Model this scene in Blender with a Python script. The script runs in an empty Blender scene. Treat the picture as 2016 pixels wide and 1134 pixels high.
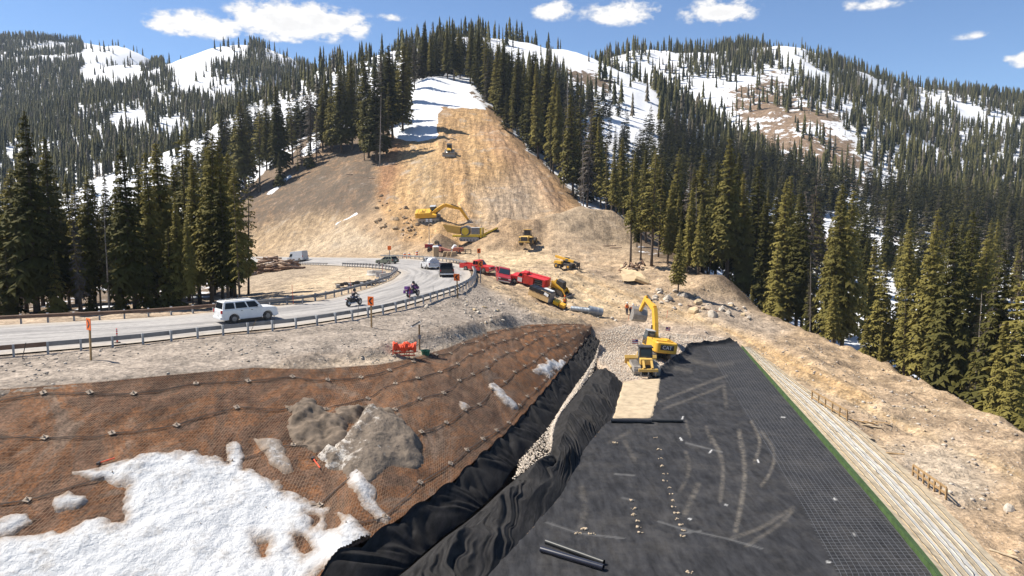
import bpy, bmesh, math, random
import numpy as np
from mathutils import Vector, Matrix, geometry

# ------------------------------------------------------------ camera, sky, sun
SC = bpy.context.scene
COL = SC.collection
R = math.radians
CAMZ, PITCH, FPX = 20.0, R(6.0), 1400.0
cam_d = bpy.data.cameras.new('camera')
cam_d.sensor_width = 36.0
cam_d.lens = 36.0 * FPX / 2016.0
cam_d.clip_start, cam_d.clip_end = 0.5, 30000.0
cam = bpy.data.objects.new('camera', cam_d)
cam.location = (0, 0, CAMZ)
cam.rotation_euler = (R(90) - PITCH, 0, 0)
COL.objects.link(cam)
SC.camera = cam

SUN_EL = R(53.0)
SUN_H = Vector((-0.97, 0.25)).normalized()
SUN = Vector((SUN_H.x * math.cos(SUN_EL), SUN_H.y * math.cos(SUN_EL), math.sin(SUN_EL)))
sd = bpy.data.lights.new('sun', 'SUN')
sd.energy, sd.angle, sd.color = 5.0, R(0.53), (1.0, 0.94, 0.84)
so = bpy.data.objects.new('sun', sd)
so.rotation_euler = (-SUN).to_track_quat('-Z', 'Y').to_euler()
so.location = (0, 0, 300)
COL.objects.link(so)

W = bpy.data.worlds.new('World')
SC.world = W
W.use_nodes = True
SC.view_settings.view_transform = 'Standard'
SC.view_settings.look = 'None'
SC.view_settings.exposure = 0.84
SC.view_settings.gamma = 1.0
SC.view_settings.use_curve_mapping = False
SC.cycles.max_bounces = 5
SC.cycles.diffuse_bounces = 2
SC.cycles.transparent_max_bounces = 8
SC.cycles.volume_bounces = 0


class NT:
    """small helper around a node tree"""
    def __init__(s, tree):
        s.t = tree
        s.n = tree.nodes
        s.l = tree.links

    def node(s, kind, **kw):
        nd = s.n.new(kind)
        for k, v in kw.items():
            setattr(nd, k, v)
        return nd

    def link(s, a, b):
        s.l.new(a, b)

    def val(s, sock, v):
        if isinstance(v, bpy.types.NodeSocket):
            s.l.new(v, sock)
        else:
            sock.default_value = v

    def math(s, op, a, b=None, c=None, clamp=False):
        nd = s.n.new('ShaderNodeMath')
        nd.operation = op
        nd.use_clamp = clamp
        s.val(nd.inputs[0], a)
        if b is not None:
            s.val(nd.inputs[1], b)
        if c is not None:
            s.val(nd.inputs[2], c)
        return nd.outputs[0]

    def mix(s, fac, a, b, blend='MIX'):
        nd = s.n.new('ShaderNodeMix')
        nd.data_type = 'RGBA'
        nd.blend_type = blend
        s.val(nd.inputs[0], fac)
        for sock, v in ((nd.inputs[6], a), (nd.inputs[7], b)):
            if isinstance(v, (tuple, list)) and len(v) == 3:
                v = (*v, 1.0)
            s.val(sock, v)
        return nd.outputs[2]

    def ramp(s, fac, stops):
        nd = s.n.new('ShaderNodeValToRGB')
        cr = nd.color_ramp
        while len(cr.elements) < len(stops):
            cr.elements.new(0.5)
        for e, (p, c) in zip(cr.elements, stops):
            e.position = p
            e.color = (c, c, c, 1) if isinstance(c, (int, float)) else (*c, 1)
        s.val(nd.inputs[0], fac)
        return nd.outputs[0]

    def noise(s, vec, scale, detail=4.0, rough=0.55, dist=0.0):
        nd = s.n.new('ShaderNodeTexNoise')
        if vec is not None:
            s.l.new(vec, nd.inputs['Vector'])
        nd.inputs['Scale'].default_value = scale
        nd.inputs['Detail'].default_value = detail
        nd.inputs['Roughness'].default_value = rough
        nd.inputs['Distortion'].default_value = dist
        return nd.outputs[0]

    def voronoi(s, vec, scale, feature='F1', out='Distance'):
        nd = s.n.new('ShaderNodeTexVoronoi')
        nd.feature = feature
        if vec is not None:
            s.l.new(vec, nd.inputs['Vector'])
        nd.inputs['Scale'].default_value = scale
        return nd.outputs[out]

    def mapping(s, vec, scale=(1, 1, 1), rot=(0, 0, 0), loc=(0, 0, 0)):
        nd = s.n.new('ShaderNodeMapping')
        s.l.new(vec, nd.inputs[0])
        nd.inputs['Location'].default_value = loc
        nd.inputs['Rotation'].default_value = rot
        nd.inputs['Scale'].default_value = scale
        return nd.outputs[0]

    def attr(s, name, out='Fac'):
        nd = s.n.new('ShaderNodeAttribute')
        nd.attribute_name = name
        return nd.outputs[out]

    def bump(s, height, strength=0.5, dist=0.05, normal=None):
        nd = s.n.new('ShaderNodeBump')
        nd.inputs['Strength'].default_value = strength
        nd.inputs['Distance'].default_value = dist
        s.l.new(height, nd.inputs['Height'])
        if normal is not None:
            s.l.new(normal, nd.inputs['Normal'])
        return nd.outputs[0]


# ---- world: physical sky plus cumulus clouds standing all round the horizon
wt = NT(W.node_tree)
for nd in list(wt.n):
    wt.n.remove(nd)
wout = wt.node('ShaderNodeOutputWorld')
sky = wt.node('ShaderNodeTexSky', sky_type='NISHITA')
sky.sun_disc = False
sky.sun_elevation = SUN_EL
sky.sun_rotation = math.atan2(SUN.x, SUN.y)
sky.altitude = 2300.0
sky.air_density = 1.0
sky.dust_density = 0.35
sky.ozone_density = 2.2
tc = wt.node('ShaderNodeTexCoord')
sep = wt.node('ShaderNodeSeparateXYZ')
wt.link(tc.outputs['Generated'], sep.inputs[0])
az = wt.math('ARCTAN2', sep.outputs[0], sep.outputs[1])
el = wt.math('ARCSINE', sep.outputs[2])


def sky_dir(px, py):
    a, b = (px - 1008) / FPX, (567 - py) / FPX
    d = Vector((a, math.cos(PITCH) + b * math.sin(PITCH), -math.sin(PITCH) + b * math.cos(PITCH))).normalized()
    return math.atan2(d.x, d.y), math.asin(d.z)


crng = random.Random(4)
clouds = []
for px, py, wpx, hpx, dens in [(395, 52, 105, 28, 1.0), (340, 45, 45, 20, .8), (590, 45, 140, 42, 1.15), (520, 30, 75, 26, 1.0), (660, 42, 60, 26, 1.0),
                               (560, 78, 40, 12, .55), (770, 35, 25, 9, .45), (1090, 22, 45, 22, .85), (1225, 28, 85, 26, 1.05),
                               (1415, 25, 75, 28, 1.05), (1720, 8, 60, 12, .5), (2016, 118, 30, 16, .95), (1930, 70, 40, 6, .25)]:
    a0, e0 = sky_dir(px, py)
    clouds.append((a0, e0, wpx / FPX, hpx / FPX, dens))
wn_vec = wt.node('ShaderNodeCombineXYZ')
wt.link(az, wn_vec.inputs[0])
wt.link(el, wn_vec.inputs[1])
cv = wt.mapping(wn_vec.outputs[0], scale=(1, 1.7, 1))
n1 = wt.noise(cv, 26, 6, 0.62)
n2 = wt.noise(cv, 85, 5, 0.6)
acc = None
for a0, e0, wa, he, dens in clouds:
    dx = wt.math('DIVIDE', wt.math('SUBTRACT', az, a0), wa)
    dy0 = wt.math('DIVIDE', wt.math('SUBTRACT', el, e0), he)
    dyn = wt.math('MULTIPLY', wt.math('MINIMUM', dy0, 0.0), 1.25)      # flatter base
    dy = wt.math('ADD', wt.math('MAXIMUM', dy0, 0.0), dyn)
    rr = wt.math('SQRT', wt.math('ADD', wt.math('MULTIPLY', dx, dx), wt.math('MULTIPLY', dy, dy)))
    v = wt.math('MULTIPLY', wt.math('SUBTRACT', 1.0, rr, clamp=False), dens)
    acc = v if acc is None else wt.math('MAXIMUM', acc, v)
# the same broken cumulus goes on outside the frame
n0 = wt.noise(wt.mapping(wn_vec.outputs[0], scale=(1, 2.6, 1)), 3.2, 2, 0.5)
band = wt.math('MULTIPLY', wt.math('SUBTRACT', 1.0, wt.math('DIVIDE', wt.math('ABSOLUTE', wt.math('SUBTRACT', el, R(17))), R(12)), clamp=True), 1.0)
outside = wt.math('MULTIPLY', wt.math('SUBTRACT', wt.math('ABSOLUTE', az), R(39)), 6.0, clamp=True)
acc = wt.math('MAXIMUM', acc, wt.math('SUBTRACT', wt.math('MULTIPLY', wt.math('MULTIPLY', wt.math('SUBTRACT', n0, 0.5), 4.0), wt.math('MULTIPLY', band, outside)), 0.12))
dens_v = wt.math('ADD', acc, wt.math('MULTIPLY', wt.math('SUBTRACT', n1, 0.5), 2.3))
dens_v = wt.math('ADD', dens_v, wt.math('MULTIPLY', wt.math('SUBTRACT', n2, 0.5), 0.7))
gate = wt.math('MULTIPLY', wt.math('ADD', acc, 0.12), 3.5, clamp=True)
mask = wt.math('MULTIPLY', wt.ramp(dens_v, [(0.02, 0.0), (0.42, 1.0)]), gate)
# cloud brightness: white tops, slightly grey bases
sh = wt.ramp(dens_v, [(0.1, 0.80), (0.6, 0.98), (1.0, 0.86)])
bg1 = wt.node('ShaderNodeBackground')
skyc = wt.mix(1.0, sky.outputs[0], (0.86, 0.98, 1.10), 'MULTIPLY')
wt.link(skyc, bg1.inputs[0])
bg1.inputs[1].default_value = 0.078
bg2 = wt.node('ShaderNodeBackground')
ccol = wt.mix(1.0, (1.0, 0.985, 0.97), sh, 'MULTIPLY')
wt.link(ccol, bg2.inputs[0])
bg2.inputs[1].default_value = 0.64
mx = wt.node('ShaderNodeMixShader')
wt.link(mask, mx.inputs[0])
wt.link(bg1.outputs[0], mx.inputs[1])
wt.link(bg2.outputs[0], mx.inputs[2])
wt.link(mx.outputs[0], wout.inputs[0])


# ------------------------------------------------------------ measuring helpers
def ray(px, py):
    a, b = (px - 1008) / FPX, (567 - py) / FPX
    return a, math.cos(PITCH) + b * math.sin(PITCH), -math.sin(PITCH) + b * math.cos(PITCH)


def PY(px, py, Y):
    """world point seen at (px, py) at forward distance Y"""
    dx, dy, dz = ray(px, py)
    t = Y / dy
    return Vector((dx * t, Y, CAMZ + dz * t))


def PH(px, py, h):
    """world point seen at (px, py) at height h below the camera (h < 0)"""
    dx, dy, dz = ray(px, py)
    t = h / dz
    return Vector((dx * t, dy * t, CAMZ + h))


def proj(x, y, z):
    """numpy: world -> photo pixel"""
    z = z - CAMZ
    dep = y * math.cos(PITCH) - z * math.sin(PITCH)
    up = y * math.sin(PITCH) + z * math.cos(PITCH)
    dep = np.maximum(dep, 0.1)
    return 1008 + FPX * x / dep, 567 - FPX * up / dep


# ------------------------------------------------------------ numpy noise
def _hash(ix, iy, seed):
    h = (ix.astype(np.int64) * 374761393 + iy.astype(np.int64) * 668265263 + seed * 974711) & 0x7fffffff
    h = ((h ^ (h >> 13)) * 1274126177) & 0x7fffffff
    return ((h ^ (h >> 16)) & 0xffff) / 65535.0


def vnoise(x, y, seed=0):
    ix, iy = np.floor(x), np.floor(y)
    fx, fy = x - ix, y - iy
    ux, uy = fx * fx * (3 - 2 * fx), fy * fy * (3 - 2 * fy)
    a, b = _hash(ix, iy, seed), _hash(ix + 1, iy, seed)
    c, d = _hash(ix, iy + 1, seed), _hash(ix + 1, iy + 1, seed)
    return (a * (1 - ux) + b * ux) * (1 - uy) + (c * (1 - ux) + d * ux) * uy


def fbm(x, y, scale, octaves=4, seed=0, gain=0.5):
    x, y = np.asarray(x, float) / scale, np.asarray(y, float) / scale
    v, a, tot = 0.0, 1.0, 0.0
    for o in range(octaves):
        v = v + a * (vnoise(x, y, seed + o * 17) - 0.5)
        tot += a
        a *= gain
        x, y = x * 2.03 + 11.3, y * 2.03 + 5.7
    return v / tot * 2.0


def inpoly(px, py, poly):
    """signed soft inside: boolean array"""
    inside = np.zeros(px.shape, bool)
    n = len(poly)
    for i in range(n):
        x0, y0 = poly[i]
        x1, y1 = poly[(i + 1) % n]
        if y0 == y1:
            continue
        c = ((y0 > py) != (y1 > py)) & (px < (x1 - x0) * (py - y0) / (y1 - y0) + x0)
        inside ^= c
    return inside


def polydist(px, py, poly, closed=True):
    d = np.full(px.shape, 1e9)
    n = len(poly)
    for i in range(n if closed else n - 1):
        x0, y0 = poly[i]
        x1, y1 = poly[(i + 1) % n]
        vx, vy = x1 - x0, y1 - y0
        L = vx * vx + vy * vy + 1e-9
        t = np.clip(((px - x0) * vx + (py - y0) * vy) / L, 0, 1)
        d = np.minimum(d, np.hypot(px - x0 - t * vx, py - y0 - t * vy))
    return d


def softpoly(px, py, poly, feather):
    d = polydist(px, py, poly)
    s = np.where(inpoly(px, py, poly), d, -d)
    return np.clip(s / feather * 0.5 + 0.5, 0, 1)
# ------------------------------------------------------------ survey of the place
RO_NEAR = [PH(*p) for p in [(-160, 717, -9.5), (20, 700, -9.5), (160, 688, -9.5), (287, 676, -9.5), (394, 663, -9.5), (487, 653.5, -9.5),
           (573, 645, -9.45), (640, 635, -9.4), (697, 625.6, -9.4), (763, 613, -9.3), (815, 599, -9.25), (862, 584, -9.2), (894, 574, -9.2),
           (918, 561.5, -9.2), (928, 552, -9.2), (930.5, 541, -9.2)]]
RO_FAR = [PH(930.5, 541, -9.2), PH(927.5, 533, -9.2), PH(920, 526, -9.2), PH(898, 518, -9.2), PY(850, 513, 143), PY(800, 509.5, 153),
          PY(700, 507.5, 172), PY(600, 506.5, 192), PY(480, 505, 215), PY(380, 504, 236)]
RI_NEAR = [PH(*p) for p in [(-160, 650, -9.2), (41, 638.6, -9.2), (203, 631, -9.2), (296, 626, -9.2), (412, 616, -9.25), (529, 605, -9.3), (611, 596, -9.3),
           (658, 587, -9.3), (684, 580, -9.3), (737, 565, -9.3), (770, 552, -9.3), (788, 537, -9.3)]]
RI_FAR = [PH(788, 537, -9.3), PH(780, 532.5, -9.4), PH(757, 529.5, -9.6), PH(729, 527, -9.9), PY(690, 525, 142), PY(644, 523, 162), PY(586, 520.5, 181),
          PY(480, 517, 205), PY(380, 515, 226)]
CREST = [PY(-220, 782, 34), PY(-60, 775, 37.5), PY(0, 770, 39), PY(200, 755, 40.6), PY(330, 742, 42.5), PY(500, 727, 46), PY(620, 730, 48), PY(750, 720, 52),
         PY(810, 709, 55), PY(880, 688, 60), PY(960, 655, 70), PY(1040, 641, 80), PY(1120, 638.5, 86), PY(1165, 641, 89)]
V = Vector
TOE = [V((-48, 14, 1.0)), V((-24, 18, 1.6)), PH(540, 1260, -16.9), PH(620, 1152, -16.0), PH(660, 1098, -15.4), PH(730, 1063, -15.4), PH(791, 1021, -15.4), PH(844, 983, -15.4),
       PH(890, 952, -15.4), PH(932, 912, -15.4), PH(994, 857, -15.5), PH(1028, 822, -15.5), PH(1074, 769, -15.5), PH(1127, 704, -15.3), PH(1163, 662, -15.0)]
PAD_R = [PH(1460, 685, -17.0), PH(1550, 790, -17.0), PH(1640, 893, -17.0), PH(1740, 1010, -17.0), PH(1840, 1134, -17.0), V((17.6, 24, 3.0)), V((16.2, 15, 3.0))]
STRIP = [PH(1480, 684, -17.2), PH(1560, 745, -17.9), PH(1640, 802, -18.3), PH(1720, 868, -18.6), PH(1835, 972, -18.9), PH(1990, 1134, -19.2), V((23.5, 24, .6)), V((22.5, 15, .6))]
PADL = [PH(1226, 755, -16.9), PH(1205, 826, -17.0), PH(1185, 843, -17.0), PH(1151, 888, -17.0), PH(1112, 968, -17.0), PH(1070, 1018, -17.0), PH(1036, 1056, -17.0), PH(978, 1117, -17.0), V((-5, 27, 3.0)), V((-11, 18, 3.0))]
EDGE_R = [PY(1450, 588, 128), PY(1500, 618, 121), PY(1560, 645, 112), PY(1700, 705, 95), PY(1850, 775, 79), PY(2016, 858, 62), PY(2200, 945, 50), V((60, 34, -2))]
LINES = [RO_NEAR + RO_FAR[1:], RI_NEAR + RI_FAR[1:], CREST, TOE, PAD_R, STRIP, PADL, EDGE_R,
         [p + V((5, 6, -4)) for p in EDGE_R], [p + V((20, 24, -7.5)) for p in EDGE_R]]
H_PTS = [(600, 690, -10.1), (700, 670, -9.9), (830, 652, -10.2), (930, 628, -10.4), (990, 608, -10.5), (640, 712, -10.9), (780, 697, -11.0), (860, 682, -11.3),
         (950, 647, -11.7), (1040, 632, -12.4), (1140, 630, -13.6), (400, 720, -9.9), (150, 735, -9.75), (520, 690, -9.8),
         (1250, 690, -16.6), (1190, 690, -16.2), (1350, 690, -16.9), (1420, 676, -16.9), (1290, 660, -16.0), (1230, 650, -15.2), (1190, 640, -14.8),
         (1400, 655, -16.0)]
Y_PTS = [  # forest floor left of the inner rail
    (-100, 620, 84), (100, 615, 80), (300, 606, 84), (450, 590, 90), (0, 600, 120), (200, 590, 130), (400, 560, 140), (0, 560, 220), (200, 540, 240), (0, 500, 330),
    (100, 470, 360), (330, 520, 215),
    # inside the hairpin
    (560, 577, 88), (620, 562, 100), (680, 546, 112), (705, 537, 122), (640, 537, 130), (520, 560, 105), (560, 536, 128), (480, 538, 150), (580, 529, 152), (470, 575, 100),
    # between the road and the haul road
    (960, 560, 98), (950, 600, 80), (900, 620, 72), (1000, 572, 100), (1060, 600, 97), (1100, 622, 94),
    (1040, 566, 108), (1100, 592, 104), (1160, 620, 98), (1250, 624, 101), (1200, 580, 112), (1180, 560, 118), (1130, 535, 124), (1060, 522, 134), (1000, 521, 134),
    (950, 512, 140), (1100, 510, 145), (1200, 522, 140), (1240, 555, 125), (1290, 568, 121), (1340, 584, 117), (1390, 552, 126), (1425, 556, 126), (1455, 602, 120), (1390, 604, 112),
    (1340, 622, 105), (1450, 642, 100), (1560, 682, 88), (1650, 742, 76), (1750, 792, 68), (1850, 852, 60), (1950, 932, 52), (1550, 660, 104), (1700, 740, 84), (1850, 812, 70),
    (1270, 520, 140), (1300, 500, 150), (1350, 520, 142), (1220, 490, 155),
    # quarry floor
    (860, 492, 163), (960, 492, 158), (1000, 486, 165), (1041, 488, 160), (1100, 492, 158), (1200, 482, 165), (910, 474, 172), (850, 470, 172), (970, 478, 172), (800, 490, 172),
    # toe of the hill
    (480, 500, 222), (600, 500, 200), (700, 500, 182), (800, 502, 166),
    # hill, left flank
    (600, 470, 208), (690, 440, 200), (760, 430, 190), (845, 435, 186), (880, 440, 184), (480, 470, 228), (480, 400, 250), (560, 340, 262), (620, 292, 275), (600, 400, 228), (680, 350, 232),
    (740, 400, 208), (700, 300, 258), (640, 440, 212), (420, 430, 262), (340, 450, 280), (250, 480, 300), (540, 300, 300), (470, 330, 320),
    # the cut face
    (760, 335, 235), (775, 275, 262), (880, 305, 231), (900, 385, 200), (1000, 400, 196), (1000, 300, 236), (1100, 400, 204), (1140, 412, 202), (960, 450, 180), (1040, 440, 184),
    (860, 265, 263), (950, 212, 296), (850, 152, 330), (925, 165, 328), (820, 200, 300), (1000, 258, 268), (1060, 335, 230), (930, 240, 275),
    (1180, 425, 190), (1130, 440, 186), (1230, 440, 186), (1080, 455, 178), (1240, 470, 175),
    # spur above the cut and the central summit
    (880, 110, 400), (800, 150, 380), (740, 190, 380), (660, 240, 360), (600, 270, 350), (880, 75, 480), (960, 150, 370), (1000, 200, 330), (1020, 250, 300),
    (500, 178, 470), (560, 152, 485), (620, 118, 495), (700, 103, 505), (760, 93, 515), (860, 66, 525), (920, 50, 530), (1000, 58, 540), (1060, 72, 545),
    (560, 230, 400), (650, 190, 420), (750, 150, 430), (440, 225, 450), (380, 270, 420), (480, 250, 400),
    # right of the cut, wooded gully and the snowy spur
    (1080, 250, 350), (1120, 320, 290), (1180, 400, 225), (1170, 380, 245), (1250, 420, 225), (1100, 100, 500), (1130, 78, 530), (1200, 104, 500), (1285, 160, 470),
    (1150, 200, 420), (1250, 250, 385), (1200, 300, 345), (1290, 300, 360), (1350, 245, 430), (1400, 300, 410), (1300, 380, 280), (1400, 420, 250), (1350, 450, 210),
    (1060, 150, 450), (1450, 360, 380),
    # wooded hill behind it
    (1200, 88, 720), (1270, 78, 740), (1350, 88, 760), (1440, 98, 790), (1420, 200, 610), (1360, 160, 660), (1300, 130, 700), (1460, 280, 500),
    # the right hand mountain
    (1500, 90, 800), (1575, 66, 770), (1650, 98, 790), (1750, 138, 810), (1850, 168, 830), (2016, 198, 850), (2200, 235, 880),
    (1580, 110, 720), (1580, 150, 670), (1550, 200, 610), (1600, 250, 540), (1510, 270, 540), (1520, 320, 470), (1650, 350, 440), (1640, 180, 640), (1700, 220, 620), (1760, 300, 520), (1800, 230, 690), (1830, 370, 460),
    (1900, 260, 700), (1950, 230, 760), (1900, 320, 580), (2016, 290, 640), (2016, 370, 500), (2200, 330, 640), (1700, 400, 380), (1900, 420, 400), (2100, 440, 400), (1600, 420, 330), (1500, 430, 290),
    (1600, 500, 230), (1800, 510, 260), (2016, 510, 270), (1700, 580, 170), (1900, 620, 165), (2100, 640, 160), (1480, 520, 190), (1400, 490, 180), (2300, 560, 240),
    # left mountains
    (-200, 48, 1150), (0, 46, 1150), (100, 62, 1150), (230, 76, 1150), (310, 84, 1130), (230, 112, 1010), (280, 130, 940), (195, 140, 900), (100, 150, 900), (0, 140, 920), (-200, 150, 900),
    (200, 215, 700), (100, 240, 680), (0, 250, 680), (-200, 260, 680), (120, 330, 480), (0, 360, 450), (-200, 380, 450), (140, 215, 720),
    (400, 82, 890), (455, 66, 880), (520, 84, 890), (600, 112, 920), (640, 124, 950), (350, 110, 850), (300, 145, 800), (230, 195, 700), (170, 215, 640),
    (370, 150, 760), (300, 250, 590), (450, 200, 640), (450, 130, 780), (520, 180, 700), (560, 150, 800), (250, 320, 450), (380, 300, 470), (200, 290, 520), (180, 380, 390), (320, 360, 390),
]
BEHIND = [  # ground dropping away behind the crests, world (px bearing, Y, height)
    (-200, 1350, 150), (0, 1350, 160), (200, 1350, 160), (330, 1300, 130), (450, 1060, 120), (600, 1080, 120), (700, 1100, 60), (330, 1010, 120),
    (560, 590, 50), (650, 600, 60), (760, 610, 70), (900, 640, 90), (1000, 640, 90), (1080, 630, 70), (1150, 620, 70), (1220, 600, 60), (1290, 570, 55), (1350, 560, 50),
    (1200, 850, 120), (1350, 900, 110), (1450, 950, 110), (1575, 920, 110), (1750, 960, 90), (2016, 1000, 70), (2300, 1000, 70), (800, 900, 20), (1000, 900, 20),
]
WORLD_PTS = [V((-60, 15, 1)), V((-20, 15, 2)), V((0, 12, 3)), V((45, 12, 0)), V((90, 40, -6)), V((-90, 30, 9)), V((-90, 60, 10.5)), V((120, 100, -14)), V((150, 60, -14)),
             V((-140, 100, 2)), V((-200, 40, 0)), V((260, 60, -14)), V((-400, 30, -10)), V((500, 40, -20)), V((-900, 10, -10)), V((1000, 10, -20)), V((0, 10, 3)),
             V((-1500, 1700, 60)), V((0, 1700, 20)), V((1500, 1700, 40)), V((-1500, 10, 20)), V((1500, 10, 20)), V((-1500, 900, 120)), V((1500, 900, 120)), V((-700, 500, 0)), V((800, 400, 0)),
             V((-1000, 1200, 260)), V((1300, 1200, 120))]

tv, te = [], []
def addp(p):
    tv.append(p)
    return len(tv) - 1
for ln in LINES:
    ids = [addp(p) for p in ln]
    te += list(zip(ids[:-1], ids[1:]))
for p in H_PTS:
    addp(PH(*p))
for p in Y_PTS:
    addp(PY(*p))
for px, y, h in BEHIND:
    addp(V(((px - 1008) / FPX * y, y, CAMZ + h)))
for p in WORLD_PTS:
    addp(p)
r_v, r_e, r_f, o_v, o_e, o_f = geometry.delaunay_2d_cdt([V((p.x, p.y)) for p in tv], te, [], 0, 1e-4)
zz = []
for i, ov in enumerate(o_v):
    if ov:
        zz.append(float(np.mean([tv[k].z for k in ov])))
    else:       # crossing of two break lines: nearest known height
        d = [(p.x - r_v[i].x) ** 2 + (p.y - r_v[i].y) ** 2 for p in tv]
        zz.append(tv[int(np.argmin(d))].z)
TVX = np.array([v.x for v in r_v]); TVY = np.array([v.y for v in r_v]); TVZ = np.array(zz)


def axis(lo, fine0, fine1, hi, step, g):
    a = list(np.arange(fine0, fine1, step))
    s, x = step, a[-1]
    while x < hi:
        s *= g
        x += s
        a.append(x)
    s, x = step, a[0]
    pre = []
    while x > lo:
        s *= g
        x -= s
        pre.append(x)
    return np.array(pre[::-1] + a)


GX = axis(-1050, -44, 48, 1050, 0.42, 1.0165)
GY = axis(14, 26, 132, 1600, 0.40, 1.0125)
NX, NY = len(GX), len(GY)
MX, MY = np.meshgrid(GX, GY)          # [j, i]
HZ = np.full(MX.shape, np.nan)
for f in r_f:
    if len(f) != 3:
        continue
    a, b, c = f
    x0, x1 = min(TVX[a], TVX[b], TVX[c]), max(TVX[a], TVX[b], TVX[c])
    y0, y1 = min(TVY[a], TVY[b], TVY[c]), max(TVY[a], TVY[b], TVY[c])
    i0, i1 = np.searchsorted(GX, x0), np.searchsorted(GX, x1, 'right')
    j0, j1 = np.searchsorted(GY, y0), np.searchsorted(GY, y1, 'right')
    if i0 >= i1 or j0 >= j1:
        continue
    X, Yy = MX[j0:j1, i0:i1], MY[j0:j1, i0:i1]
    den = (TVY[b] - TVY[c]) * (TVX[a] - TVX[c]) + (TVX[c] - TVX[b]) * (TVY[a] - TVY[c])
    if abs(den) < 1e-9:
        continue
    wa = ((TVY[b] - TVY[c]) * (X - TVX[c]) + (TVX[c] - TVX[b]) * (Yy - TVY[c])) / den
    wb = ((TVY[c] - TVY[a]) * (X - TVX[c]) + (TVX[a] - TVX[c]) * (Yy - TVY[c])) / den
    wc = 1 - wa - wb
    m = (wa > -1e-6) & (wb > -1e-6) & (wc > -1e-6)
    sub = HZ[j0:j1, i0:i1]
    sub[m] = (wa * TVZ[a] + wb * TVZ[b] + wc * TVZ[c])[m]
HZ = np.where(np.isnan(HZ), 0.0, HZ)


def blur(A, n):
    for _ in range(n):
        P = np.pad(A, 1, mode='edge')
        A = (P[1:-1, :-2] + 2 * P[1:-1, 1:-1] + P[1:-1, 2:]) / 4
        P = np.pad(A, 1, mode='edge')
        A = (P[:-2, 1:-1] + 2 * P[1:-1, 1:-1] + P[2:, 1:-1]) / 4
    return A


HS = blur(HZ, 3)
HF = blur(HZ, 24)
wfar = np.clip((MY - 190) / 200, 0, 1)
HS = HS * (1 - wfar) + HF * wfar

ROAD_POLY = [(p.x, p.y) for p in RO_NEAR + RO_FAR[1:]] + [(p.x, p.y) for p in (RI_NEAR + RI_FAR[1:])[::-1]]
SHEET_POLY = [(p.x, p.y) for p in CREST] + [(p.x, p.y) for p in (PH(1172, 668, -15.2), PH(1180, 712, -16.2))] + [(p.x, p.y) for p in PADL] + [(p.x, p.y) for p in TOE[::-1][-2:]]
SHEET_POLY = [(p.x, p.y) for p in CREST] + [(PH(1176, 700, -15.6).x, PH(1176, 700, -15.6).y)] + [(p.x, p.y) for p in PADL] + [(-48.0, 18.0)]
PAD_FAR = [PH(1226, 755, -16.9), PH(1262, 752, -17), PH(1300, 735, -17), PH(1330, 712, -17), PH(1350, 698, -17), PH(1356, 685, -17), PH(1400, 680, -17), PH(1440, 676, -17), PH(1460, 685, -17)]
PAD_POLY = [(p.x, p.y) for p in PAD_FAR] + [(p.x, p.y) for p in PAD_R[1:]] + [(p.x, p.y) for p in PADL[::-1]]
STRIP_POLY = [(p.x, p.y) for p in PAD_R] + [(p.x, p.y) for p in STRIP[::-1]]

PXX, PYY = proj(MX, MY, HS)
road_d = polydist(MX, MY, ROAD_POLY)
road_in = inpoly(MX, MY, ROAD_POLY)
road_m = np.where(road_in, 1.0, np.clip(1 - road_d / 1.2, 0, 1))
sheet_in = inpoly(MX, MY, SHEET_POLY)
sheet_d = polydist(MX, MY, SHEET_POLY)
pad_in = inpoly(MX, MY, PAD_POLY) | inpoly(MX, MY, STRIP_POLY)
pad_d = np.minimum(polydist(MX, MY, PAD_POLY), polydist(MX, MY, STRIP_POLY))
flat = np.maximum.reduce([road_m, np.where(sheet_in, 1, np.clip(1 - sheet_d / .8, 0, 1)), np.where(pad_in, 1, np.clip(1 - pad_d / .8, 0, 1))])

# roughness of each kind of ground (amplitude in metres, photo regions mapped on the ground)
WARP_A = fbm(MX, MY, 16, 4, 161, .6)
WARP_B = fbm(MX, MY, 16, 4, 163, .6)
def zone(poly, feather, ymin=0, ymax=1e9):
    k_ = np.clip(MY / 260, .12, 1.0)
    m = softpoly(PXX + 11 * k_ * WARP_A, PYY + 8 * k_ * WARP_B, poly, feather)
    return np.where((MY > ymin) & (MY < ymax), m, 0.0)

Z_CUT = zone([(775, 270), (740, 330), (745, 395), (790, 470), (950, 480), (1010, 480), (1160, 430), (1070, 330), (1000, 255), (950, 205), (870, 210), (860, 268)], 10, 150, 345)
Z_RUBBLE = zone([(740, 400), (700, 440), (790, 500), (860, 495), (880, 470), (840, 400), (790, 350)], 14, 150, 260)
Z_FLANK = zone([(470, 410), (620, 290), (740, 260), (770, 280), (745, 400), (690, 430), (470, 470)], 16, 170, 330)
Z_PALE = zone([(470, 455), (620, 410), (700, 425), (800, 470), (840, 505), (470, 512)], 14, 150, 260)
Z_SPOIL = zone([(1010, 490), (1090, 450), (1130, 425), (1200, 418), (1250, 450), (1250, 500), (1100, 520)], 8, 120, 215)
Z_HAUL = zone([(930, 520), (900, 500), (1000, 480), (1250, 500), (1330, 520), (1450, 600), (1700, 700), (2016, 850), (2016, 1140), (1990, 1134), (1480, 684), (1400, 670), (1170, 640), (1040, 632), (1000, 600), (950, 560)], 8, 30, 200)
Z_SHOUL = zone([(-200, 720), (500, 655), (780, 612), (935, 555), (1010, 590), (1100, 630), (1165, 640), (900, 690), (750, 720), (500, 728), (-200, 790)], 4, 20, 110)
Z_INNER = zone([(380, 620), (470, 560), (470, 520), (730, 512), (800, 535), (740, 570), (560, 605)], 6, 68, 230)
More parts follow.
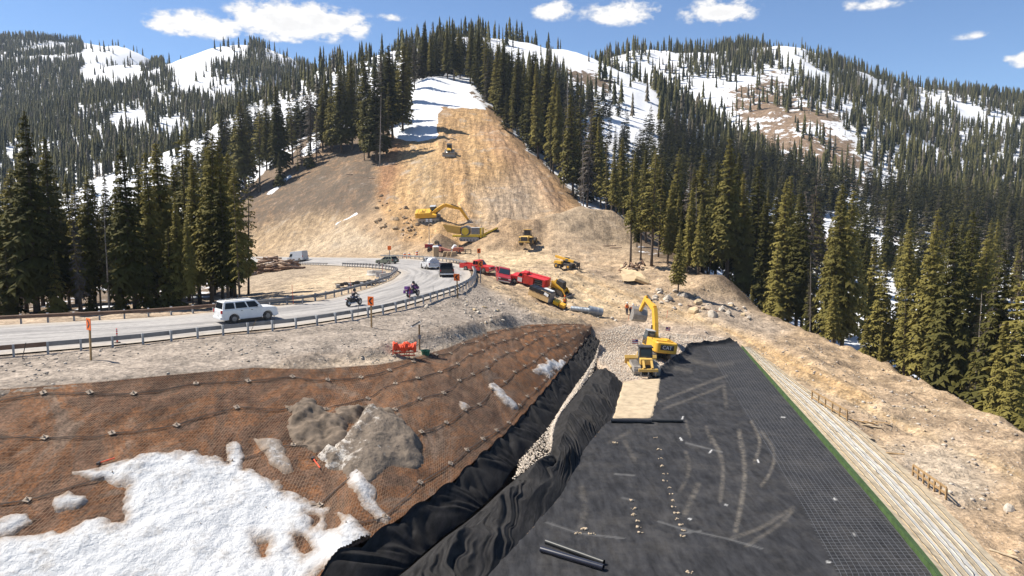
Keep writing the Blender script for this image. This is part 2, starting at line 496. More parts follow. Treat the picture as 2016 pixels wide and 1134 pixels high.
Z_VERGE = zone([(-200, 652), (410, 618), (520, 606), (480, 585), (300, 600), (0, 622), (-200, 640)], 4, 50, 110)
near = np.clip((170 - MY) / 60, 0, 1)

rough = 0.10 * near
nz = fbm(MX, MY, 6, 5, 3) * (0.45 * Z_HAUL + 0.14 * Z_SHOUL + 0.25 * Z_INNER + 0.1 * Z_VERGE)
nz += fbm(MX, MY, 1.4, 4, 9, .6) * (0.46 * Z_HAUL + 0.10 * Z_SHOUL + 0.10 * Z_INNER + 0.05)
nz += fbm(MX, MY, 5, 4, 21) * (1.1 * Z_RUBBLE + 0.25 * Z_PALE + 0.4 * Z_FLANK + .35 * Z_SPOIL)
# the cut face: furrows running down the fall line
nz += fbm(MX + 0.12 * (MY - 200), (MY) * 0.09, 2.6, 4, 31) * (0.75 * Z_CUT + 0.2 * Z_PALE) + fbm(MX, MY, 9, 3, 33) * 0.5 * Z_CUT
# rough windrow of broken ground below the shoulder
WIND = [(560, 716), (700, 700), (780, 676), (860, 660), (940, 640), (1000, 626)]
wd = polydist(PXX, PYY, WIND, closed=False)
wm = np.clip(1 - wd / 16, 0, 1) * (MY < 90)
nz += wm * (0.15 + 0.75 * np.abs(fbm(MX, MY, 1.1, 4, 41)))
# berm of loose dirt along the haul road
BERM = [(975, 566), (1015, 594), (1065, 620), (1135, 638)]
bm_ = np.clip(1 - polydist(PXX, PYY, BERM, closed=False) / 17, 0, 1) * ((MY < 125) & (MY > 70))
nz += bm_ * (0.25 + 0.6 * np.abs(fbm(MX, MY, 1.6, 4, 43)))
BERM2 = [(1100, 545), (1200, 575), (1290, 615), (1330, 640)]
bm2 = np.clip(1 - polydist(PXX, PYY, BERM2, closed=False) / 9, 0, 1) * ((MY < 140) & (MY > 80))
nz += bm2 * (0.2 + 0.6 * np.abs(fbm(MX, MY, 1.8, 4, 45)))
RIGHTB = [(p.x, p.y) for p in EDGE_R]
rb = np.clip(1 - polydist(MX, MY, RIGHTB, closed=False) / 5.5, 0, 1)
nz += rb * (0.35 + 0.8 * np.abs(fbm(MX, MY, 2.4, 4, 47)))
# wheel ruts of the haul road
for rut in ([(1110, 530), (1230, 578), (1330, 612), (1420, 645), (1500, 682), (1600, 735), (1720, 790)], [(1130, 560), (1210, 600), (1290, 622), (1400, 652), (1480, 690), (1580, 745), (1700, 800)],
            [(1700, 800), (1850, 870), (2016, 940)], [(1500, 682), (1620, 725), (1760, 790)]):
    rd = polydist(PXX, PYY, rut, closed=False)
    nz -= 0.34 * np.exp(-(rd / 4.0) ** 2) * ((MY > 40) & (MY < 140))
# dozer and water grooves down the cut face
GROOVE = [[(905, 235), (880, 272), (866, 305)], [(930, 225), (985, 300), (1060, 400)], [(945, 225), (1010, 300), (1092, 405)], [(962, 232), (1035, 320), (1115, 408)], [(915, 230), (940, 320), (985, 440)], [(905, 320), (925, 400), (950, 450)],
          [(845, 330), (862, 400), (885, 430)], [(815, 320), (830, 380), (850, 420)], [(925, 230), (960, 310), (1020, 430)], [(975, 240), (1060, 335), (1130, 412)], [(880, 330), (905, 410)], [(800, 300), (812, 360)]]
for k_, gl in enumerate(GROOVE):
    gd = polydist(PXX + 9 * fbm(MX, MY, 14, 3, 130 + k_), PYY, gl, closed=False)
    nz += (-.24 * np.exp(-(gd / 2.2) ** 2) + .14 * np.exp(-((gd - 5) / 2.4) ** 2)) * np.clip(.6 + 1.5 * fbm(MX, MY, 12, 2, 150 + k_), 0, 1.4) * Z_CUT
# spoil heaps and stockpiles: (px, py of the foot centre, Y, radius, height)
HEAPS = [(995, 484, 166, 10.5, 6.0), (866, 480, 166, 5.0, 3.0), (1090, 470, 170, 14, 4.5), (1150, 455, 178, 16, 4.4), (1205, 460, 178, 13, 3.4), (1125, 485, 160, 9, 2.2),
         (1415, 565, 124, 7, 2.0)]
for px, py, Y, r, hh in HEAPS:
    c = PY(px, py, Y)
    d = np.hypot(MX - c.x, MY - c.y) + 0.8 * fbm(MX, MY, 4, 3, 51)
    nz += hh * np.clip(1 - d / r, 0, 1) ** 1.05
# mountains: gullies and ribs
far = np.clip((MY - 330) / 250, 0, 1)
nz += far * (fbm(MX, MY, 130, 5, 61, .55) * 16 + fbm(MX, MY, 30, 3, 63) * 3)
mid = np.clip((MY - 200) / 120, 0, 1) * (1 - far) * (1 - Z_CUT)
nz += mid * fbm(MX, MY, 22, 4, 67) * 1.6
forest_n = (1 - np.clip(Z_CUT + Z_HAUL + Z_SHOUL + Z_INNER, 0, 1)) * near
nz += forest_n * fbm(MX, MY, 5, 4, 71) * 0.5

HT = HS + nz * (1 - flat)
HT -= np.where(sheet_in, np.clip((sheet_d - 0.25) / 1.0, 0, 1) * 1.5 + np.clip((sheet_d - 2) / 3, 0, 1) * 2.2, 0)
HT -= np.where(pad_in, np.clip((pad_d - 0.1) / 0.5, 0, 1) * 0.35, 0)
HT -= np.where(road_in, np.clip((road_d - 0.1) / 0.5, 0, 1) * 0.12, 0)


def bil(A, x, y):
    x, y = np.atleast_1d(np.asarray(x, float)), np.atleast_1d(np.asarray(y, float))
    i = np.clip(np.searchsorted(GX, x) - 1, 0, NX - 2)
    j = np.clip(np.searchsorted(GY, y) - 1, 0, NY - 2)
    tx = np.clip((x - GX[i]) / (GX[i + 1] - GX[i]), 0, 1)
    ty = np.clip((y - GY[j]) / (GY[j + 1] - GY[j]), 0, 1)
    return (A[j, i] * (1 - tx) + A[j, i + 1] * tx) * (1 - ty) + (A[j + 1, i] * (1 - tx) + A[j + 1, i + 1] * tx) * ty


def gz(x, y):
    return float(bil(HT, x, y)[0])


def on_ground(px, py, Y=None, lift=0.0):
    """march along the view ray of a measured pixel to the ground"""
    dx, dy, dz = ray(px, py)
    if Y is not None:
        x = dx / dy * Y
        return V((x, Y, gz(x, Y) + lift))
    ys = np.concatenate([np.arange(24, 260, 0.25), np.arange(260, 1300, 1.5)])
    xs, zs = dx / dy * ys, CAMZ + dz / dy * ys
    g = bil(HT, xs, ys)
    k = np.argmax(zs <= g)
    return V((xs[k], ys[k], g[k] + lift))


# ---- colours of the ground itself (soil attribute) and where snow lies
PXX, PYY = proj(MX, MY, HT)
def tint(*c):
    return np.array(c, float)
soil = np.zeros(MX.shape + (3,)) + tint(.165, .125, .088)
def paint(m, col, k=1.0):
    global soil
    m = np.clip(m * k, 0, 1)[..., None]
    soil = soil * (1 - m) + tint(*col) * m
n_big = fbm(MX, MY, 14, 4, 81)
paint(Z_FLANK, (.20, .142, .098))
paint(Z_FLANK * np.clip(n_big * 2, 0, 1), (.30, .195, .115))
paint(Z_PALE, (.385, .29, .185))
paint(Z_PALE * zone([(560, 500), (700, 440), (790, 460), (840, 505)], 25), (.44, .365, .27))
paint(Z_RUBBLE, (.36, .262, .165))
paint(Z_CUT, (.47, .305, .15))
stre = fbm(MX + 0.12 * (MY - 200), MY * 0.06, 3.2, 4, 85)
paint(Z_CUT * np.clip(stre * 1.6, 0, 1), (.56, .38, .195))
paint(Z_CUT * np.clip(-stre * 1.4 - .1, 0, 1), (.40, .25, .135))
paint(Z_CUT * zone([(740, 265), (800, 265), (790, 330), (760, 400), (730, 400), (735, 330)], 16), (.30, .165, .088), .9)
paint(Z_CUT * zone([(940, 250), (990, 250), (1070, 340), (1140, 415), (1090, 420), (1010, 330)], 18), (.40, .255, .155), .8)
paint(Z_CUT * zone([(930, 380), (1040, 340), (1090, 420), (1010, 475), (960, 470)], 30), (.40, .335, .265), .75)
paint(Z_CUT * zone([(800, 300), (850, 290), (880, 420), (830, 420)], 25), (.46, .35, .205), .7)
paint(Z_SPOIL, (.36, .285, .20))
paint(Z_HAUL, (.42, .32, .215))
paint(Z_HAUL * zone([(870, 495), (1000, 490), (1130, 500), (1100, 530), (1180, 560), (1250, 600), (1230, 625), (1100, 600), (1040, 560), (950, 520)], 14), (.53, .42, .275))
n_mid = fbm(MX, MY, 3.2, 4, 83)
Z_TRACK = zone([(870, 495), (1000, 490), (1130, 500), (1100, 530), (1180, 560), (1250, 600), (1230, 625), (1100, 600), (1040, 560), (950, 520)], 14)
paint(Z_HAUL * np.clip(n_big * 1.8, 0, 1), (.34, .265, .19))
paint(Z_HAUL * (1 - .75 * Z_TRACK) * np.clip(n_mid * 1.9, 0, 1), (.285, .22, .155))
paint(Z_HAUL * np.clip(-n_mid * 1.6 - .2, 0, 1), (.50, .40, .28))
for rut in ([(1110, 530), (1230, 578), (1330, 612), (1420, 645), (1500, 682), (1600, 735), (1720, 790)], [(1130, 560), (1210, 600), (1290, 622), (1400, 652), (1480, 690), (1580, 745), (1700, 800)], [(1700, 800), (1850, 870), (2016, 940)]):
    rd = polydist(PXX, PYY, rut, closed=False)
    paint(Z_HAUL * np.exp(-(rd / 9) ** 2), (.50, .395, .26), .8)
    paint(Z_HAUL * np.exp(-(rd / 3.0) ** 2), (.36, .255, .145), .8)
paint(Z_HAUL * zone([(1350, 580), (1450, 590), (1560, 650), (1520, 665), (1400, 630)], 12), (.37, .31, .25))
paint(Z_HAUL * zone([(1430, 650), (1560, 700), (1720, 780), (1700, 800), (1540, 720)], 9), (.40, .27, .135), .7)
paint(Z_HAUL * zone([(1760, 880), (1880, 870), (1960, 950), (1900, 1010), (1800, 960)], 25), (.43, .375, .305), .8)
paint(Z_HAUL * zone([(1850, 1000), (2016, 1020), (2016, 1140), (1990, 1134)], 25), (.40, .30, .20), .8)
paint(np.where(MY < 106, zone([(1165, 650), (1250, 630), (1380, 640), (1460, 672), (1460, 690), (1240, 760), (1170, 735)], 8), 0), (.40, .33, .265))
paint(Z_SHOUL, (.300, .265, .232))
paint(Z_SHOUL * zone([(560, 716), (700, 700), (850, 690), (960, 645), (1165, 632), (1165, 641), (960, 656), (880, 690), (750, 722), (500, 728)], 5), (.43, .362, .285))
paint(bm_ * (1 - road_m), (.42, .325, .215))
paint(wm, (.30, .25, .205), .7)
paint(Z_INNER, (.345, .285, .215))
paint(Z_INNER * zone([(560, 560), (650, 530), (730, 525), (760, 545), (680, 575), (600, 590)], 10), (.47, .385, .275))
paint(Z_VERGE, (.40, .325, .25))
paint(np.where(MY < 245, zone([(480, 512), (860, 505), (900, 515), (860, 520), (700, 510), (480, 520)], 3), 0) * (1 - road_m), (.52, .45, .36))
c = PY(1000, 484, 166)
paint(np.clip(1.6 - np.hypot(MX - c.x, MY - c.y) / 8, 0, 1), (.36, .255, .155))
# grey rock ribs on the mountains
rockm = np.clip(far * 3 * np.clip(fbm(MX, MY, 60, 4, 91) - .15, 0, 1), 0, 1)
paint(rockm, (.20, .165, .135))
paint(np.where(MY > 380, zone([(1420, 180), (1520, 150), (1640, 240), (1700, 330), (1660, 390), (1560, 330), (1440, 240)], 40), 0), (.235, .17, .118), .9)
paint(np.where(MY > 380, zone([(1780, 170), (1860, 190), (1900, 260), (1850, 280)], 25), 0), (.245, .175, .115), .9)

bare = np.clip(Z_CUT + Z_RUBBLE + Z_FLANK * 1.0 + Z_PALE + Z_SPOIL + Z_HAUL + Z_SHOUL + Z_INNER + Z_VERGE + road_m, 0, 1)
snow = np.where(MY > 190, 0.62, 0.50) + 0.10 * fbm(MX, MY, 40, 4, 101)
snow = snow + 0.13 * np.clip((MY - 300) / 200, 0, 1)
def addsnow(poly, f, k, y0=0, y1=1e9):
    global snow
    m = zone(poly, f, y0, y1)
    snow = snow * (1 - m) + k * m
addsnow([(460, 400), (620, 270), (740, 250), (775, 275), (745, 330), (600, 420), (460, 500)], 12, 0.12, 150, 330)
snow = snow * (1 - bare)
addsnow([(170, 85), (240, 75), (295, 95), (285, 115), (235, 145), (180, 148), (170, 120)], 6, 1.0, 700)
addsnow([(330, 110), (400, 78), (455, 65), (490, 85), (470, 130), (410, 165), (350, 150)], 8, 0.98, 600)
addsnow([(520, 95), (600, 115), (590, 130), (530, 115)], 6, 0.98, 600)
addsnow([(770, 272), (800, 225), (830, 160), (880, 150), (915, 160), (925, 190), (955, 212), (930, 214), (870, 207), (852, 230), (860, 268), (800, 274)], 9, 1.0, 230, 352)
addsnow([(1030, 80), (1130, 78), (1200, 105), (1290, 155), (1310, 260), (1240, 250), (1160, 200), (1100, 110), (1050, 90)], 18, 0.80, 380, 600)
addsnow([(1100, 140), (1160, 120), (1220, 160), (1210, 200), (1140, 180)], 20, 0.5, 380, 600)
addsnow([(1500, 85), (1575, 66), (1640, 92), (1600, 105), (1540, 100)], 6, 0.97, 600)
addsnow([(1230, 82), (1270, 77), (1310, 90), (1290, 100), (1240, 98)], 4, 0.95, 600)
addsnow([(1420, 180), (1520, 140), (1640, 220), (1720, 320), (1690, 390), (1560, 360), (1440, 240)], 25, 0.50, 380, 720)
addsnow([(1700, 120), (1800, 155), (1830, 175), (1750, 160)], 8, 0.85, 600)
addsnow([(655, 443), (700, 418), (705, 425), (672, 444)], 5, 1.0, 150, 260)
addsnow([(515, 385), (570, 347), (578, 350), (535, 382)], 5, 0.95, 150, 330)
addsnow([(590, 300), (630, 255), (640, 262), (625, 300), (600, 310)], 6, 0.9, 200, 400)
# right hand forest floor: deep snow between the trees below the edge
er = polydist(MX, MY, RIGHTB, closed=False)
rightside = (MX > 20) & (MY < 190) & (MX > np.interp(MY, [p.y for p in EDGE_R[::-1]], [p.x for p in EDGE_R[::-1]]) + 1.5) & (Z_HAUL < .5) & (bare < .5)
snow = np.where(rightside, np.maximum(snow, 0.60 + .2 * np.clip(er / 20, 0, 1)), snow)
left_floor = (MX < -12) & (MY < 150) & (bare < .5)
snow = np.where(left_floor, np.minimum(snow, 0.52), snow)
x_edge = np.interp(MY, [p.y for p in EDGE_R[::-1]], [p.x for p in EDGE_R[::-1]])
site = (MY < 132) & (MX > -14) & (MX < x_edge + 1.0)
snow = np.where(site | ((MY < 205) & (PXX > 480) & (PXX < 1245) & (snow < .97)), 0, snow)
snow = np.clip(snow, 0, 1)


def grid_mesh(name, X, Y_, Z):
    nj, ni = X.shape
    co = np.stack([X, Y_, Z], -1).reshape(-1, 3).astype(np.float32)
    idx = np.arange(nj * ni).reshape(nj, ni)
    q = np.stack([idx[:-1, :-1], idx[:-1, 1:], idx[1:, 1:], idx[1:, :-1]], -1).reshape(-1, 4)
    me = bpy.data.meshes.new(name)
    me.vertices.add(len(co))
    me.vertices.foreach_set('co', co.ravel())
    me.loops.add(q.size)
    me.loops.foreach_set('vertex_index', q.ravel().astype(np.int32))
    me.polygons.add(len(q))
    me.polygons.foreach_set('loop_start', np.arange(0, q.size, 4, dtype=np.int32))
    me.polygons.foreach_set('loop_total', np.full(len(q), 4, np.int32))
    me.polygons.foreach_set('use_smooth', np.ones(len(q), bool))
    me.update()
    return me


def set_attr(me, name, arr, kind='FLOAT'):
    a = me.attributes.new(name, kind, 'POINT')
    if kind == 'FLOAT':
        a.data.foreach_set('value', np.asarray(arr, np.float32).ravel())
    else:
        a.data.foreach_set('color', np.asarray(arr, np.float32).ravel())


def new_mat(name):
    m = bpy.data.materials.new(name)
    m.use_nodes = True
    t = NT(m.node_tree)
    b = t.n['Principled BSDF']
    b.inputs['Specular IOR Level'].default_value = 0.25
    return m, t, b


def struct(name, me, mat):
    o = bpy.data.objects.new(name, me)
    COL.objects.link(o)
    me.materials.append(mat)
    o['kind'] = 'structure'
    return o


m_ter, t, b = new_mat('ground')
geo = t.node('ShaderNodeNewGeometry')
pos = geo.outputs['Position']
na = t.noise(pos, 0.55, 6, 0.65)
nb = t.noise(pos, 3.2, 5, 0.65)
nc = t.noise(pos, 0.12, 4, 0.6)
vor = t.voronoi(pos, 2.6)
vor2 = t.voronoi(pos, 7.0)
sc1 = t.ramp(na, [(0.33, 0.58), (0.5, 0.95), (0.66, 1.30)])
sc2 = t.ramp(nb, [(0.33, 0.52), (0.5, 0.98), (0.66, 1.38)])
c1 = t.mix(1.0, t.attr('soil', 'Color'), sc1, 'MULTIPLY')
c1 = t.mix(1.0, c1, sc2, 'MULTIPLY')
peb = t.ramp(vor, [(0.0, 1.0), (0.13, 1.0), (0.2, 0.0)])
c1 = t.mix(t.math('MULTIPLY', peb, 0.42), c1, (.50, .45, .38))
drk = t.ramp(t.voronoi(pos, 1.3), [(0.0, 1.0), (0.10, 0.9), (0.19, 0.0)])
c1 = t.mix(t.math('MULTIPLY', drk, 0.45), c1, (.13, .095, .065))
# furrows, rock bands and brush on the bare hill
fur = t.noise(t.mapping(pos, scale=(1.0, .10, .13), rot=(0, 0, R(6))), 0.75, 7, 0.68, 0.3)
fur2 = t.noise(pos, 0.9, 7, 0.75)
cutm = t.attr('cut')
fc = t.mix(1.0, t.ramp(fur, [(0.33, .60), (0.45, .95), (0.55, 1.06), (0.66, 1.42)]), t.ramp(fur2, [(0.34, .62), (0.46, .98), (0.56, 1.02), (0.68, 1.3)]), 'MULTIPLY')
c1 = t.mix(cutm, c1, t.mix(1.0, c1, fc, 'MULTIPLY'))
grey = t.ramp(t.noise(pos, 0.16, 6, 0.72), [(0.55, 0.0), (0.68, 0.6)])
c1 = t.mix(t.math('MULTIPLY', grey, cutm), c1, (.40, .36, .31))
brs = t.ramp(t.noise(pos, 0.38, 8, 0.8), [(0.42, 0.0), (0.53, 0.9)])
c1 = t.mix(t.math('MULTIPLY', brs, t.attr('brush')), c1, (.115, .088, .062))
# snow: broken by noise at two scales
sn = t.math('ADD', t.attr('snow'), t.math('MULTIPLY', t.math('SUBTRACT', t.noise(pos, 0.16, 7, 0.68), 0.5), 0.85))
sn = t.math('ADD', sn, t.math('MULTIPLY', t.math('SUBTRACT', t.noise(pos, 0.035, 4, 0.6), 0.5), 0.5))
smask = t.ramp(sn, [(0.53, 0.0), (0.575, 1.0)])
scol = t.mix(t.noise(pos, 0.4, 4, 0.6), (.72, .73, .75), (.62, .62, .63))
col = t.mix(smask, c1, scol)
t.link(col, b.inputs['Base Color'])
b.inputs['Roughness'].default_value = 0.92
hgt = t.math('ADD', t.math('ADD', t.math('MULTIPLY', na, 0.35), t.math('MULTIPLY', t.math('MULTIPLY', t.math('ADD', fur, fur2), cutm), 0.9)), t.math('ADD', t.math('MULTIPLY', nb, 0.16), t.math('MULTIPLY', t.math('MINIMUM', vor, 0.3), -0.25)))
bstr = t.node('ShaderNodeBump')
bstr.inputs['Distance'].default_value = 1.0
t.link(t.math('SUBTRACT', 0.8, t.math('MULTIPLY', smask, 0.55)), bstr.inputs['Strength'])
t.link(hgt, bstr.inputs['Height'])
t.link(bstr.outputs[0], b.inputs['Normal'])

ter_me = grid_mesh('terrain', MX, MY, HT)
set_attr(ter_me, 'snow', snow)
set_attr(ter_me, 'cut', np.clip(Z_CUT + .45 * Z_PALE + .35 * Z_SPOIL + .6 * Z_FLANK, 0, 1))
set_attr(ter_me, 'brush', np.clip(Z_FLANK * (1 - Z_PALE) * (1 - Z_CUT), 0, 1))
soil = soil * tint(.95, .89, .82)
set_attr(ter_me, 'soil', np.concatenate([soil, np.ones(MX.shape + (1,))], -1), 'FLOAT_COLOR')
terrain = struct('terrain', ter_me, m_ter)
print('terrain', NX, NY, NX * NY)

# ------------------------------------------------------------ object helpers
class MB:
    """collects shapes into one mesh"""
    def __init__(s):
        s.v, s.f = [], []

    def add(s, vs, fs, M=None):
        o = len(s.v)
        s.v += [tuple(M @ V(p)) if M is not None else tuple(p) for p in vs]
        s.f += [tuple(i + o for i in f) for f in fs]
        return s

    def box(s, c, size, rot=None, taper=1.0):
        x, y, z = size[0] / 2, size[1] / 2, size[2] / 2
        vs = [(-x, -y, -z), (x, -y, -z), (x, y, -z), (-x, y, -z), (-x * taper, -y * taper, z), (x * taper, -y * taper, z), (x * taper, y * taper, z), (-x * taper, y * taper, z)]
        M = Matrix.Translation(V(c))
        if rot is not None:
            M = M @ (rot if isinstance(rot, Matrix) else Matrix.Rotation(rot, 4, 'Z'))
        return s.add(vs, [(0, 3, 2, 1), (4, 5, 6, 7), (0, 1, 5, 4), (1, 2, 6, 5), (2, 3, 7, 6), (3, 0, 4, 7)], M)

    def bar(s, p0, p1, w, h=None, up=(0, 0, 1)):
        """square bar from p0 to p1"""
        h = w if h is None else h
        p0, p1 = V(p0), V(p1)
        d = (p1 - p0)
        L = d.length
        d = d.normalized()
        u = V(up)
        if abs(d.dot(u)) > .99:
            u = V((1, 0, 0))
        r = d.cross(u).normalized()
        u = r.cross(d).normalized()
        M = Matrix((( d.x, r.x, u.x, 0), (d.y, r.y, u.y, 0), (d.z, r.z, u.z, 0), (0, 0, 0, 1)))
        M.translation = (p0 + p1) / 2
        x, y, z = L / 2, w / 2, h / 2
        vs = [(-x, -y, -z), (x, -y, -z), (x, y, -z), (-x, y, -z), (-x, -y, z), (x, -y, z), (x, y, z), (-x, y, z)]
        return s.add(vs, [(0, 3, 2, 1), (4, 5, 6, 7), (0, 1, 5, 4), (1, 2, 6, 5), (2, 3, 7, 6), (3, 0, 4, 7)], M)

    def tube(s, pts, rad, n=8, cap=True):
        pts = [V(p) for p in pts]
        rs = rad if isinstance(rad, (list, tuple)) else [rad] * len(pts)
        o = len(s.v)
        prev = None
        for i, p in enumerate(pts):
            d = (pts[min(i + 1, len(pts) - 1)] - pts[max(i - 1, 0)]).normalized()
            if prev is None:
                u = V((0, 0, 1)) if abs(d.z) < .9 else V((1, 0, 0))
                r = d.cross(u).normalized()
            else:
                r = (prev - d * prev.dot(d)).normalized()
            prev = r
            u = r.cross(d)
            for k in range(n):
                a = 2 * math.pi * k / n
                s.v.append(tuple(p + (r * math.cos(a) + u * math.sin(a)) * rs[i]))
        for i in range(len(pts) - 1):
            for k in range(n):
                a, b2 = o + i * n + k, o + i * n + (k + 1) % n
                s.f.append((a, b2, b2 + n, a + n))
        if cap:
            s.f.append(tuple(o + k for k in range(n))[::-1])
            s.f.append(tuple(o + (len(pts) - 1) * n + k for k in range(n)))
        return s

    def cyl(s, p0, p1, r0, r1=None, n=16):
        return s.tube([p0, p1], [r0, r0 if r1 is None else r1], n)

    def prism(s, prof, y0, y1, inset=0.0, axis='y'):
        """side profile [(x, z)...] extruded across from y0 to y1"""
        n = len(prof)
        vs = [(x, y0, z) for x, z in prof] + [(x, y1, z) for x, z in prof]
        fs = [tuple(range(n))[::-1] if False else tuple(range(n)), tuple(range(n, 2 * n))[::-1]]
        fs += [(i, i + n, (i + 1) % n + n, (i + 1) % n) for i in range(n)]
        if axis == 'x':
            vs = [(y, x, z) for x, y, z in vs]
        if axis == 'z':
            vs = [(x, z, y) for x, y, z in vs]
        return s.add(vs, fs)

    def loft(s, rings, closed_ring=True, cap=True):
        o = len(s.v)
        n = len(rings[0])
        for r in rings:
            s.v += [tuple(p) for p in r]
        for i in range(len(rings) - 1):
            for k in range(n if closed_ring else n - 1):
                a, b2 = o + i * n + k, o + i * n + (k + 1) % n
                s.f.append((a, b2, b2 + n, a + n))
        if cap:
            s.f.append(tuple(o + k for k in range(n))[::-1])
            s.f.append(tuple(o + (len(rings) - 1) * n + k for k in range(n)))
        return s

    def mesh(s, name, mat=None, smooth=False):
        me = bpy.data.meshes.new(name)
        me.from_pydata([tuple(map(float, p)) for p in s.v], [], s.f)
        bm = bmesh.new()
        bm.from_mesh(me)
        bmesh.ops.recalc_face_normals(bm, faces=bm.faces)
        bm.to_mesh(me)
        bm.free()
        if smooth:
            me.polygons.foreach_set('use_smooth', np.ones(len(me.polygons), bool))
        if mat is not None:
            me.materials.append(mat)
        me.update()
        return me

    def build(s, name, mat, parent=None, bevel=0.0, smooth=False, seg=2):
        o = bpy.data.objects.new(name, s.mesh(name, mat, smooth))
        COL.objects.link(o)
        if parent is not None:
            o.parent = parent
        if bevel:
            md = o.modifiers.new('bevel', 'BEVEL')
            md.width = bevel
            md.segments = seg
            md.limit_method = 'ANGLE'
            md.angle_limit = R(35)
        return o


def tag(o, label, cat, group=None, kind=None):
    if label:
        o['label'] = label
    if cat:
        o['category'] = cat
    if group:
        o['group'] = group
    if kind:
        o['kind'] = kind
    return o


def thing(name, label, cat, loc=(0, 0, 0), rz=0.0, group=None, M=None):
    o = bpy.data.objects.new(name, None)
    o.empty_display_size = 0.3
    COL.objects.link(o)
    if M is not None:
        o.matrix_world = M
    else:
        o.location = loc
        o.rotation_euler = (0, 0, rz)
    return tag(o, label, cat, group)


def place_on(px, py, heading, Y=None, lift=0.0, span=2.0, tilt=True):
    """matrix for a thing standing on the ground, x axis along heading (radians, 0 = +x world), tilted with the ground"""
    p = on_ground(px, py, Y)
    return stand(p.x, p.y, heading, lift, span, tilt)


def stand(x, y, heading, lift=0.0, span=2.0, tilt=True):
    f = V((math.cos(heading), math.sin(heading)))
    l = V((-f.y, f.x))
    def h(a, b):
        return gz(x + f.x * a + l.x * b, y + f.y * a + l.y * b)
    zc = (h(span, 0) + h(-span, 0) + h(0, span * .5) + h(0, -span * .5)) / 4
    fx = V((f.x, f.y, (h(span, 0) - h(-span, 0)) / (2 * span))) if tilt else V((f.x, f.y, 0))
    ly = V((l.x, l.y, (h(0, span * .5) - h(0, -span * .5)) / span)) if tilt else V((l.x, l.y, 0))
    fx.normalize()
    up = fx.cross(ly).normalized()
    ly = up.cross(fx)
    M = Matrix(((fx.x, ly.x, up.x, x), (fx.y, ly.y, up.y, y), (fx.z, ly.z, up.z, zc + lift), (0, 0, 0, 1)))
    return M


def simple(name, color, rough=0.6, metal=0.0, var=0.15, scale=3.0, bump=0.0, spec=0.3, dust=0.0):
    """paint / plastic / wood with some wear"""
    m, t, b = new_mat(name)
    tc_ = t.node('ShaderNodeTexCoord').outputs['Object']
    n = t.noise(tc_, scale, 5, 0.62)
    f = t.ramp(n, [(0.25, 1 - var * 1.6), (0.5, 1.0), (0.75, 1 + var)])
    c = t.mix(1.0, (*color, 1), f, 'MULTIPLY')
    if dust:
        d = t.ramp(t.noise(tc_, scale * 0.55, 6, 0.7), [(0.40, 0.0), (0.7, 1.0)])
        c = t.mix(t.math('MULTIPLY', d, dust), c, (.36, .29, .215))
    t.link(c, b.inputs['Base Color'])
    b.inputs['Roughness'].default_value = rough
    b.inputs['Metallic'].default_value = metal
    b.inputs['Specular IOR Level'].default_value = spec
    if bump:
        t.link(t.bump(n, bump, 0.03), b.inputs['Normal'])
    return m

# ------------------------------------------------------------ conifers
def foliage_mat(name, c_dark, c_light, use_attr=False):
    m, t, b = new_mat(name)
    geo_ = t.node('ShaderNodeNewGeometry')
    n = t.noise(geo_.outputs['Position'], 1.1, 4, 0.6)
    if use_attr:
        rnd = t.attr('tint')
    else:
        rnd = t.node('ShaderNodeObjectInfo').outputs['Random']
    f = t.math('ADD', t.math('MULTIPLY', n, 0.9), t.math('MULTIPLY', t.math('SUBTRACT', rnd, 0.5), 1.05))
    c = t.mix(t.ramp(f, [(0.2, 0.0), (0.75, 1.0)]), c_dark, c_light)
    if use_attr:      # some standing dead trees among them
        c = t.mix(t.ramp(rnd, [(.86, 0.0), (.89, .75)]), c, (.125, .105, .088))
    t.link(c, b.inputs['Base Color'])
    b.inputs['Roughness'].default_value = 0.75
    b.inputs['Specular IOR Level'].default_value = 0.12
    # needles stand all round each twig: shade them as a soft mass, not as flat flakes
    vt = t.node('ShaderNodeVectorTransform', vector_type='NORMAL', convert_from='OBJECT', convert_to='WORLD')
    t.link(t.attr('bent', 'Vector'), vt.inputs[0])
    vm = t.node('ShaderNodeVectorMath', operation='SCALE')
    t.link(vt.outputs[0], vm.inputs[0])
    vm.inputs['Scale'].default_value = 1.3
    va = t.node('ShaderNodeVectorMath', operation='ADD')
    t.link(vm.outputs[0], va.inputs[0])
    t.link(geo_.outputs['Normal'], va.inputs[1])
    vn = t.node('ShaderNodeVectorMath', operation='NORMALIZE')
    t.link(va.outputs[0], vn.inputs[0])
    t.link(vn.outputs[0], b.inputs['Normal'])
    tr = t.node('ShaderNodeBsdfTranslucent')
    t.link(c, tr.inputs[0])
    mx_ = t.node('ShaderNodeMixShader')
    mx_.inputs[0].default_value = 0.36
    t.link(b.outputs[0], mx_.inputs[1])
    t.link(tr.outputs[0], mx_.inputs[2])
    t.link(mx_.outputs[0], t.n['Material Output'].inputs[0])
    return m


M_FOL = foliage_mat('needles', (.090, .083, .022), (.255, .215, .058))
M_FOLS = foliage_mat('needles_far', (.044, .045, .018), (.116, .106, .036), True)
M_DEAD = foliage_mat('dead_twigs', (.085, .068, .052), (.16, .135, .11))
M_BARK = simple('bark', (.105, .078, .056), 0.9, var=.4, scale=2.2, bump=.4)
M_GREYBARK = simple('weathered_bark', (.25, .215, .18), 0.9, var=.35, scale=2.0, bump=.4)


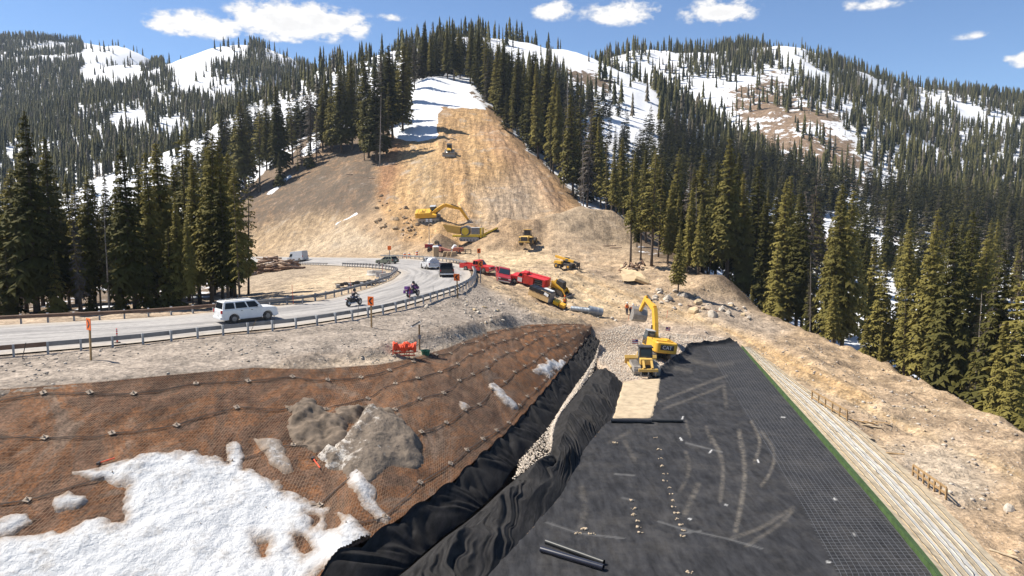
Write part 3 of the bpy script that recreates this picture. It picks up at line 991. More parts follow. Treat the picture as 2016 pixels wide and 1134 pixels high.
def conifer_arrays(seed, H=20.0, Rr=2.5, bare=0.1, levels=46, per=7, kind='live', steps=4, power=0.8):
    rng = random.Random(seed)
    vs, fs = [], []
    lob = [rng.uniform(0.75, 1.2) for _ in range(7)]
    gaps = [rng.uniform(bare, .9) for _ in range(3)]

    def tri(a, b2, c):
        o = len(vs)
        vs.extend((a, b2, c))
        fs.append((o, o + 1, o + 2))
    for li in range(levels):
        tt = bare + (1 - bare) * ((li + rng.random() * .8) / levels)
        z0 = tt * H
        u = (tt - bare) / (1 - bare)
        r0 = Rr * ((1 - u) ** power) * (0.55 + 0.45 * min(1, u * 5 + .3)) + 0.22
        if any(abs(tt - g) < .012 for g in gaps):
            r0 *= .6
        n = max(3, int(per * (0.65 + 0.5 * (1 - u))))
        for k in range(n):
            phi = 2 * math.pi * (k + rng.random()) / n
            if kind == 'sparse' and rng.random() < .35:
                continue
            L = r0 * rng.uniform(0.62, 1.18) * lob[int(phi / 6.2832 * 7) % 7]
            z0 = tt * H + rng.uniform(-.9, .9) * H * (1 - bare) / levels
            rise = 0.45 * u - 0.14 + rng.uniform(-.12, .12)
            drp = rng.uniform(.28, .55)
            cx, sx = math.cos(phi), math.sin(phi)

            def pt(s, side=0.0, dn=0.0):
                rr = s * L
                return (rr * cx - side * sx, rr * sx + side * cx, z0 + rise * rr - drp * s * s * L * .6 - dn)
            if kind == 'dead':
                wv = 0.03
                tri(pt(0, wv), pt(0, -wv), pt(1))
                for q in range(3):
                    s0 = .35 + .2 * q
                    sd_ = rng.choice((-1, 1)) * L * rng.uniform(.18, .35)
                    tri(pt(s0 - .03), pt(s0 + .03), pt(s0 + .15, sd_, rng.uniform(-.1, .25)))
                continue
            w0 = (0.30 * L + 0.16) * (0.8 if kind == 'sparse' else 1.0)
            for q in range(steps):
                s0 = (q + .55) / steps
                ww = w0 * (1.1 - .55 * s0) * rng.uniform(.7, 1.25)
                ds = .62 / steps
                for side in (-1, 1):
                    tri(pt(max(0, s0 - ds)), pt(min(1, s0 + ds)), pt(s0 + .16, side * ww, rng.uniform(.02, .20) * (L + .4)))
                if q % 2 == 1 or steps <= 2:
                    tri(pt(max(0, s0 - ds)), pt(min(1, s0 + ds)), pt(s0 + rng.uniform(-.05, .1), rng.uniform(-.3, .3) * ww, .16 * L + .22))
            tri(pt(.86, w0 * .28), pt(.86, -w0 * .28), pt(1.1, 0, .02))
    # leader
    tri((0.10, 0, H * .965), (-.08, .07, H * .965), (0, 0, H * 1.012))
    tri((0.0, .1, H * .955), (.05, -.1, H * .955), (0, 0, H * 1.0))
    return np.array(vs, np.float32), np.array(fs, np.int32)


def bent_normals(vs):
    n = np.array(vs, np.float32)
    r = np.hypot(n[:, 0], n[:, 1]) + 1e-4
    b_ = np.stack([n[:, 0] / r, n[:, 1] / r, np.full(len(n), .42)], -1) * np.minimum(1, r / .5)[:, None] + np.array([0, 0, .05])
    return (b_ / (np.linalg.norm(b_, axis=1)[:, None] + 1e-6)).astype(np.float32)


def tri_mesh(name, vs, fs, mat, tint_=None, bent=None):
    me = bpy.data.meshes.new(name)
    me.vertices.add(len(vs))
    me.vertices.foreach_set('co', np.asarray(vs, np.float32).ravel())
    me.loops.add(fs.size)
    me.loops.foreach_set('vertex_index', fs.ravel().astype(np.int32))
    me.polygons.add(len(fs))
    me.polygons.foreach_set('loop_start', np.arange(0, fs.size, 3, dtype=np.int32))
    me.polygons.foreach_set('loop_total', np.full(len(fs), 3, np.int32))
    me.update()
    me.materials.append(mat)
    if tint_ is not None:
        set_attr(me, 'tint', tint_)
    if bent is not None:
        a = me.attributes.new('bent', 'FLOAT_VECTOR', 'POINT')
        a.data.foreach_set('vector', np.asarray(bent, np.float32).ravel())
    return me


def trunk_mesh(seed, H, r, mat, snag=False):
    rng = random.Random(seed)
    pts, rs = [], []
    for i in range(8):
        q = i / 7
        pts.append((rng.uniform(-.05, .05) * q * 2, rng.uniform(-.05, .05) * q * 2, -0.6 + (H * .98 + .6) * q))
        rs.append(r * (1 - q) ** .8 * (1.15 if i == 0 else 1) + .02)
    mb = MB().tube(pts, rs, 8)
    if snag:
        for k in range(40):
            z = H * rng.uniform(.25, .97)
            a = rng.uniform(0, 6.28)
            L = rng.uniform(.5, 2.0) * (1.1 - z / H)
            mb.tube([(0, 0, z), (L * math.cos(a), L * math.sin(a), z + L * rng.uniform(-.4, .3))], [.035, .008], 3)
    return mb.mesh('trunk', mat, True)


VAR = {}
def make_variant(key, seed, H, Rr, bare, levels, per, kind, tr, power=.8, mat=None, barkm=None):
    vs, fs = conifer_arrays(seed, H, Rr, bare, levels, per, kind, 4, power)
    VAR[key] = (H, tri_mesh('crown', vs, fs, mat or M_FOL, None, bent_normals(vs)), trunk_mesh(seed, H, tr, barkm or M_BARK, kind == 'dead'))
make_variant('fir', 1, 20, 2.3, .15, 50, 11, 'live', .24, .85)
make_variant('fir2', 2, 20, 2.1, .20, 50, 10, 'live', .22, .75)
make_variant('spruce', 3, 20, 3.0, .13, 48, 11, 'live', .28, .9)
make_variant('spruce2', 4, 20, 2.7, .26, 44, 11, 'live', .28, .7)
make_variant('spire', 5, 20, 1.7, .12, 54, 9, 'live', .19, .6)
make_variant('pine', 6, 20, 2.0, .34, 34, 6, 'sparse', .22, .55)
make_variant('thin', 7, 20, 1.6, .22, 36, 6, 'sparse', .18, .6)
make_variant('young', 8, 8, 1.7, .02, 30, 8, 'live', .12, .95)
make_variant('snag', 9, 20, 1.7, .22, 40, 6, 'dead', .2, .6, M_DEAD, M_GREYBARK)
make_variant('fading', 10, 20, 1.7, .15, 44, 6, 'sparse', .2, .7, M_DEAD, M_BARK)

N_TREES = 0
TREE_XY = []
LOOK = {'fir': 'full dark fir', 'fir2': 'slender dark fir', 'spruce': 'broad bushy spruce', 'spruce2': 'tall spruce with bare lower trunk', 'spire': 'narrow spire-shaped fir',
        'pine': 'open-crowned pine with long bare trunk', 'thin': 'thin sparse conifer', 'young': 'small young fir', 'snag': 'bare grey dead conifer', 'fading': 'brownish fading conifer'}


def tree(x, y, h, key, where, group, wide=1.0, lean=0.0, label=None, rng=random.Random(77)):
    global N_TREES
    H, crown, trunk = VAR[key]
    z = gz(x, y)
    o = thing('conifer_tree', label or f'{LOOK[key]} {where}', 'tree', (x, y, z - .1), rng.uniform(0, 6.28), group)
    o.rotation_euler.x = lean + rng.uniform(-.04, .04)
    o.rotation_euler.y = rng.uniform(-.04, .04)
    wide *= rng.uniform(.82, 1.2)
    s = h / H
    o.scale = (s * wide, s * wide, s)
    for nm, me in (('trunk', trunk), ('crown', crown)):
        c = bpy.data.objects.new(nm, me)
        COL.objects.link(c)
        c.parent = o
    N_TREES += 1
    TREE_XY.append((x, y))
    return o


KRNG = random.Random(41)
def tree_px(px, Y, top, key, where, group, wide=1.0, lean=0.0, label=None):
    """a tree whose foot is at bearing px and distance Y and whose tip is seen at row `top`"""
    if label is None and key in ('fir', 'fir2', 'spire') and KRNG.random() < .16:
        key = KRNG.choice(('thin', 'fading', 'pine', 'snag'))
    dx, dy, dz = ray(px, top)
    x = dx / dy * Y
    h = CAMZ + dz / dy * Y - gz(x, Y)
    return tree(x, Y, max(3.0, h), key, where, group, wide, lean, label)


G1 = 'trees standing behind the far guardrail on the left'
W1 = 'standing behind the left-hand far guardrail'
for px, Y, top, key, wd in [(12, 76, 330, 'fir2', 1), (45, 72, 216, 'spruce', 1.0), (85, 78, 268, 'fir', .95), (120, 84, 330, 'thin', 1), (160, 76, 338, 'fir2', 1), (185, 82, 380, 'snag', .9), (148, 71, 400, 'fading', .9),
                            (215, 76, 360, 'thin', 1.0), (203, 70, 405, 'snag', .7), (250, 72, 284, 'spruce', 1.0), (275, 80, 330, 'fir', 1), (298, 76, 300, 'fir2', 1.0), (318, 84, 280, 'spruce2', .9), (345, 74, 395, 'fir', 1.0),
                            (357, 88, 262, 'pine', 1.1), (380, 82, 300, 'fir', .9), (402, 78, 260, 'spruce2', .85), (425, 84, 275, 'spire', 1.1), (440, 76, 350, 'fir2', .9), (462, 74, 338, 'thin', 1.0), (330, 73, 450, 'young', 1.0),
                            (100, 72, 490, 'young', 1.0), (290, 72, 500, 'young', 1), (235, 71, 520, 'young', .9), (175, 72, 540, 'young', .9), (5, 70, 480, 'young', 1),
                            (372, 73, 420, 'fir2', .8), (30, 84, 300, 'fir', 1), (135, 92, 345, 'spruce', 1), (225, 92, 330, 'fir2', 1), (445, 95, 300, 'fir', 1), (-30, 74, 290, 'spruce', 1), (-60, 80, 330, 'fir', 1), (480, 96, 345, 'thin', .9),
                            (22, 90, 330, 'fir', 1), (66, 92, 320, 'fir2', 1), (105, 96, 350, 'spruce', .9), (142, 80, 360, 'fir', 1), (172, 95, 360, 'spruce2', .9), (200, 88, 345, 'fir', 1), (232, 82, 400, 'fir2', 1), (262, 98, 310, 'spruce', .9), (308, 96, 300, 'fir', 1), (336, 92, 320, 'spruce2', 1), (366, 98, 300, 'fir2', 1), (410, 96, 290, 'fir', 1), (452, 90, 330, 'fir2', 1)]:
    tree_px(px, Y, top, key, W1, G1, wd)
G2 = 'trees on the left flank of the cut hill'
W2 = 'on the brown left flank of the cut hill'
for px, Y, top, key, wd in [(430, 270, 205, 'spruce', 1), (455, 262, 225, 'fir', 1), (478, 260, 200, 'spruce2', 1), (505, 256, 215, 'fir2', 1), (520, 280, 190, 'fir', 1), (545, 262, 165, 'spruce', 1), (572, 268, 178, 'fir', 1.0), (590, 262, 240, 'fir2', 1),
                            (608, 276, 170, 'fading', 1), (632, 270, 168, 'fir', 1), (650, 266, 152, 'spruce', 1.05), (668, 262, 130, 'spruce', 1.0), (690, 262, 118, 'fir', 1), (705, 258, 150, 'fir', 1), (722, 250, 105, 'spire', 1.1), (738, 246, 128, 'spruce', 1),
                            (752, 262, 110, 'spire', 1.15), (770, 262, 90, 'fir2', 1), (790, 270, 85, 'spire', 1.2), (745, 240, 180, 'fir', .9), (715, 248, 200, 'thin', 1), (760, 250, 165, 'spire', 1), (585, 254, 290, 'thin', 1), (548, 252, 300, 'young', 1), (610, 258, 270, 'young', 1.0),
                            (780, 280, 130, 'fir2', 1), (640, 290, 145, 'fir2', 1), (530, 300, 215, 'spire', 1), (800, 300, 70, 'spire', 1.1), (815, 318, 65, 'fir2', 1), (700, 285, 120, 'fir', 1), (400, 280, 230, 'fir', 1), (365, 290, 255, 'spruce', 1), (620, 262, 215, 'fading', 1)]:
    tree_px(px, Y, top, key, W2, G2, wd)
G3 = 'trees at the top and right rim of the cut'
W3 = 'on the rim of the bare cut face'
for px, Y, top, key, wd in [(835, 345, 42, 'spruce', .9), (848, 342, 60, 'fir', 1), (880, 338, 45, 'fir', 1), (893, 335, 60, 'spruce2', .9), (905, 345, 50, 'spire', 1), (925, 332, 48, 'fir', 1), (940, 325, 60, 'spire', 1.2), (955, 312, 55, 'fir2', 1.1), (962, 320, 75, 'spire', 1),
                            (978, 300, 85, 'fir', 1), (992, 285, 90, 'spire', 1.3), (1003, 290, 100, 'fir2', 1), (1018, 275, 95, 'spire', 1.2), (1030, 282, 120, 'fir', 1), (1045, 258, 100, 'spire', 1.3), (1060, 250, 125, 'fir', .9), (1075, 255, 110, 'spire', 1.1), (1090, 240, 140, 'fir2', 1),
                            (1105, 228, 170, 'spruce2', .8), (1118, 235, 150, 'spire', 1.1), (1130, 218, 185, 'fir', .9), (1145, 222, 170, 'thin', 1.0), (1158, 210, 200, 'fir2', 1), (1170, 225, 180, 'spire', 1), (1110, 222, 250, 'snag', .9), (1085, 236, 220, 'thin', 1), (1150, 206, 270, 'snag', .8),
                            (1185, 215, 230, 'fir', 1), (1065, 268, 150, 'fading', 1), (1010, 262, 160, 'thin', 1)]:
    tree_px(px, Y, top, key, W3, G3, wd)
G4 = 'trees between the spoil heaps and the haul road on the right'
W4 = 'behind the haul road right of the spoil heap'
for px, Y, top, key, wd in [(1245, 137, 310, 'pine', 1), (1265, 143, 320, 'pine', .9), (1287, 139, 300, 'pine', 1), (1300, 147, 330, 'thin', 1), (1318, 140, 355, 'fir', .9), (1215, 178, 290, 'fir', 1), (1230, 185, 270, 'fir2', 1), (1205, 192, 300, 'spire', 1.1), (1250, 172, 300, 'spruce', .9),
                            (1275, 168, 295, 'fir', 1), (1305, 165, 310, 'fir2', 1), (1330, 160, 290, 'spruce', .9), (1355, 155, 320, 'fading', 1), (1372, 150, 330, 'fir', 1), (1390, 150, 300, 'spruce', 1), (1195, 200, 280, 'thin', 1), (1375, 140, 360, 'snag', .9), (1345, 150, 400, 'fading', .9)]:
    tree_px(px, Y, top, key, W4, G4, wd)
tree_px(1338, 118, 448, 'fir2', '', 'single trees by the haul road', 1.15, label='lone young fir on the dirt mound beside the haul road, casting a long shadow')
tree_px(1400, 136, 330, 'thin', '', 'single trees by the haul road', 1.0, lean=.14, label='leaning thin conifer at the edge of the dirt mound')
G5 = 'trees below the dirt edge on the right'
W5 = 'just below the dirt edge on the right'
for px, Y, top, key, wd in [(1415, 140, 320, 'fir', 1), (1440, 134, 272, 'spruce2', .9), (1455, 142, 300, 'fir2', 1), (1475, 136, 340, 'fir', 1), (1490, 140, 318, 'spire', 1.1), (1500, 130, 400, 'fir2', .9), (1522, 130, 372, 'spruce', .9), (1545, 128, 352, 'spruce', 1), (1562, 134, 345, 'fir', 1), (1578, 124, 380, 'fir2', 1),
                            (1590, 128, 375, 'fading', 1), (1600, 132, 350, 'spire', 1.1), (1530, 122, 480, 'young', 1.1), (1640, 114, 410, 'spruce', .9), (1655, 108, 362, 'spruce2', .85), (1672, 116, 375, 'fir', 1), (1648, 104, 540, 'fir', .9), (1602, 112, 500, 'snag', .8), (1595, 116, 560, 'young', 1),
                            (1745, 100, 515, 'fir', 1.0), (1790, 92, 560, 'thin', 1.3), (1800, 98, 450, 'spire', 1.1), (1838, 90, 455, 'spruce2', .85), (1848, 96, 412, 'spruce', .9), (1868, 86, 560, 'thin', 1.1),
                            (1900, 84, 428, 'spruce', 1.05), (1918, 92, 415, 'fir', 1), (1935, 78, 570, 'snag', .9), (1950, 84, 470, 'fir', 1), (1965, 78, 500, 'fading', 1), (1985, 76, 490, 'fir', 1), (1975, 72, 640, 'fir', 1), (2010, 74, 470, 'fading', 1), (2035, 72, 440, 'spruce', 1), (2060, 76, 430, 'fir', 1),
                            (1880, 88, 640, 'fading', .9), (1705, 100, 620, 'young', .9), (1480, 126, 560, 'young', .7), (1508, 122, 590, 'young', .6), (1830, 84, 690, 'young', .8), (2000, 68, 690, 'young', 1.2), (1735, 98, 640, 'young', .5), (1925, 80, 680, 'young', 1)]:
    tree_px(px, Y, top, key, W5, G5, wd)
print('hand placed trees', N_TREES)

# ---- where forest grows: density over the ground, bare zones and snowfields kept open
rngn = np.random.default_rng(5)
def in_zone(px, py, poly):
    return inpoly(px, py, poly)
NC = 190000
cy = np.sqrt(rngn.uniform(70 ** 2, 1180 ** 2, NC))
# candidates spread evenly over the ground inside the view and a margin round it
cpx = rngn.uniform(-160, 2180, NC)
cx = (cpx - 1008) / FPX * cy
cz = bil(HT, cx, cy)
ppx, ppy = proj(cx, cy, cz)
dens = np.full(NC, 0.40)
bare_c = bil(np.maximum(bare, flat), cx, cy)
dens *= np.clip(1 - bare_c * 1.6, 0, 1)
openings = [  # photo regions that stay open or thinly wooded: polygon, kept fraction, min Y, max Y
    ([(158, 76), (240, 68), (306, 90), (300, 130), (240, 168), (162, 168)], .01, 640, 1e9),
    ([(318, 118), (400, 78), (455, 62), (495, 85), (488, 118), (418, 132), (335, 140)], .02, 560, 1e9),
    ([(325, 128), (412, 118), (420, 180), (350, 185)], .02, 560, 1e9),
    ([(415, 120), (480, 100), (470, 150), (420, 165)], .35, 560, 1e9),
    ([(520, 92), (605, 115), (592, 132), (528, 118)], .05, 560, 1e9),
    ([(140, 215), (250, 150), (330, 160), (380, 240), (330, 290), (200, 290)], .5, 440, 1e9),
    ([(140, 240), (250, 160), (400, 150), (560, 170), (520, 260), (380, 340), (180, 340)], .75, 380, 1e9),
    ([(770, 275), (800, 225), (830, 155), (880, 148), (920, 165), (955, 212), (860, 270)], .0, 220, 360),
    ([(700, 110), (760, 95), (830, 130), (800, 200), (640, 230), (560, 260), (480, 240), (500, 180), (620, 120)], .22, 330, 520),
    ([(1030, 78), (1130, 76), (1200, 102), (1290, 155), (1310, 260), (1240, 260), (1160, 200), (1090, 120)], .10, 360, 560),
    ([(1150, 200), (1310, 260), (1300, 340), (1180, 320)], .33, 300, 560),
    ([(1500, 86), (1575, 64), (1645, 92), (1600, 108), (1530, 108)], .04, 600, 1e9),
    ([(1225, 84), (1270, 74), (1315, 90), (1295, 104), (1235, 102)], .06, 600, 1e9),
    ([(1420, 175), (1520, 140), (1640, 220), (1720, 330), (1680, 400), (1560, 350), (1430, 250)], .22, 380, 740),
    ([(1690, 118), (1800, 150), (1840, 178), (1740, 165)], .1, 600, 1e9),
    ([(1760, 180), (1900, 200), (1980, 260), (1860, 290)], .4, 500, 1e9),
    ([(1650, 260), (1800, 280), (1800, 400), (1680, 400)], .55, 380, 700),
]
wq1, wq2 = fbm(cx, cy, 30, 3, 211), fbm(cx, cy, 30, 3, 213)
for poly, keep, y0, y1 in openings:
    m = in_zone(ppx + 16 * wq1, ppy + 12 * wq2, poly) & (cy > y0) & (cy < y1)
    dens = np.where(m, dens * keep, dens)
dens = np.where((ppx < 640) & (cy > 420), dens * 3.2, dens)
dens = np.where((ppx > 1180) & (cy > 380), dens * 1.35, dens)
clump = fbm(cx, cy, 45, 3, 201)
dens *= np.clip(0.8 + clump * 2.2, 0.03, 1.6)
dens = np.where(cy < 150, dens * .9, dens)
# no tree in the road corridor, on slopes with sheets, nor between the camera and the site
dens = np.where((cy < 68) | ((np.abs(ppx - 700) < 330) & (cy < 160) & (ppx < 1200)), 0, dens)
# shots across the corridor hidden from view are thinned out: ground far behind a crest shows nothing
dens = np.where((ppx > 470) & (ppx < 1190) & (cy < 205), 0, dens)
dens = np.where((ppx > 1000) & (ppx < 1500) & (cy < 118), 0, dens)
dens = np.where((ppx < 490) & (cy < 210), dens * .12, dens)
dens = np.where((ppx > 1400) & (cy < 170), dens * .12, dens)
dens = np.where((ppx > 1300) & (cy >= 150) & (cy < 330), dens * np.where((ppx > 1600) & (cy < 230), .2, .6), dens)
dens = np.where((ppx < 490) & (cy >= 210) & (cy < 400), dens * .55, dens)
vis = np.ones(NC, bool)
for q in np.linspace(.15, .97, 26):
    hx, hy = cx * q, cy * q
    line = CAMZ + (cz + 17 - CAMZ) * q
    vis &= bil(HT, hx, hy) < line
prob = rngn.uniform(0, 1, NC)
# area weighting: candidates have constant density per (bearing, Y^2) = per area
ok = (prob < dens) & vis
cx, cy, cz, clump = cx[ok], cy[ok], cz[ok], clump[ok]
# thinning by a minimum spacing on a hash grid
order = np.argsort(cy)
cell, taken = 3.4, set()
for (x, y) in TREE_XY:
    taken.add((int(x // cell), int(y // cell)))
keep = []
for i in order:
    cs = cell * (1.0 if cy[i] < 500 or cx[i] < -.26 * cy[i] else 1.25)
    k = (int(cx[i] // cs), int(cy[i] // cs), cs)
    k2 = k[:2] if cs == cell else k
    if k2 in taken:
        continue
    taken.add(k2)
    keep.append(i)
cx, cy, cz, clump = cx[keep], cy[keep], cz[keep], clump[keep]
print('forest trees', len(cx))
NEAR_N = 300 - N_TREES
trng = random.Random(9)
FILLW = {'l': ('in the forest left of the road', 'forest trees left of the road'), 'h': ('on the slopes of the central hill', 'forest trees on the central hill'), 'r': ('in the forest right of the dirt', 'forest trees right of the dirt')}
for i in range(NEAR_N):
    x, y = cx[i], cy[i]
    px_ = 1008 + FPX * x / y
    w, g = FILLW['l' if px_ < 500 else ('r' if px_ > 1180 else 'h')]
    key = trng.choices(['fir', 'fir2', 'spruce', 'spruce2', 'spire', 'thin', 'fading', 'snag', 'young'], [5, 5, 3, 2, 4, 2, 1, 1, 1.2])[0]
    h = trng.uniform(12, 22) if key != 'young' else trng.uniform(4, 8)
    tree(float(x), float(y), h, key, w, g, trng.uniform(.9, 1.1))

# ---- the rest of the forest: one mass
def lowpoly(seed, H, Rr, tiers, sides):
    rng = random.Random(seed)
    vs, fs = [], []
    for ti in range(tiers):
        u0 = .05 + .95 * ti / tiers
        zb, ztop = H * (u0 - .03), H * min(1.0, u0 + 1.75 / tiers)
        r = Rr * (1 - u0) ** .8 + .1
        o = len(vs)
        vs.append((0, 0, ztop))
        for k in range(sides * 2):
            a = math.pi * (k + rng.uniform(-.25, .25)) / sides
            q = r * (rng.uniform(.9, 1.2) if k % 2 == 0 else rng.uniform(.35, .6))
            vs.append((q * math.cos(a), q * math.sin(a), zb + (0 if k % 2 == 0 else .06 * H) + rng.uniform(-.02, .02) * H))
        for k in range(sides * 2):
            fs.append((o, o + 1 + k, o + 1 + (k + 1) % (sides * 2)))
    return np.array(vs, np.float32), np.array(fs, np.int32)


def mass(name, xs, ys, zs, variants, hmin, hmax, label, seed):
    r = np.random.default_rng(seed)
    n = len(xs)
    which = r.integers(0, len(variants), n)
    AV, AF, AT, AB, off = [], [], [], [], 0
    for v, (vs, fs, H) in enumerate(variants):
        bn = bent_normals(vs)
        ids = np.where(which == v)[0]
        if not len(ids):
            continue
        m = len(ids)
        hh = hmin + (hmax - hmin) * r.uniform(0, 1, m) ** .8
        hh = hh * np.where(r.uniform(0, 1, m) < .30, r.uniform(.35, .7, m), 1.0)
        a = r.uniform(0, 6.283, m)
        s = hh / H
        w = s * r.uniform(.9, 1.35, m)
        ca, sa = np.cos(a), np.sin(a)
        X = (vs[None, :, 0] * ca[:, None] - vs[None, :, 1] * sa[:, None]) * w[:, None] + xs[ids][:, None]
        Y = (vs[None, :, 0] * sa[:, None] + vs[None, :, 1] * ca[:, None]) * w[:, None] + ys[ids][:, None]
        Z = vs[None, :, 2] * s[:, None] + zs[ids][:, None] - .15
        AV.append(np.stack([X, Y, Z], -1).reshape(-1, 3))
        F = (fs[None] + (np.arange(m) * len(vs))[:, None, None] + off).reshape(-1, 3)
        AF.append(F)
        AT.append(np.repeat(r.uniform(0, 1, m), len(vs)))
        AB.append(np.stack([bn[None, :, 0] * ca[:, None] - bn[None, :, 1] * sa[:, None], bn[None, :, 0] * sa[:, None] + bn[None, :, 1] * ca[:, None], np.repeat(bn[None, :, 2], m, 0)], -1).reshape(-1, 3))
        off += m * len(vs)
    me = tri_mesh(name, np.concatenate(AV), np.concatenate(AF), M_FOLS, np.concatenate(AT), np.concatenate(AB))
    o = bpy.data.objects.new(name, me)
    COL.objects.link(o)
    return tag(o, label, 'forest', None, 'stuff')


mid_v = []
for sdd, rr_, bb in ((21, 2.2, .06), (22, 1.7, .1), (23, 2.6, .08), (24, 1.4, .12)):
    vs, fs = conifer_arrays(sdd, 20, rr_ * 1.1, bb, 27, 6, 'live', 2, .75)
    mid_v.append((vs, fs, 20.0))
far_v = [(*lowpoly(31, 18, 2.1, 6, 4), 18.0), (*lowpoly(32, 18, 1.6, 6, 4), 18.0), (*lowpoly(33, 18, 2.5, 5, 4), 18.0)]
rest = np.arange(NEAR_N, len(cx))
midm = rest[cy[rest] < 400]
farm = rest[cy[rest] >= 400]
mass('conifer_forest', cx[midm], cy[midm], cz[midm], mid_v, 10, 23, 'dense conifer forest covering the nearer slopes and gullies', 3)
fl_ = (1008 + FPX * cx[farm] / cy[farm]) < 640
mass('mountain_forest', cx[farm][fl_], cy[farm][fl_], cz[farm][fl_], far_v, 8, 14, 'dark conifer forest spread over the distant snowy mountains on the left', 6)
mass('mountain_forest', cx[farm][~fl_], cy[farm][~fl_], cz[farm][~fl_], far_v, 8, 17, 'conifer forest spread over the snowy ridges in the middle and on the right', 4)
print('mid', len(midm), 'far', len(farm))

# ------------------------------------------------------------ sheets laid on the ground
from mathutils.bvhtree import BVHTree


def resample(pts, n):
    P_ = np.array([tuple(p) for p in pts], float)
    d = np.concatenate([[0], np.cumsum(np.linalg.norm(np.diff(P_, axis=0), axis=1))])
    q = np.linspace(0, d[-1], n)
    return np.stack([np.interp(q, d, P_[:, k]) for k in range(3)], -1)


def smooth_line(A, n=2):
    for _ in range(n):
        B = A.copy()
        B[1:-1] = (A[:-2] + 2 * A[1:-1] + A[2:]) / 4
        A = B
    return A


class Sheet:
    """surface between measured lines; keeps a BVH for putting things on it"""
    def __init__(s, G):
        s.G = G
        nj, ni = G.shape[:2]
        s.vs = [V(p) for p in G.reshape(-1, 3)]
        idx = np.arange(nj * ni).reshape(nj, ni)
        s.q = np.stack([idx[:-1, :-1], idx[:-1, 1:], idx[1:, 1:], idx[1:, :-1]], -1).reshape(-1, 4)
        s.bvh = BVHTree.FromPolygons(s.vs, s.q.tolist())

    def z(s, x, y):
        h = s.bvh.ray_cast(V((x, y, 80)), V((0, 0, -1)))
        return None if h[0] is None else h[0].z

    def at(s, px, py):
        h = s.bvh.ray_cast(V((0, 0, CAMZ)), V(ray(px, py)).normalized())
        return h[0], h[1]

    def mesh(s, name):
        G = s.G
        return grid_mesh(name, G[..., 0], G[..., 1], G[..., 2])


def lerp_rows(lines, counts, n):
    """lines resampled to n and blended row by row"""
    L = [smooth_line(resample(l, n), 2) for l in lines]
    rows = []
    for a, b2, c in zip(L[:-1], L[1:], counts):
        for k in range(c):
            rows.append(a + (b2 - a) * k / c)
    rows.append(L[-1])
    return np.stack(rows)


# ---- road
nA, nB = 150, 90
ro = np.concatenate([smooth_line(resample(RO_NEAR, nA), 3), smooth_line(resample(RO_FAR, nB), 3)[1:]])
ri = np.concatenate([smooth_line(resample(RI_NEAR, nA), 3), smooth_line(resample(RI_FAR, nB), 3)[1:]])
ro, ri = smooth_line(ro, 6), smooth_line(ri, 6)
KW = 22
roadG = np.stack([ro + (ri - ro) * (0.02 + .96 * k / KW) for k in range(KW + 1)])
roadG[..., 2] += 0.07 + 0.05 * np.sin(np.linspace(0, math.pi, KW + 1))[:, None]
ROAD = Sheet(roadG)
m_road, t, b = new_mat('dusty_asphalt')
geo = t.node('ShaderNodeNewGeometry')
ac, al = t.attr('across'), t.attr('along')
cv_ = t.node('ShaderNodeCombineXYZ')
t.link(t.math('MULTIPLY', ac, 9.0), cv_.inputs[0])
t.link(t.math('MULTIPLY', al, 0.055), cv_.inputs[1])
st = t.noise(cv_.outputs[0], 1.6, 5, 0.6, 0.4)
fine = t.noise(geo.outputs['Position'], 2.2, 6, 0.7)
c = t.mix(t.ramp(st, [(0.36, 0.0), (0.60, 1.0)]), (.205, .195, .188), (.345, .325, .305))
edge = t.ramp(t.math('ABSOLUTE', t.math('SUBTRACT', ac, 0.5)), [(0.34, 0.0), (0.50, 1.0)])
c = t.mix(t.math('MULTIPLY', edge, 0.8), c, (.42, .365, .30))
c = t.mix(1.0, c, t.ramp(fine, [(0.3, 0.82), (0.7, 1.14)]), 'MULTIPLY')
t.link(c, b.inputs['Base Color'])
b.inputs['Roughness'].default_value = 0.85
t.link(t.bump(fine, 0.25, 0.02), b.inputs['Normal'])
me = ROAD.mesh('road')
nj, ni = roadG.shape[:2]
dl = np.concatenate([[0], np.cumsum(np.linalg.norm(np.diff((ro + ri) / 2, axis=0), axis=1))])
set_attr(me, 'across', np.repeat(np.linspace(0, 1, nj), ni))
set_attr(me, 'along', np.tile(dl, nj))
struct('road', me, m_road)

# ---- brown netted slope
NS = 420
slope_rows = lerp_rows([CREST, TOE], [64], NS)
vv = np.linspace(0, 1, 65)[:, None]
uu = np.linspace(0, 1, NS)[None, :]
SX, SY = slope_rows[..., 0], slope_rows[..., 1]
bulge = np.sin(vv * math.pi) * 0.35
bump_s = fbm(SX, SY, 3.2, 4, 301) * 0.30 + fbm(SX, SY, .8, 3, 305) * 0.06
bump_s += -np.abs(fbm(uu * 60 + vv * 3 + 0 * SX, vv * 5 + 0 * SX, 1.6, 3, 307)) * .20 * (1 - vv)
slope_rows[..., 2] += (bulge + bump_s) * np.clip(vv * 8, 0, 1) * np.clip((1 - vv) * 6, 0.15, 1) + 0.10
SLOPE = Sheet(slope_rows)
m_net, t, b = new_mat('rusty_netted_soil')
geo = t.node('ShaderNodeNewGeometry')
pos = geo.outputs['Position']
warp = t.mapping(pos, scale=(1.0, 0.45, 1.3), rot=(0, 0, R(-20)))
n1_ = t.noise(warp, 0.24, 8, 0.74, 1.0)
n2_ = t.noise(t.mapping(pos, scale=(1.0, .5, .5), rot=(0, 0, R(35))), 1.5, 7, 0.72)
n3_ = t.noise(pos, 7.0, 4, 0.7)
c = t.ramp(n1_, [(0.30, (.085, .056, .042)), (0.39, (.190, .098, .052)), (0.46, (.250, .170, .122)), (0.53, (.350, .168, .068)), (0.60, (.310, .235, .180)), (0.70, (.40, .33, .27))])
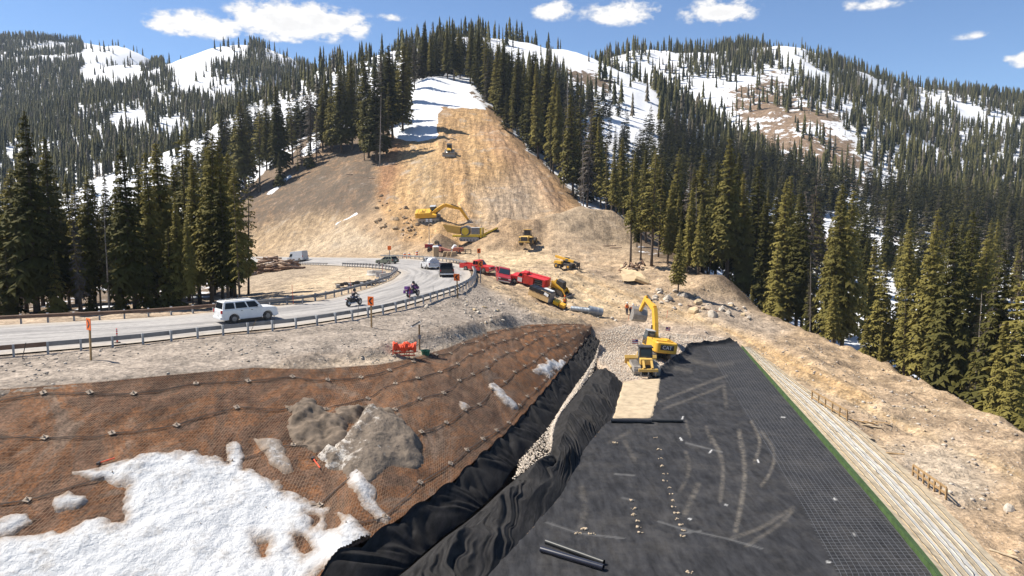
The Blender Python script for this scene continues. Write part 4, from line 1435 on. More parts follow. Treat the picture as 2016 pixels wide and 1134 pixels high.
# rustier towards the bend of the slope
sx_ = t.node('ShaderNodeSeparateXYZ')
t.link(pos, sx_.inputs[0])
rust = t.math('MULTIPLY', t.ramp(t.math('DIVIDE', sx_.outputs[0], 40.0), [(0.0, 0.0), (0.02, 1.0)]), t.ramp(n2_, [(0.38, 0.0), (0.6, 0.9)]))
c = t.mix(rust, c, (.36, .155, .042))
c = t.mix(1.0, c, t.ramp(n2_, [(0.32, 0.32), (0.5, 0.78), (0.68, 1.3)]), 'MULTIPLY')
c = t.mix(1.0, c, (1.12, .95, .84), 'MULTIPLY')
c = t.mix(1.0, c, t.ramp(n3_, [(0.36, 0.26), (0.64, .76)]), 'MULTIPLY')
t.link(c, b.inputs['Base Color'])
b.inputs['Roughness'].default_value = 0.95
t.link(t.bump(t.math('ADD', n2_, t.math('MULTIPLY', n3_, .4)), 0.4, 0.15), b.inputs['Normal'])
slope_root = thing('netted_slope', 'rusty brown slope under wire netting with rows of anchor plates below the road', 'slope', tuple(slope_rows[40, 200]))
def child(name, me, parent, mat=None, kind=None):
    o = bpy.data.objects.new(name, me)
    COL.objects.link(o)
    if mat:
        me.materials.append(mat)
    o.parent = parent
    o.matrix_parent_inverse = parent.matrix_basis.inverted()
    if kind:
        o['kind'] = kind
    return o
child('soil_face', SLOPE.mesh('soil_face'), slope_root, m_net)


def ribbon(pts, width, nrm, lift):
    """flat-topped strip along pts (n,3), with normals (n,3)"""
    d = np.gradient(pts, axis=0)
    side = np.cross(d, nrm)
    side /= np.linalg.norm(side, axis=1)[:, None] + 1e-9
    a = pts + nrm * lift + side * width / 2
    b2 = pts + nrm * lift - side * width / 2
    return a, b2


def net_mesh(name, G, su, sv, width, lift, mat, ju=0.0, seed=1):
    """wires along both directions of a sheet grid"""
    n = np.cross(np.gradient(G, axis=1), np.gradient(G, axis=0))
    n /= np.linalg.norm(n, axis=-1)[..., None] + 1e-9
    n[n[..., 2] < 0] *= -1
    AV, AF, off = [], [], 0
    rng = np.random.default_rng(seed)
    nj_, ni_ = G.shape[:2]

    def strip(P_, N_):
        nonlocal off
        P_ = P_ + rng.normal(0, ju, P_.shape) * 0.3
        a, b2 = ribbon(P_, width, N_, lift)
        m = len(P_)
        AV.append(np.concatenate([a, b2]))
        k = np.arange(m - 1)
        AF.append(np.stack([k, k + 1, k + 1 + m, k + m], -1) + off)
        off += 2 * m
    def sample(A, fj=None, fi=None):
        if fj is not None:
            j = min(int(fj), nj_ - 2)
            return A[j] * (1 - (fj - j)) + A[j + 1] * (fj - j)
        i = min(int(fi), ni_ - 2)
        return A[:, i] * (1 - (fi - i)) + A[:, i + 1] * (fi - i)
    for fj in np.arange(0, nj_ - 1, sv):
        strip(sample(G, fj=fj)[::2], sample(n, fj=fj)[::2])
    for fi in np.arange(0, ni_ - 1, su):
        strip(sample(G, fi=fi)[::4], sample(n, fi=fi)[::4])
    vs, fs = np.concatenate(AV), np.concatenate(AF)
    me = bpy.data.meshes.new(name)
    me.from_pydata(vs.tolist(), [], fs.tolist())
    me.materials.append(mat)
    return me


M_RUSTWIRE = simple('rusty_wire', (.20, .135, .088), .8, var=.4, scale=.6)
M_ROPE = simple('wire_rope', (.10, .075, .058), .8, var=.3)
M_PLATE = simple('anchor_steel', (.30, .235, .175), .75, var=.35)
# lengths: slope about 90 m long and 12 m high; cells about 16 cm
len_u = np.linalg.norm(np.diff(slope_rows[32], axis=0), axis=1).sum()
nm_ = net_mesh('wire_netting', slope_rows, .19 * NS / len_u, 1.0, .015, .05, M_RUSTWIRE, .012)
child('wire_netting', nm_, slope_root, None, 'stuff')

plate_me = MB().box((0, 0, .02), (.30, .30, .04)).cyl((0, 0, .03), (0, 0, .20), .025, n=8).box((0, 0, .06), (.09, .09, .06)).mesh('anchor_plate', M_PLATE)
prng = random.Random(12)
SN = np.cross(np.gradient(slope_rows, axis=1), np.gradient(slope_rows, axis=0))
SN /= np.linalg.norm(SN, axis=-1)[..., None]
SN[SN[..., 2] < 0] *= -1
for row in (4, 15, 28, 43, 60):
    line, nrm = slope_rows[row], SN[row]
    dd = np.concatenate([[0], np.cumsum(np.linalg.norm(np.diff(line, axis=0), axis=1))])
    u0, anchors = 4 + prng.uniform(0, 2), []
    while u0 < dd[-1] - 1:
        i = int(np.searchsorted(dd, u0))
        jj = int(min(62, max(1, row + prng.uniform(-2, 2))))
        anchors.append((i, jj))
        u0 += prng.uniform(2.6, 3.4)
    for i, jj in anchors:
        p, n_ = V(slope_rows[jj, i]), V(SN[jj, i])
        M = n_.to_track_quat('Z', 'Y').to_matrix().to_4x4() @ Matrix.Rotation(prng.uniform(0, 1.5), 4, 'Z')
        M.translation = p + n_ * .06
        o = bpy.data.objects.new('anchor_plate', plate_me)
        COL.objects.link(o)
        o.parent = slope_root
        o.matrix_parent_inverse = slope_root.matrix_basis.inverted()
        o.matrix_basis = M
    for rope in range(2):
        mb = MB()
        pts = []
        for (i, jj), (i2, jj2) in zip(anchors[:-1], anchors[1:]):
            for k in range(5):
                q = k / 5
                fi, fj = i + (i2 - i) * q, jj + (jj2 - jj) * q + (.55 * math.sin(q * math.pi) * (1 if rope else .2)) * prng.uniform(.6, 1)
                j0, i0 = int(min(63, max(0, fj))), int(fi)
                pts.append(V(slope_rows[j0, i0] + (slope_rows[j0 + 1, i0] - slope_rows[j0, i0]) * (fj - j0)) + V(SN[j0, i0]) * .08)
        mb.tube(pts, .017, 4)
        o = mb.build('anchor_rope', M_ROPE, slope_root)
        o.matrix_parent_inverse = slope_root.matrix_basis.inverted()

# ---- black fabric on the lower slope, gravel drain, wrinkled fabric roll, pad
T0 = [TOE[2]] + TOE[3:]
T1 = [PH(660, 1260, -17.2), PH(760, 1150, -16.8)] + [PH(px, py, -16.75) for px, py in ((802, 1117), (871, 1056), (925, 1017), (988, 958), (1011, 920), (1034, 900), (1080, 846), (1110, 800), (1138, 757))] + [PH(1160, 727, -16.3), PH(1176, 700, -16.0), PH(1181, 672, -15.2)]
fabG = lerp_rows([[p + V((0, 0, .16)) for p in T0], T1], [46], 640)
uu2, vv2 = np.linspace(0, 1, 640)[None, :], np.linspace(0, 1, 47)[:, None]
L2 = np.linalg.norm(np.diff(fabG[20], axis=0), axis=1).sum()
ul = uu2 * L2
fan = fbm(ul * 1.0 + vv2 * 1.6 * np.sin(ul * .9) + 0 * vv2, vv2 * .8 + 0 * ul, .75, 2, 311, .35)
scal = np.abs(((ul / 2.9) % 1) - .5) * 2              # drape between the hanging points
fabG[..., 2] += (0.42 * (np.abs(fan)) - .08) * np.sin(np.clip(vv2, 0, 1) * math.pi) ** .5 - 0.45 * (scal ** 2) * np.exp(-vv2 * 3.0) * np.clip(ul / 6, 0, 1) * (ul < L2 - 3)
fabG[..., 2] += np.where(vv2 < .02, .10, 0)
farf = np.clip((ul - (L2 - 14)) / 10, 0, 1)
fabG[..., 2] += farf * .5 * np.abs(fbm(ul + 0 * vv2, vv2 * 6 + 0 * ul, 1.3, 4, 317))


def fabric_mat(name, base, dusty, gloss=0.55):
    m, t, b = new_mat(name)
    geo_ = t.node('ShaderNodeNewGeometry')
    p_ = geo_.outputs['Position']
    n_a = t.noise(p_, .5, 8, .76)
    n_b = t.noise(t.mapping(p_, scale=(1, .22, 1), rot=(0, 0, R(18))), 3.0, 6, .7)
    c_ = t.mix(1.0, (*base, 1), t.ramp(n_b, [(0.36, .6), (0.64, 1.4)]), 'MULTIPLY')
    if dusty:
        c_ = t.mix(t.math('MULTIPLY', t.ramp(n_a, [(0.46, 0.0), (0.66, 1.0)]), dusty), c_, (.20, .18, .155))
    t.link(c_, b.inputs['Base Color'])
    b.inputs['Roughness'].default_value = gloss
    b.inputs['Specular IOR Level'].default_value = .12
    t.link(t.bump(n_b, .15, .03), b.inputs['Normal'])
    return m, t, b, c_


m_fab = fabric_mat('black_geotextile', (.019, .018, .018), .04, .9)[0]
o = bpy.data.objects.new('fabric_sheet', Sheet(fabG).mesh('fabric_sheet'))
o.data.materials.append(m_fab)
COL.objects.link(o)
tag(o, 'black geotextile hanging over the foot of the netted slope', 'fabric sheet')

T2 = [PH(664, 1262, -17.15), PH(764, 1151, -16.75)] + [PH(px, py, -16.75) for px, py in ((806, 1118), (876, 1058), (931, 1019), (992, 962), (1036, 927), (1080, 898), (1086, 880), (1084, 853), (1097, 822), (1128, 784))] + [PH(1158, 745, -16.6), PH(1174, 729, -16.3)]
PL2 = [PH(880, 1260, -16.96), PH(940, 1160, -16.96)] + [p + V((0, 0, .04)) for p in (PADL[7], PADL[6], PADL[5], PADL[4], PADL[3], PADL[2], PADL[1], PADL[0])]
a_, b_ = resample(T2, 60), resample(PL2, 60)
T3 = [V(a_[i] * .62 + b_[i] * .38 + np.array([0, 0, .95 + .25 * math.sin(i * .9) - (.35 if i > 50 else 0)])) for i in range(60)]
T3b = [V(a_[i] * .28 + b_[i] * .72 + np.array([0, 0, .62 + .2 * math.sin(i * .7 + 1)])) for i in range(60)]
rollG = lerp_rows([T2, T3, T3b, PL2], [26, 26, 32], 760)
nr = rollG.shape[0]
uu3, vv3 = np.linspace(0, 1, 760)[None, :], np.linspace(0, 1, nr)[:, None]
L3 = np.linalg.norm(np.diff(rollG[30], axis=0), axis=1).sum()
ul = uu3 * L3
sweep = ul * (.42 + .25 * np.clip((uu3 - .45) * 4, 0, 1)) + vv3 * 4.6 + 1.2 * fbm(ul + 0 * vv3, vv3 * 6 + 0 * ul, 3.0, 3, 331)
f1 = 1 - np.abs(fbm(sweep, vv3 * .5 + ul * .05, .46, 2, 333, .35)) * 2.0
f2 = 1 - np.abs(fbm(sweep * 1.0, vv3 * .9 + ul * .09, .20, 2, 335, .4)) * 2.0
smoothq = np.clip(1.15 - np.abs(uu3 - .86) * 5, 0, 1) * .75      # the tauter far stretch
env = np.sin(np.clip(vv3 * 1.0, 0, 1) * math.pi) ** .6
rollG[..., 2] += env * (1 - .8 * smoothq) * (0.32 * f1 + .11 * f2 - .18) * np.clip(.75 + 1.1 * fbm(ul + 0 * vv3, vv3 * 5 + 0 * ul, 3.5, 2, 339), .15, 1.5)
ROLL = Sheet(rollG)
o = bpy.data.objects.new('wrinkled_fabric', ROLL.mesh('wrinkled_fabric'))
o.data.materials.append(fabric_mat('black_geotextile_folds', (.022, .021, .021), .04, .9)[0])
COL.objects.link(o)
tag(o, 'long black geotextile in heavy wrinkles between gravel drain and flat pad', 'fabric sheet')

# pad
yl = np.array([p.y for p in PADL[::-1]][0:] + [p.y for p in PAD_FAR[1:-1]])
xl = np.array([p.x for p in PADL[::-1]][0:] + [p.x for p in PAD_FAR[1:-1]])
so_ = np.argsort(yl)
yl, xl = yl[so_], xl[so_]
yr = np.array([p.y for p in PAD_R[::-1]] + [93.0]); xr = np.array([p.x for p in PAD_R[::-1]] + [PAD_R[0].x + .5])
rows_y = np.concatenate([np.arange(15, 60, .13), np.arange(60, PAD_FAR[-2].y - .05, .2)])
NCOL = 190
padG = np.zeros((len(rows_y), NCOL, 3))
for j, y in enumerate(rows_y):
    x0, x1 = np.interp(y, yl, xl) - .15, np.interp(y, yr, xr)
    padG[j, :, 0] = np.linspace(x0, max(x0 + .3, x1), NCOL)
    padG[j, :, 1] = y
PX_, PY_ = padG[..., 0], padG[..., 1]
padG[..., 2] = 3.0 + .05 + fbm(PX_, PY_, 5, 3, 341) * .05 + np.abs(fbm(PX_ * .5 + PY_ * .22, PY_ * .2 - PX_ * .1, .35, 3, 343)) * .06 + np.where(((PX_ + .12 * PY_) % 4.6) < .12, .03, 0)
dl_ = np.clip(1 - (PX_ - np.interp(PY_, yl, xl)) / .9, 0, 1) * (PY_ > 73)
padG[..., 2] += dl_ ** 1.5 * (.35 + .5 * np.abs(fbm(PX_, PY_, 1.1, 3, 345)))
de_ = np.clip(1 - (PAD_FAR[-2].y - PY_) / .8, 0, 1) * (PX_ > 21)
padG[..., 2] += de_ * (.25 + .4 * np.abs(fbm(PX_, PY_, .9, 3, 346)))
qx, qy = proj(PX_, PY_, padG[..., 2])
dust = np.zeros(PX_.shape)
scuff = np.zeros(PX_.shape)
def track(pts, w, k):
    global dust
    for _ in range(2):      # rounded curve
        q_ = [pts[0]]
        for (x0, y0), (x1, y1) in zip(pts[:-1], pts[1:]):
            q_ += [(x0 * .75 + x1 * .25, y0 * .75 + y1 * .25), (x0 * .25 + x1 * .75, y0 * .25 + y1 * .75)]
        pts = q_ + [pts[-1]]
    w = w * .75
    d = polydist(qx, qy, pts, closed=False)
    dust = np.maximum(dust, k * np.clip(1.3 - d / w, 0, 1))
for pts, w, k in [([(1400, 860), (1422, 900), (1424, 940), (1418, 985)], 6, .75), ([(1455, 850), (1468, 920), (1462, 980), (1448, 1045)], 7, .85), ([(1480, 830), (1500, 870), (1485, 910)], 5, .95), ([(1500, 850), (1528, 890), (1518, 930), (1500, 955)], 5, .8),
                  ([(1375, 955), (1360, 985), (1348, 1012)], 8, .6), ([(1350, 890), (1360, 925), (1340, 965)], 6, .5), ([(1300, 790), (1400, 750), (1430, 740)], 4, .55), ([(1305, 805), (1400, 770), (1420, 760)], 4, .5), ([(1230, 870), (1245, 895), (1250, 905)], 6, .4),
                  ([(1145, 960), (1155, 1000), (1140, 1040)], 10, .35), ([(1440, 1060), (1500, 1040), (1560, 1000)], 6, .55), ([(1470, 1075), (1540, 1030), (1560, 1005)], 6, .5), ([(1350, 830), (1358, 860)], 4, .6), ([(1425, 760), (1430, 800)], 6, .5), ([(1240, 850), (1200, 870)], 5, .35),
                  ([(1340, 700), (1390, 720), (1440, 715)], 7, .4), ([(1300, 720), (1360, 730)], 6, .45), ([(1390, 840), (1400, 870)], 5, .5)]:
    track(pts, w, k)
def mark(pts, w=1.2, k=1.0):
    global scuff
    d = polydist(qx, qy, pts, closed=False)
    scuff = np.maximum(scuff, k * np.clip(1.4 - d / w, 0, 1))
mrng = random.Random(31)
for pts in [[(1350, 872), (1422, 890)], [(1075, 1028), (1140, 1050), (1230, 1060)], [(1295, 1026), (1340, 1040), (1430, 1060), (1500, 1080)], [(1225, 980), (1248, 985)], [(1210, 933), (1248, 936)], [(1380, 1045), (1340, 1050)]]:
    mark(pts, 1.6, .12)
for k in range(15):
    px, py = mrng.uniform(1250, 1700), mrng.uniform(740, 1110)
    if px > 1460 + (py - 685) * .80 or px < 1290 - (py - 800) * .5:
        continue
    a = mrng.uniform(0, 3.14)
    mark([(px, py), (px + 7 * math.cos(a), py + 5 * math.sin(a))], 1.3, mrng.uniform(.5, 1))
m_pad, t, b, c_ = fabric_mat('black_geotextile_pad', (.026, .026, .028), .12, .75)
c_ = t.mix(t.math('MULTIPLY', t.attr('dust'), t.ramp(t.noise(t.node('ShaderNodeNewGeometry').outputs['Position'], 2.2, 6, .75), [(.38, .04), (.64, .62)])), c_, (.235, .205, .165))
c_ = t.mix(t.attr('scuff'), c_, (.55, .54, .52))
t.link(c_, b.inputs['Base Color'])
me = Sheet(padG).mesh('pad_fabric')
set_attr(me, 'dust', dust)
set_attr(me, 'scuff', scuff)
me.materials.append(m_pad)
PAD = Sheet(padG)
o = bpy.data.objects.new('pad_fabric', me)
COL.objects.link(o)
tag(o, 'large flat black geotextile covering the fill pad, marked by dusty tyre tracks', 'fabric sheet')

# sand lane behind the dozer
sandL, sandR = [PH(1226, 752, -16.9), PH(1215, 790, -16.95), PH(1206, 824, -16.95)], [PH(1302, 745, -16.9), PH(1294, 790, -16.95), PH(1284, 824, -16.95)]
sg = np.stack([resample(sandL, 60) + (resample(sandR, 60) - resample(sandL, 60)) * k / 30 for k in range(31)])
sg[0, :, 0] += fbm(sg[0, :, 1], sg[0, :, 1] * 0, .8, 3, 352) * .25
sg[-1, :, 0] += fbm(sg[-1, :, 1], sg[-1, :, 1] * 0, .8, 3, 353) * .25
sg[..., 2] = 3.0 + .16 + fbm(sg[..., 0], sg[..., 1], 1.2, 3, 351) * .06
sg[[0, -1], :, 2] -= .18
sg[:, -1, 2] -= .12
m_sand = simple('damp_sand', (.42, .33, .22), .95, var=.22, scale=1.4, bump=.5)
o = struct('sand_lane', Sheet(sg).mesh('sand_lane'), m_sand)

# wire grid mat along the pad edge
wl = [V((p.x - .25, p.y, 3.10)) for p in PAD_R[:-1]]
wi = [V((p.x - 4.6, p.y, 3.10)) for p in PAD_R[:-1]]
wg = lerp_rows([wl, wi], [20], 380)
wg[..., 2] += .05 + fbm(wg[..., 0], wg[..., 1], 1.5, 2, 355) * .04
M_WIRE = simple('galvanised_wire', (.105, .108, .115), .6, metal=.0, var=.2)
me = net_mesh('wire_grid_mat', wg, 380 / 84 * .45, 20 / 4.35 * .28, .024, .02, M_WIRE, .01, 5)
o = bpy.data.objects.new('wire_grid_mat', me)
COL.objects.link(o)
tag(o, 'pale welded wire grid lying along the right edge of the black pad', 'wire mesh')

# green upstand and the stepped facing outside it
edge = smooth_line(resample(PAD_R, 160), 2)
sout = smooth_line(resample(STRIP, 160), 2)
def band(f0, z0, f1, z1, thick=0.0, jit=0.0, seed=0):
    """strip between two fractions of the facing width"""
    A = edge + (sout - edge) * f0
    B = edge + (sout - edge) * f1
    A, B = A.copy(), B.copy()
    A[:, 2] += z0
    B[:, 2] += z1
    rr_ = np.random.default_rng(seed)
    A[:, :2] += rr_.normal(0, jit, (160, 2)); B[:, :2] += rr_.normal(0, jit, (160, 2))
    return A, B
def ring_strip(A, B, thick):
    mb = MB()
    rings = []
    for a, b2 in zip(A, B):
        rings.append([a, b2, b2 - np.array([0, 0, thick]), a - np.array([0, 0, thick])])
    mb.loft(rings)
    return mb
M_GREEN = simple('green_mesh_fabric', (.055, .098, .030), .85, var=.35, scale=1.5)
A, B = band(-.02, .34, .05, .30)
rings = [[a, b2, b2 - np.array([-.1, 0, .75]), a - np.array([0, 0, .6])] for a, b2 in zip(A, B)]
gm = MB().loft(rings).build('green_edging', M_GREEN)
tag(gm, 'dark green mesh upstand running along the right edge of the black pad', 'edging')
wall = thing('retaining_wall', 'stepped pale wall facing descending from the green edge to the dirt', 'wall', tuple(edge[60]))
M_PALE = simple('pale_facing', (.60, .565, .50), .85, var=.2, scale=1.2)
M_TAN = simple('tan_facing', (.50, .405, .275), .95, var=.3, scale=2.0, bump=.4)
M_CABLE = simple('dark_cable', (.05, .052, .05), .6)
fr = [.05, .16, .26, .33, .42, .49, .58, .66, .76, .86, 1.0]
for i in range(len(fr) - 1):
    A, B = band(fr[i], .18 - .01 * i, fr[i + 1] + .012, .10 - .01 * i, seed=i)
    o = ring_strip(A, B, .5).build('facing_step', [M_TAN, M_TAN, M_PALE, M_TAN, M_PALE, M_PALE, M_TAN, M_PALE, M_TAN, M_TAN][i], wall)
    o.matrix_parent_inverse = wall.matrix_basis.inverted()
    if 0 < i:
        A, _ = band(fr[i], .20 - .01 * i, fr[i], .2, jit=.02, seed=20 + i)
        o = MB().tube([V(p) for p in A], .022, 4).build('edge_cable', M_CABLE, wall)
        o.matrix_parent_inverse = wall.matrix_basis.inverted()

# ------------------------------------------------------------ snow lying on the netted slope
def snow_mat(name, dirty):
    m, t, b = new_mat(name)
    p_ = t.node('ShaderNodeNewGeometry').outputs['Position']
    n_a, n_b = t.noise(p_, .7, 6, .7), t.noise(p_, 4.0, 5, .7)
    w = t.mix(n_b, (.62, .625, .63), (.47, .47, .47))
    f = t.ramp(t.math('ADD', n_a, t.math('MULTIPLY', t.math('SUBTRACT', n_b, .5), .5)), [(max(.02, .68 - dirty * .5), 0.0), (max(.1, .86 - dirty * .42), 1.0)])
    c_ = t.mix(t.math('MULTIPLY', f, .35 + .65 * dirty), w, (.22, .185, .15))
    c_ = t.mix(t.math('MULTIPLY', t.math('MULTIPLY', t.attr('rim'), t.attr('rim')), t.ramp(n_b, [(.3, .55), (.55, 1.0)])), c_, (.24, .17, .115))
    t.link(c_, b.inputs['Base Color'])
    b.inputs['Roughness'].default_value = .7
    b.inputs['Subsurface Weight'].default_value = 0.0
    t.link(t.bump(t.math('ADD', t.math('MULTIPLY', n_a, 1.5), n_b), .95, .14), b.inputs['Normal'])
    return m
M_SNOW, M_SNOWD = snow_mat('old_snow', .30), snow_mat('dirty_snow', .85)


def patch_on(sheet, name, polys, holes, thick, soft, mat, step=.13, jag=5.0, rough=.08, seed=1, ridge=None):
    """heap of snow with the outline seen in the photograph lying on a sheet"""
    P_ = [sheet.at(px, py)[0] for poly in polys for px, py in poly]
    P_ = [p for p in P_ if p is not None]
    x0, x1, y0, y1 = min(p.x for p in P_) - 1.0, max(p.x for p in P_) + 1.0, min(p.y for p in P_) - 1.0, max(p.y for p in P_) + 1.0
    xs, ys = np.arange(x0, x1, step), np.arange(y0, y1, step)
    XX, YY = np.meshgrid(xs, ys)
    ZB = np.full(XX.shape, np.nan)
    for j in range(XX.shape[0]):
        for i in range(XX.shape[1]):
            z = sheet.z(XX[j, i], YY[j, i])
            if z is not None:
                ZB[j, i] = z
    ax, ay = proj(XX, YY, np.nan_to_num(ZB, nan=-50))
    ax = ax + fbm(XX, YY, .9, 4, seed) * jag
    ay = ay + fbm(XX, YY, .8, 4, seed + 3) * jag
    d = np.full(XX.shape, -1e9)
    for poly in polys:
        dd_ = polydist(ax, ay, poly)
        d = np.maximum(d, np.where(inpoly(ax, ay, poly), dd_, -dd_))
    for poly in holes:
        dd_ = polydist(ax, ay, poly)
        d = np.minimum(d, np.where(inpoly(ax, ay, poly), -dd_, dd_))
    pxm = FPX / np.hypot(YY, XX).clip(20)
    dm = d / pxm
    top = thick * (1 - np.exp(-np.clip(dm, 0, 9) / soft)) + np.where(dm > 0, (fbm(XX, YY, 1.0, 5, seed + 9) * rough + np.abs(fbm(XX, YY, .35, 3, seed + 11)) * rough * .6) * np.clip(dm / .3, 0, 1), 0)
    if ridge is not None:
        top = top + ridge(ax, ay) * np.clip(dm / .5, 0, 1)
    H_ = np.where(dm > 0, top, np.clip(dm * 1.5, -.25, 0)) + .07
    use = (dm > -.22) & ~np.isnan(ZB)
    idx = np.full(XX.shape, -1)
    idx[use] = np.arange(use.sum())
    vs = np.stack([XX[use], YY[use], (ZB + H_)[use]], -1)
    q = np.stack([idx[:-1, :-1], idx[:-1, 1:], idx[1:, 1:], idx[1:, :-1]], -1).reshape(-1, 4)
    q = q[(q >= 0).all(1)]
    c0 = vs.mean(0)
    me = bpy.data.meshes.new(name)
    me.from_pydata((vs - c0).tolist(), [], q.tolist())
    me.polygons.foreach_set('use_smooth', np.ones(len(me.polygons), bool))
    me.materials.append(mat)
    set_attr(me, 'rim', np.clip(1 - dm[use] / .75, 0, 1))
    o = bpy.data.objects.new(name, me)
    o.location = c0
    COL.objects.link(o)
    return o


def zp(L, ox, oy, k=2.613):
    return [(ox + x / k, oy + y / k) for x, y in L]
big = zp([(-60, 1000), (20, 940), (250, 930), (380, 900), (440, 850), (660, 850), (650, 760), (672, 690), (640, 672), (500, 650), (380, 620), (410, 590), (560, 560), (700, 520), (830, 492), (1000, 495), (1050, 530),
          (1150, 545), (1160, 470), (1200, 452), (1260, 520), (1262, 580), (1400, 640), (1480, 710), (1600, 750), (1680, 800), (1660, 830), (1790, 810), (1860, 880), (1930, 930), (1900, 1000), (1790, 1080), (1700, 1100), (1620, 1140), (1500, 1250), (-60, 1250)], 0, 700)
holes = [zp([(440, 770), (500, 720), (600, 690), (672, 690), (655, 760), (640, 860), (560, 850), (470, 820)], 0, 700), zp([(1590, 800), (1640, 810), (1640, 880), (1600, 890)], 0, 700), zp([(1660, 830), (1740, 815), (1730, 880), (1680, 890)], 0, 700),
         zp([(1520, 930), (1570, 930), (1610, 1020), (1570, 1040), (1530, 990)], 0, 700), zp([(1310, 965), (1380, 960), (1370, 1030), (1340, 1030)], 0, 700)]
o = patch_on(SLOPE, 'snow_patch', [big], holes, .18, .7, M_SNOW, .10, 17, .12, 401)
tag(o, 'large white snow patch covering the lower left of the netted slope', 'snow', 'snow patches on the netted slope')
SNW = [('snow_patch', zp([(270, 740), (350, 700), (430, 715), (450, 745), (400, 790), (330, 795), (280, 800)], 0, 700), .14, M_SNOW, 'small rounded snow patch at the upper left rim of the large snow patch'),
       ('snow_patch', zp([(-60, 870), (60, 815), (140, 820), (165, 860), (110, 900), (20, 940), (-60, 950)], 0, 700), .16, M_SNOW, 'snow patch cut by the left border beside a steel anchor plate'),
       ('snow_patch', zp([(1310, 435), (1380, 425), (1450, 450), (1480, 520), (1500, 590), (1460, 605), (1400, 560), (1340, 490)], 0, 700), .2, M_SNOWD, 'grey dirty snow lump between the large patch and the muddy heap'),
       ('snow_patch', zp([(1440, 80), (1500, 30), (1600, 15), (1620, 40), (1590, 60), (1560, 85), (1530, 85), (1525, 120), (1500, 105), (1450, 85)], 500, 700), .3, M_SNOW, 'white snow patch highest on the netted slope, near the far end'),
       ('snow_patch', zp([(1210, 165), (1240, 150), (1280, 180), (1330, 220), (1350, 265), (1330, 275), (1280, 240), (1240, 210)], 500, 700), .3, M_SNOW, 'elongated white snow strip lying downslope, middle of the netted slope'),
       ('snow_patch', zp([(1055, 245), (1100, 240), (1110, 265), (1085, 278), (1065, 265)], 500, 700), .2, M_SNOW, 'smallest snow patch, beside the elongated snow strip'),
       ('snow_patch', zp([(455, 590), (520, 570), (570, 620), (620, 700), (650, 790), (700, 840), (690, 860), (640, 850), (600, 790), (520, 720), (470, 660)], 500, 700), .35, M_SNOW, 'white snow tongue running down from the muddy snow heap'),
       ('snow_patch', zp([(1340, 545), (1365, 535), (1385, 545), (1380, 560), (1350, 575)], 500, 700), .2, M_SNOW, 'little snow remnant on the gravel drain')]
for k, (nm, poly, th, mt, lb) in enumerate(SNW[:-1]):
    o = patch_on(SLOPE, nm, [poly], [], th * .55, .5, mt, .10, 11, .12, 420 + 7 * k)
    tag(o, lb, 'snow', 'snow patches on the netted slope')
heap = zp([(350, 500), (420, 490), (470, 430), (500, 380), (570, 290), (640, 270), (760, 330), (830, 400), (860, 450), (855, 560), (780, 580), (700, 570), (600, 640), (520, 640), (450, 600), (380, 590)], 500, 700)
def ridge_f(ax, ay):
    d1 = polydist(ax, ay, zp([(380, 540), (480, 440), (580, 310)], 500, 700), closed=False)
    return .42 * np.exp(-(d1 / 14) ** 2) + .28 * np.exp(-(polydist(ax, ay, zp([(580, 300), (840, 450)], 500, 700), closed=False) / 18) ** 2)
m_heap, t, b = new_mat('muddy_snow')
p_ = t.node('ShaderNodeNewGeometry').outputs['Position']
n_a, n_b = t.noise(p_, .8, 6, .7), t.noise(p_, 5, 5, .7)
gx = t.node('ShaderNodeSeparateXYZ')
t.link(t.node('ShaderNodeTexCoord').outputs['Object'], gx.inputs[0])
wf = t.math('ADD', t.math('MULTIPLY', gx.outputs[0], -0.16), t.math('MULTIPLY', t.math('SUBTRACT', t.noise(p_, 1.3, 9, .82), .50), 3.4))
c_ = t.mix(t.ramp(wf, [(.25, 0.0), (.50, 1.0)]), t.mix(n_b, (.10, .078, .058), (.24, .19, .145)), (.52, .475, .42))
t.link(c_, b.inputs['Base Color'])
b.inputs['Roughness'].default_value = .85
t.link(t.bump(t.math('ADD', n_a, t.math('MULTIPLY', n_b, .5)), .9, .3), b.inputs['Normal'])
o = patch_on(SLOPE, 'muddy_snow_heap', [heap], [], .34, .6, m_heap, .11, 12, .26, 470, ridge_f)
tag(o, 'block of mud covered snow with white flank in the middle of the slope', 'snow heap')
mud = zp([(170, 250), (280, 240), (380, 290), (500, 270), (580, 260), (700, 280), (740, 330), (640, 270), (560, 300), (500, 380), (470, 440), (400, 480), (300, 500), (200, 440), (180, 350)], 500, 700)
M_MUD = simple('loose_dark_dirt', (.145, .11, .08), .95, var=.5, scale=1.6, bump=.9)
o = patch_on(SLOPE, 'dirt_slide', [mud], [], .40, .6, M_MUD, .11, 18, .34, 480)
tag(o, 'loose dark dirt slid onto the netting above the muddy snow heap', 'dirt pile')

# ------------------------------------------------------------ stones
def ico(seed, flat_=.75, j=.25):
    bm = bmesh.new()
    bmesh.ops.create_icosphere(bm, subdivisions=1, radius=1)
    rng = random.Random(seed)
    for v in bm.verts:
        v.co *= 1 + rng.uniform(-j, j)
        v.co.z *= flat_
    vs = np.array([tuple(v.co) for v in bm.verts], np.float32)
    fs = np.array([[v.index for v in f.verts] for f in bm.faces], np.int32)
    bm.free()
    return vs, fs
STONES = [ico(k) for k in range(5)]


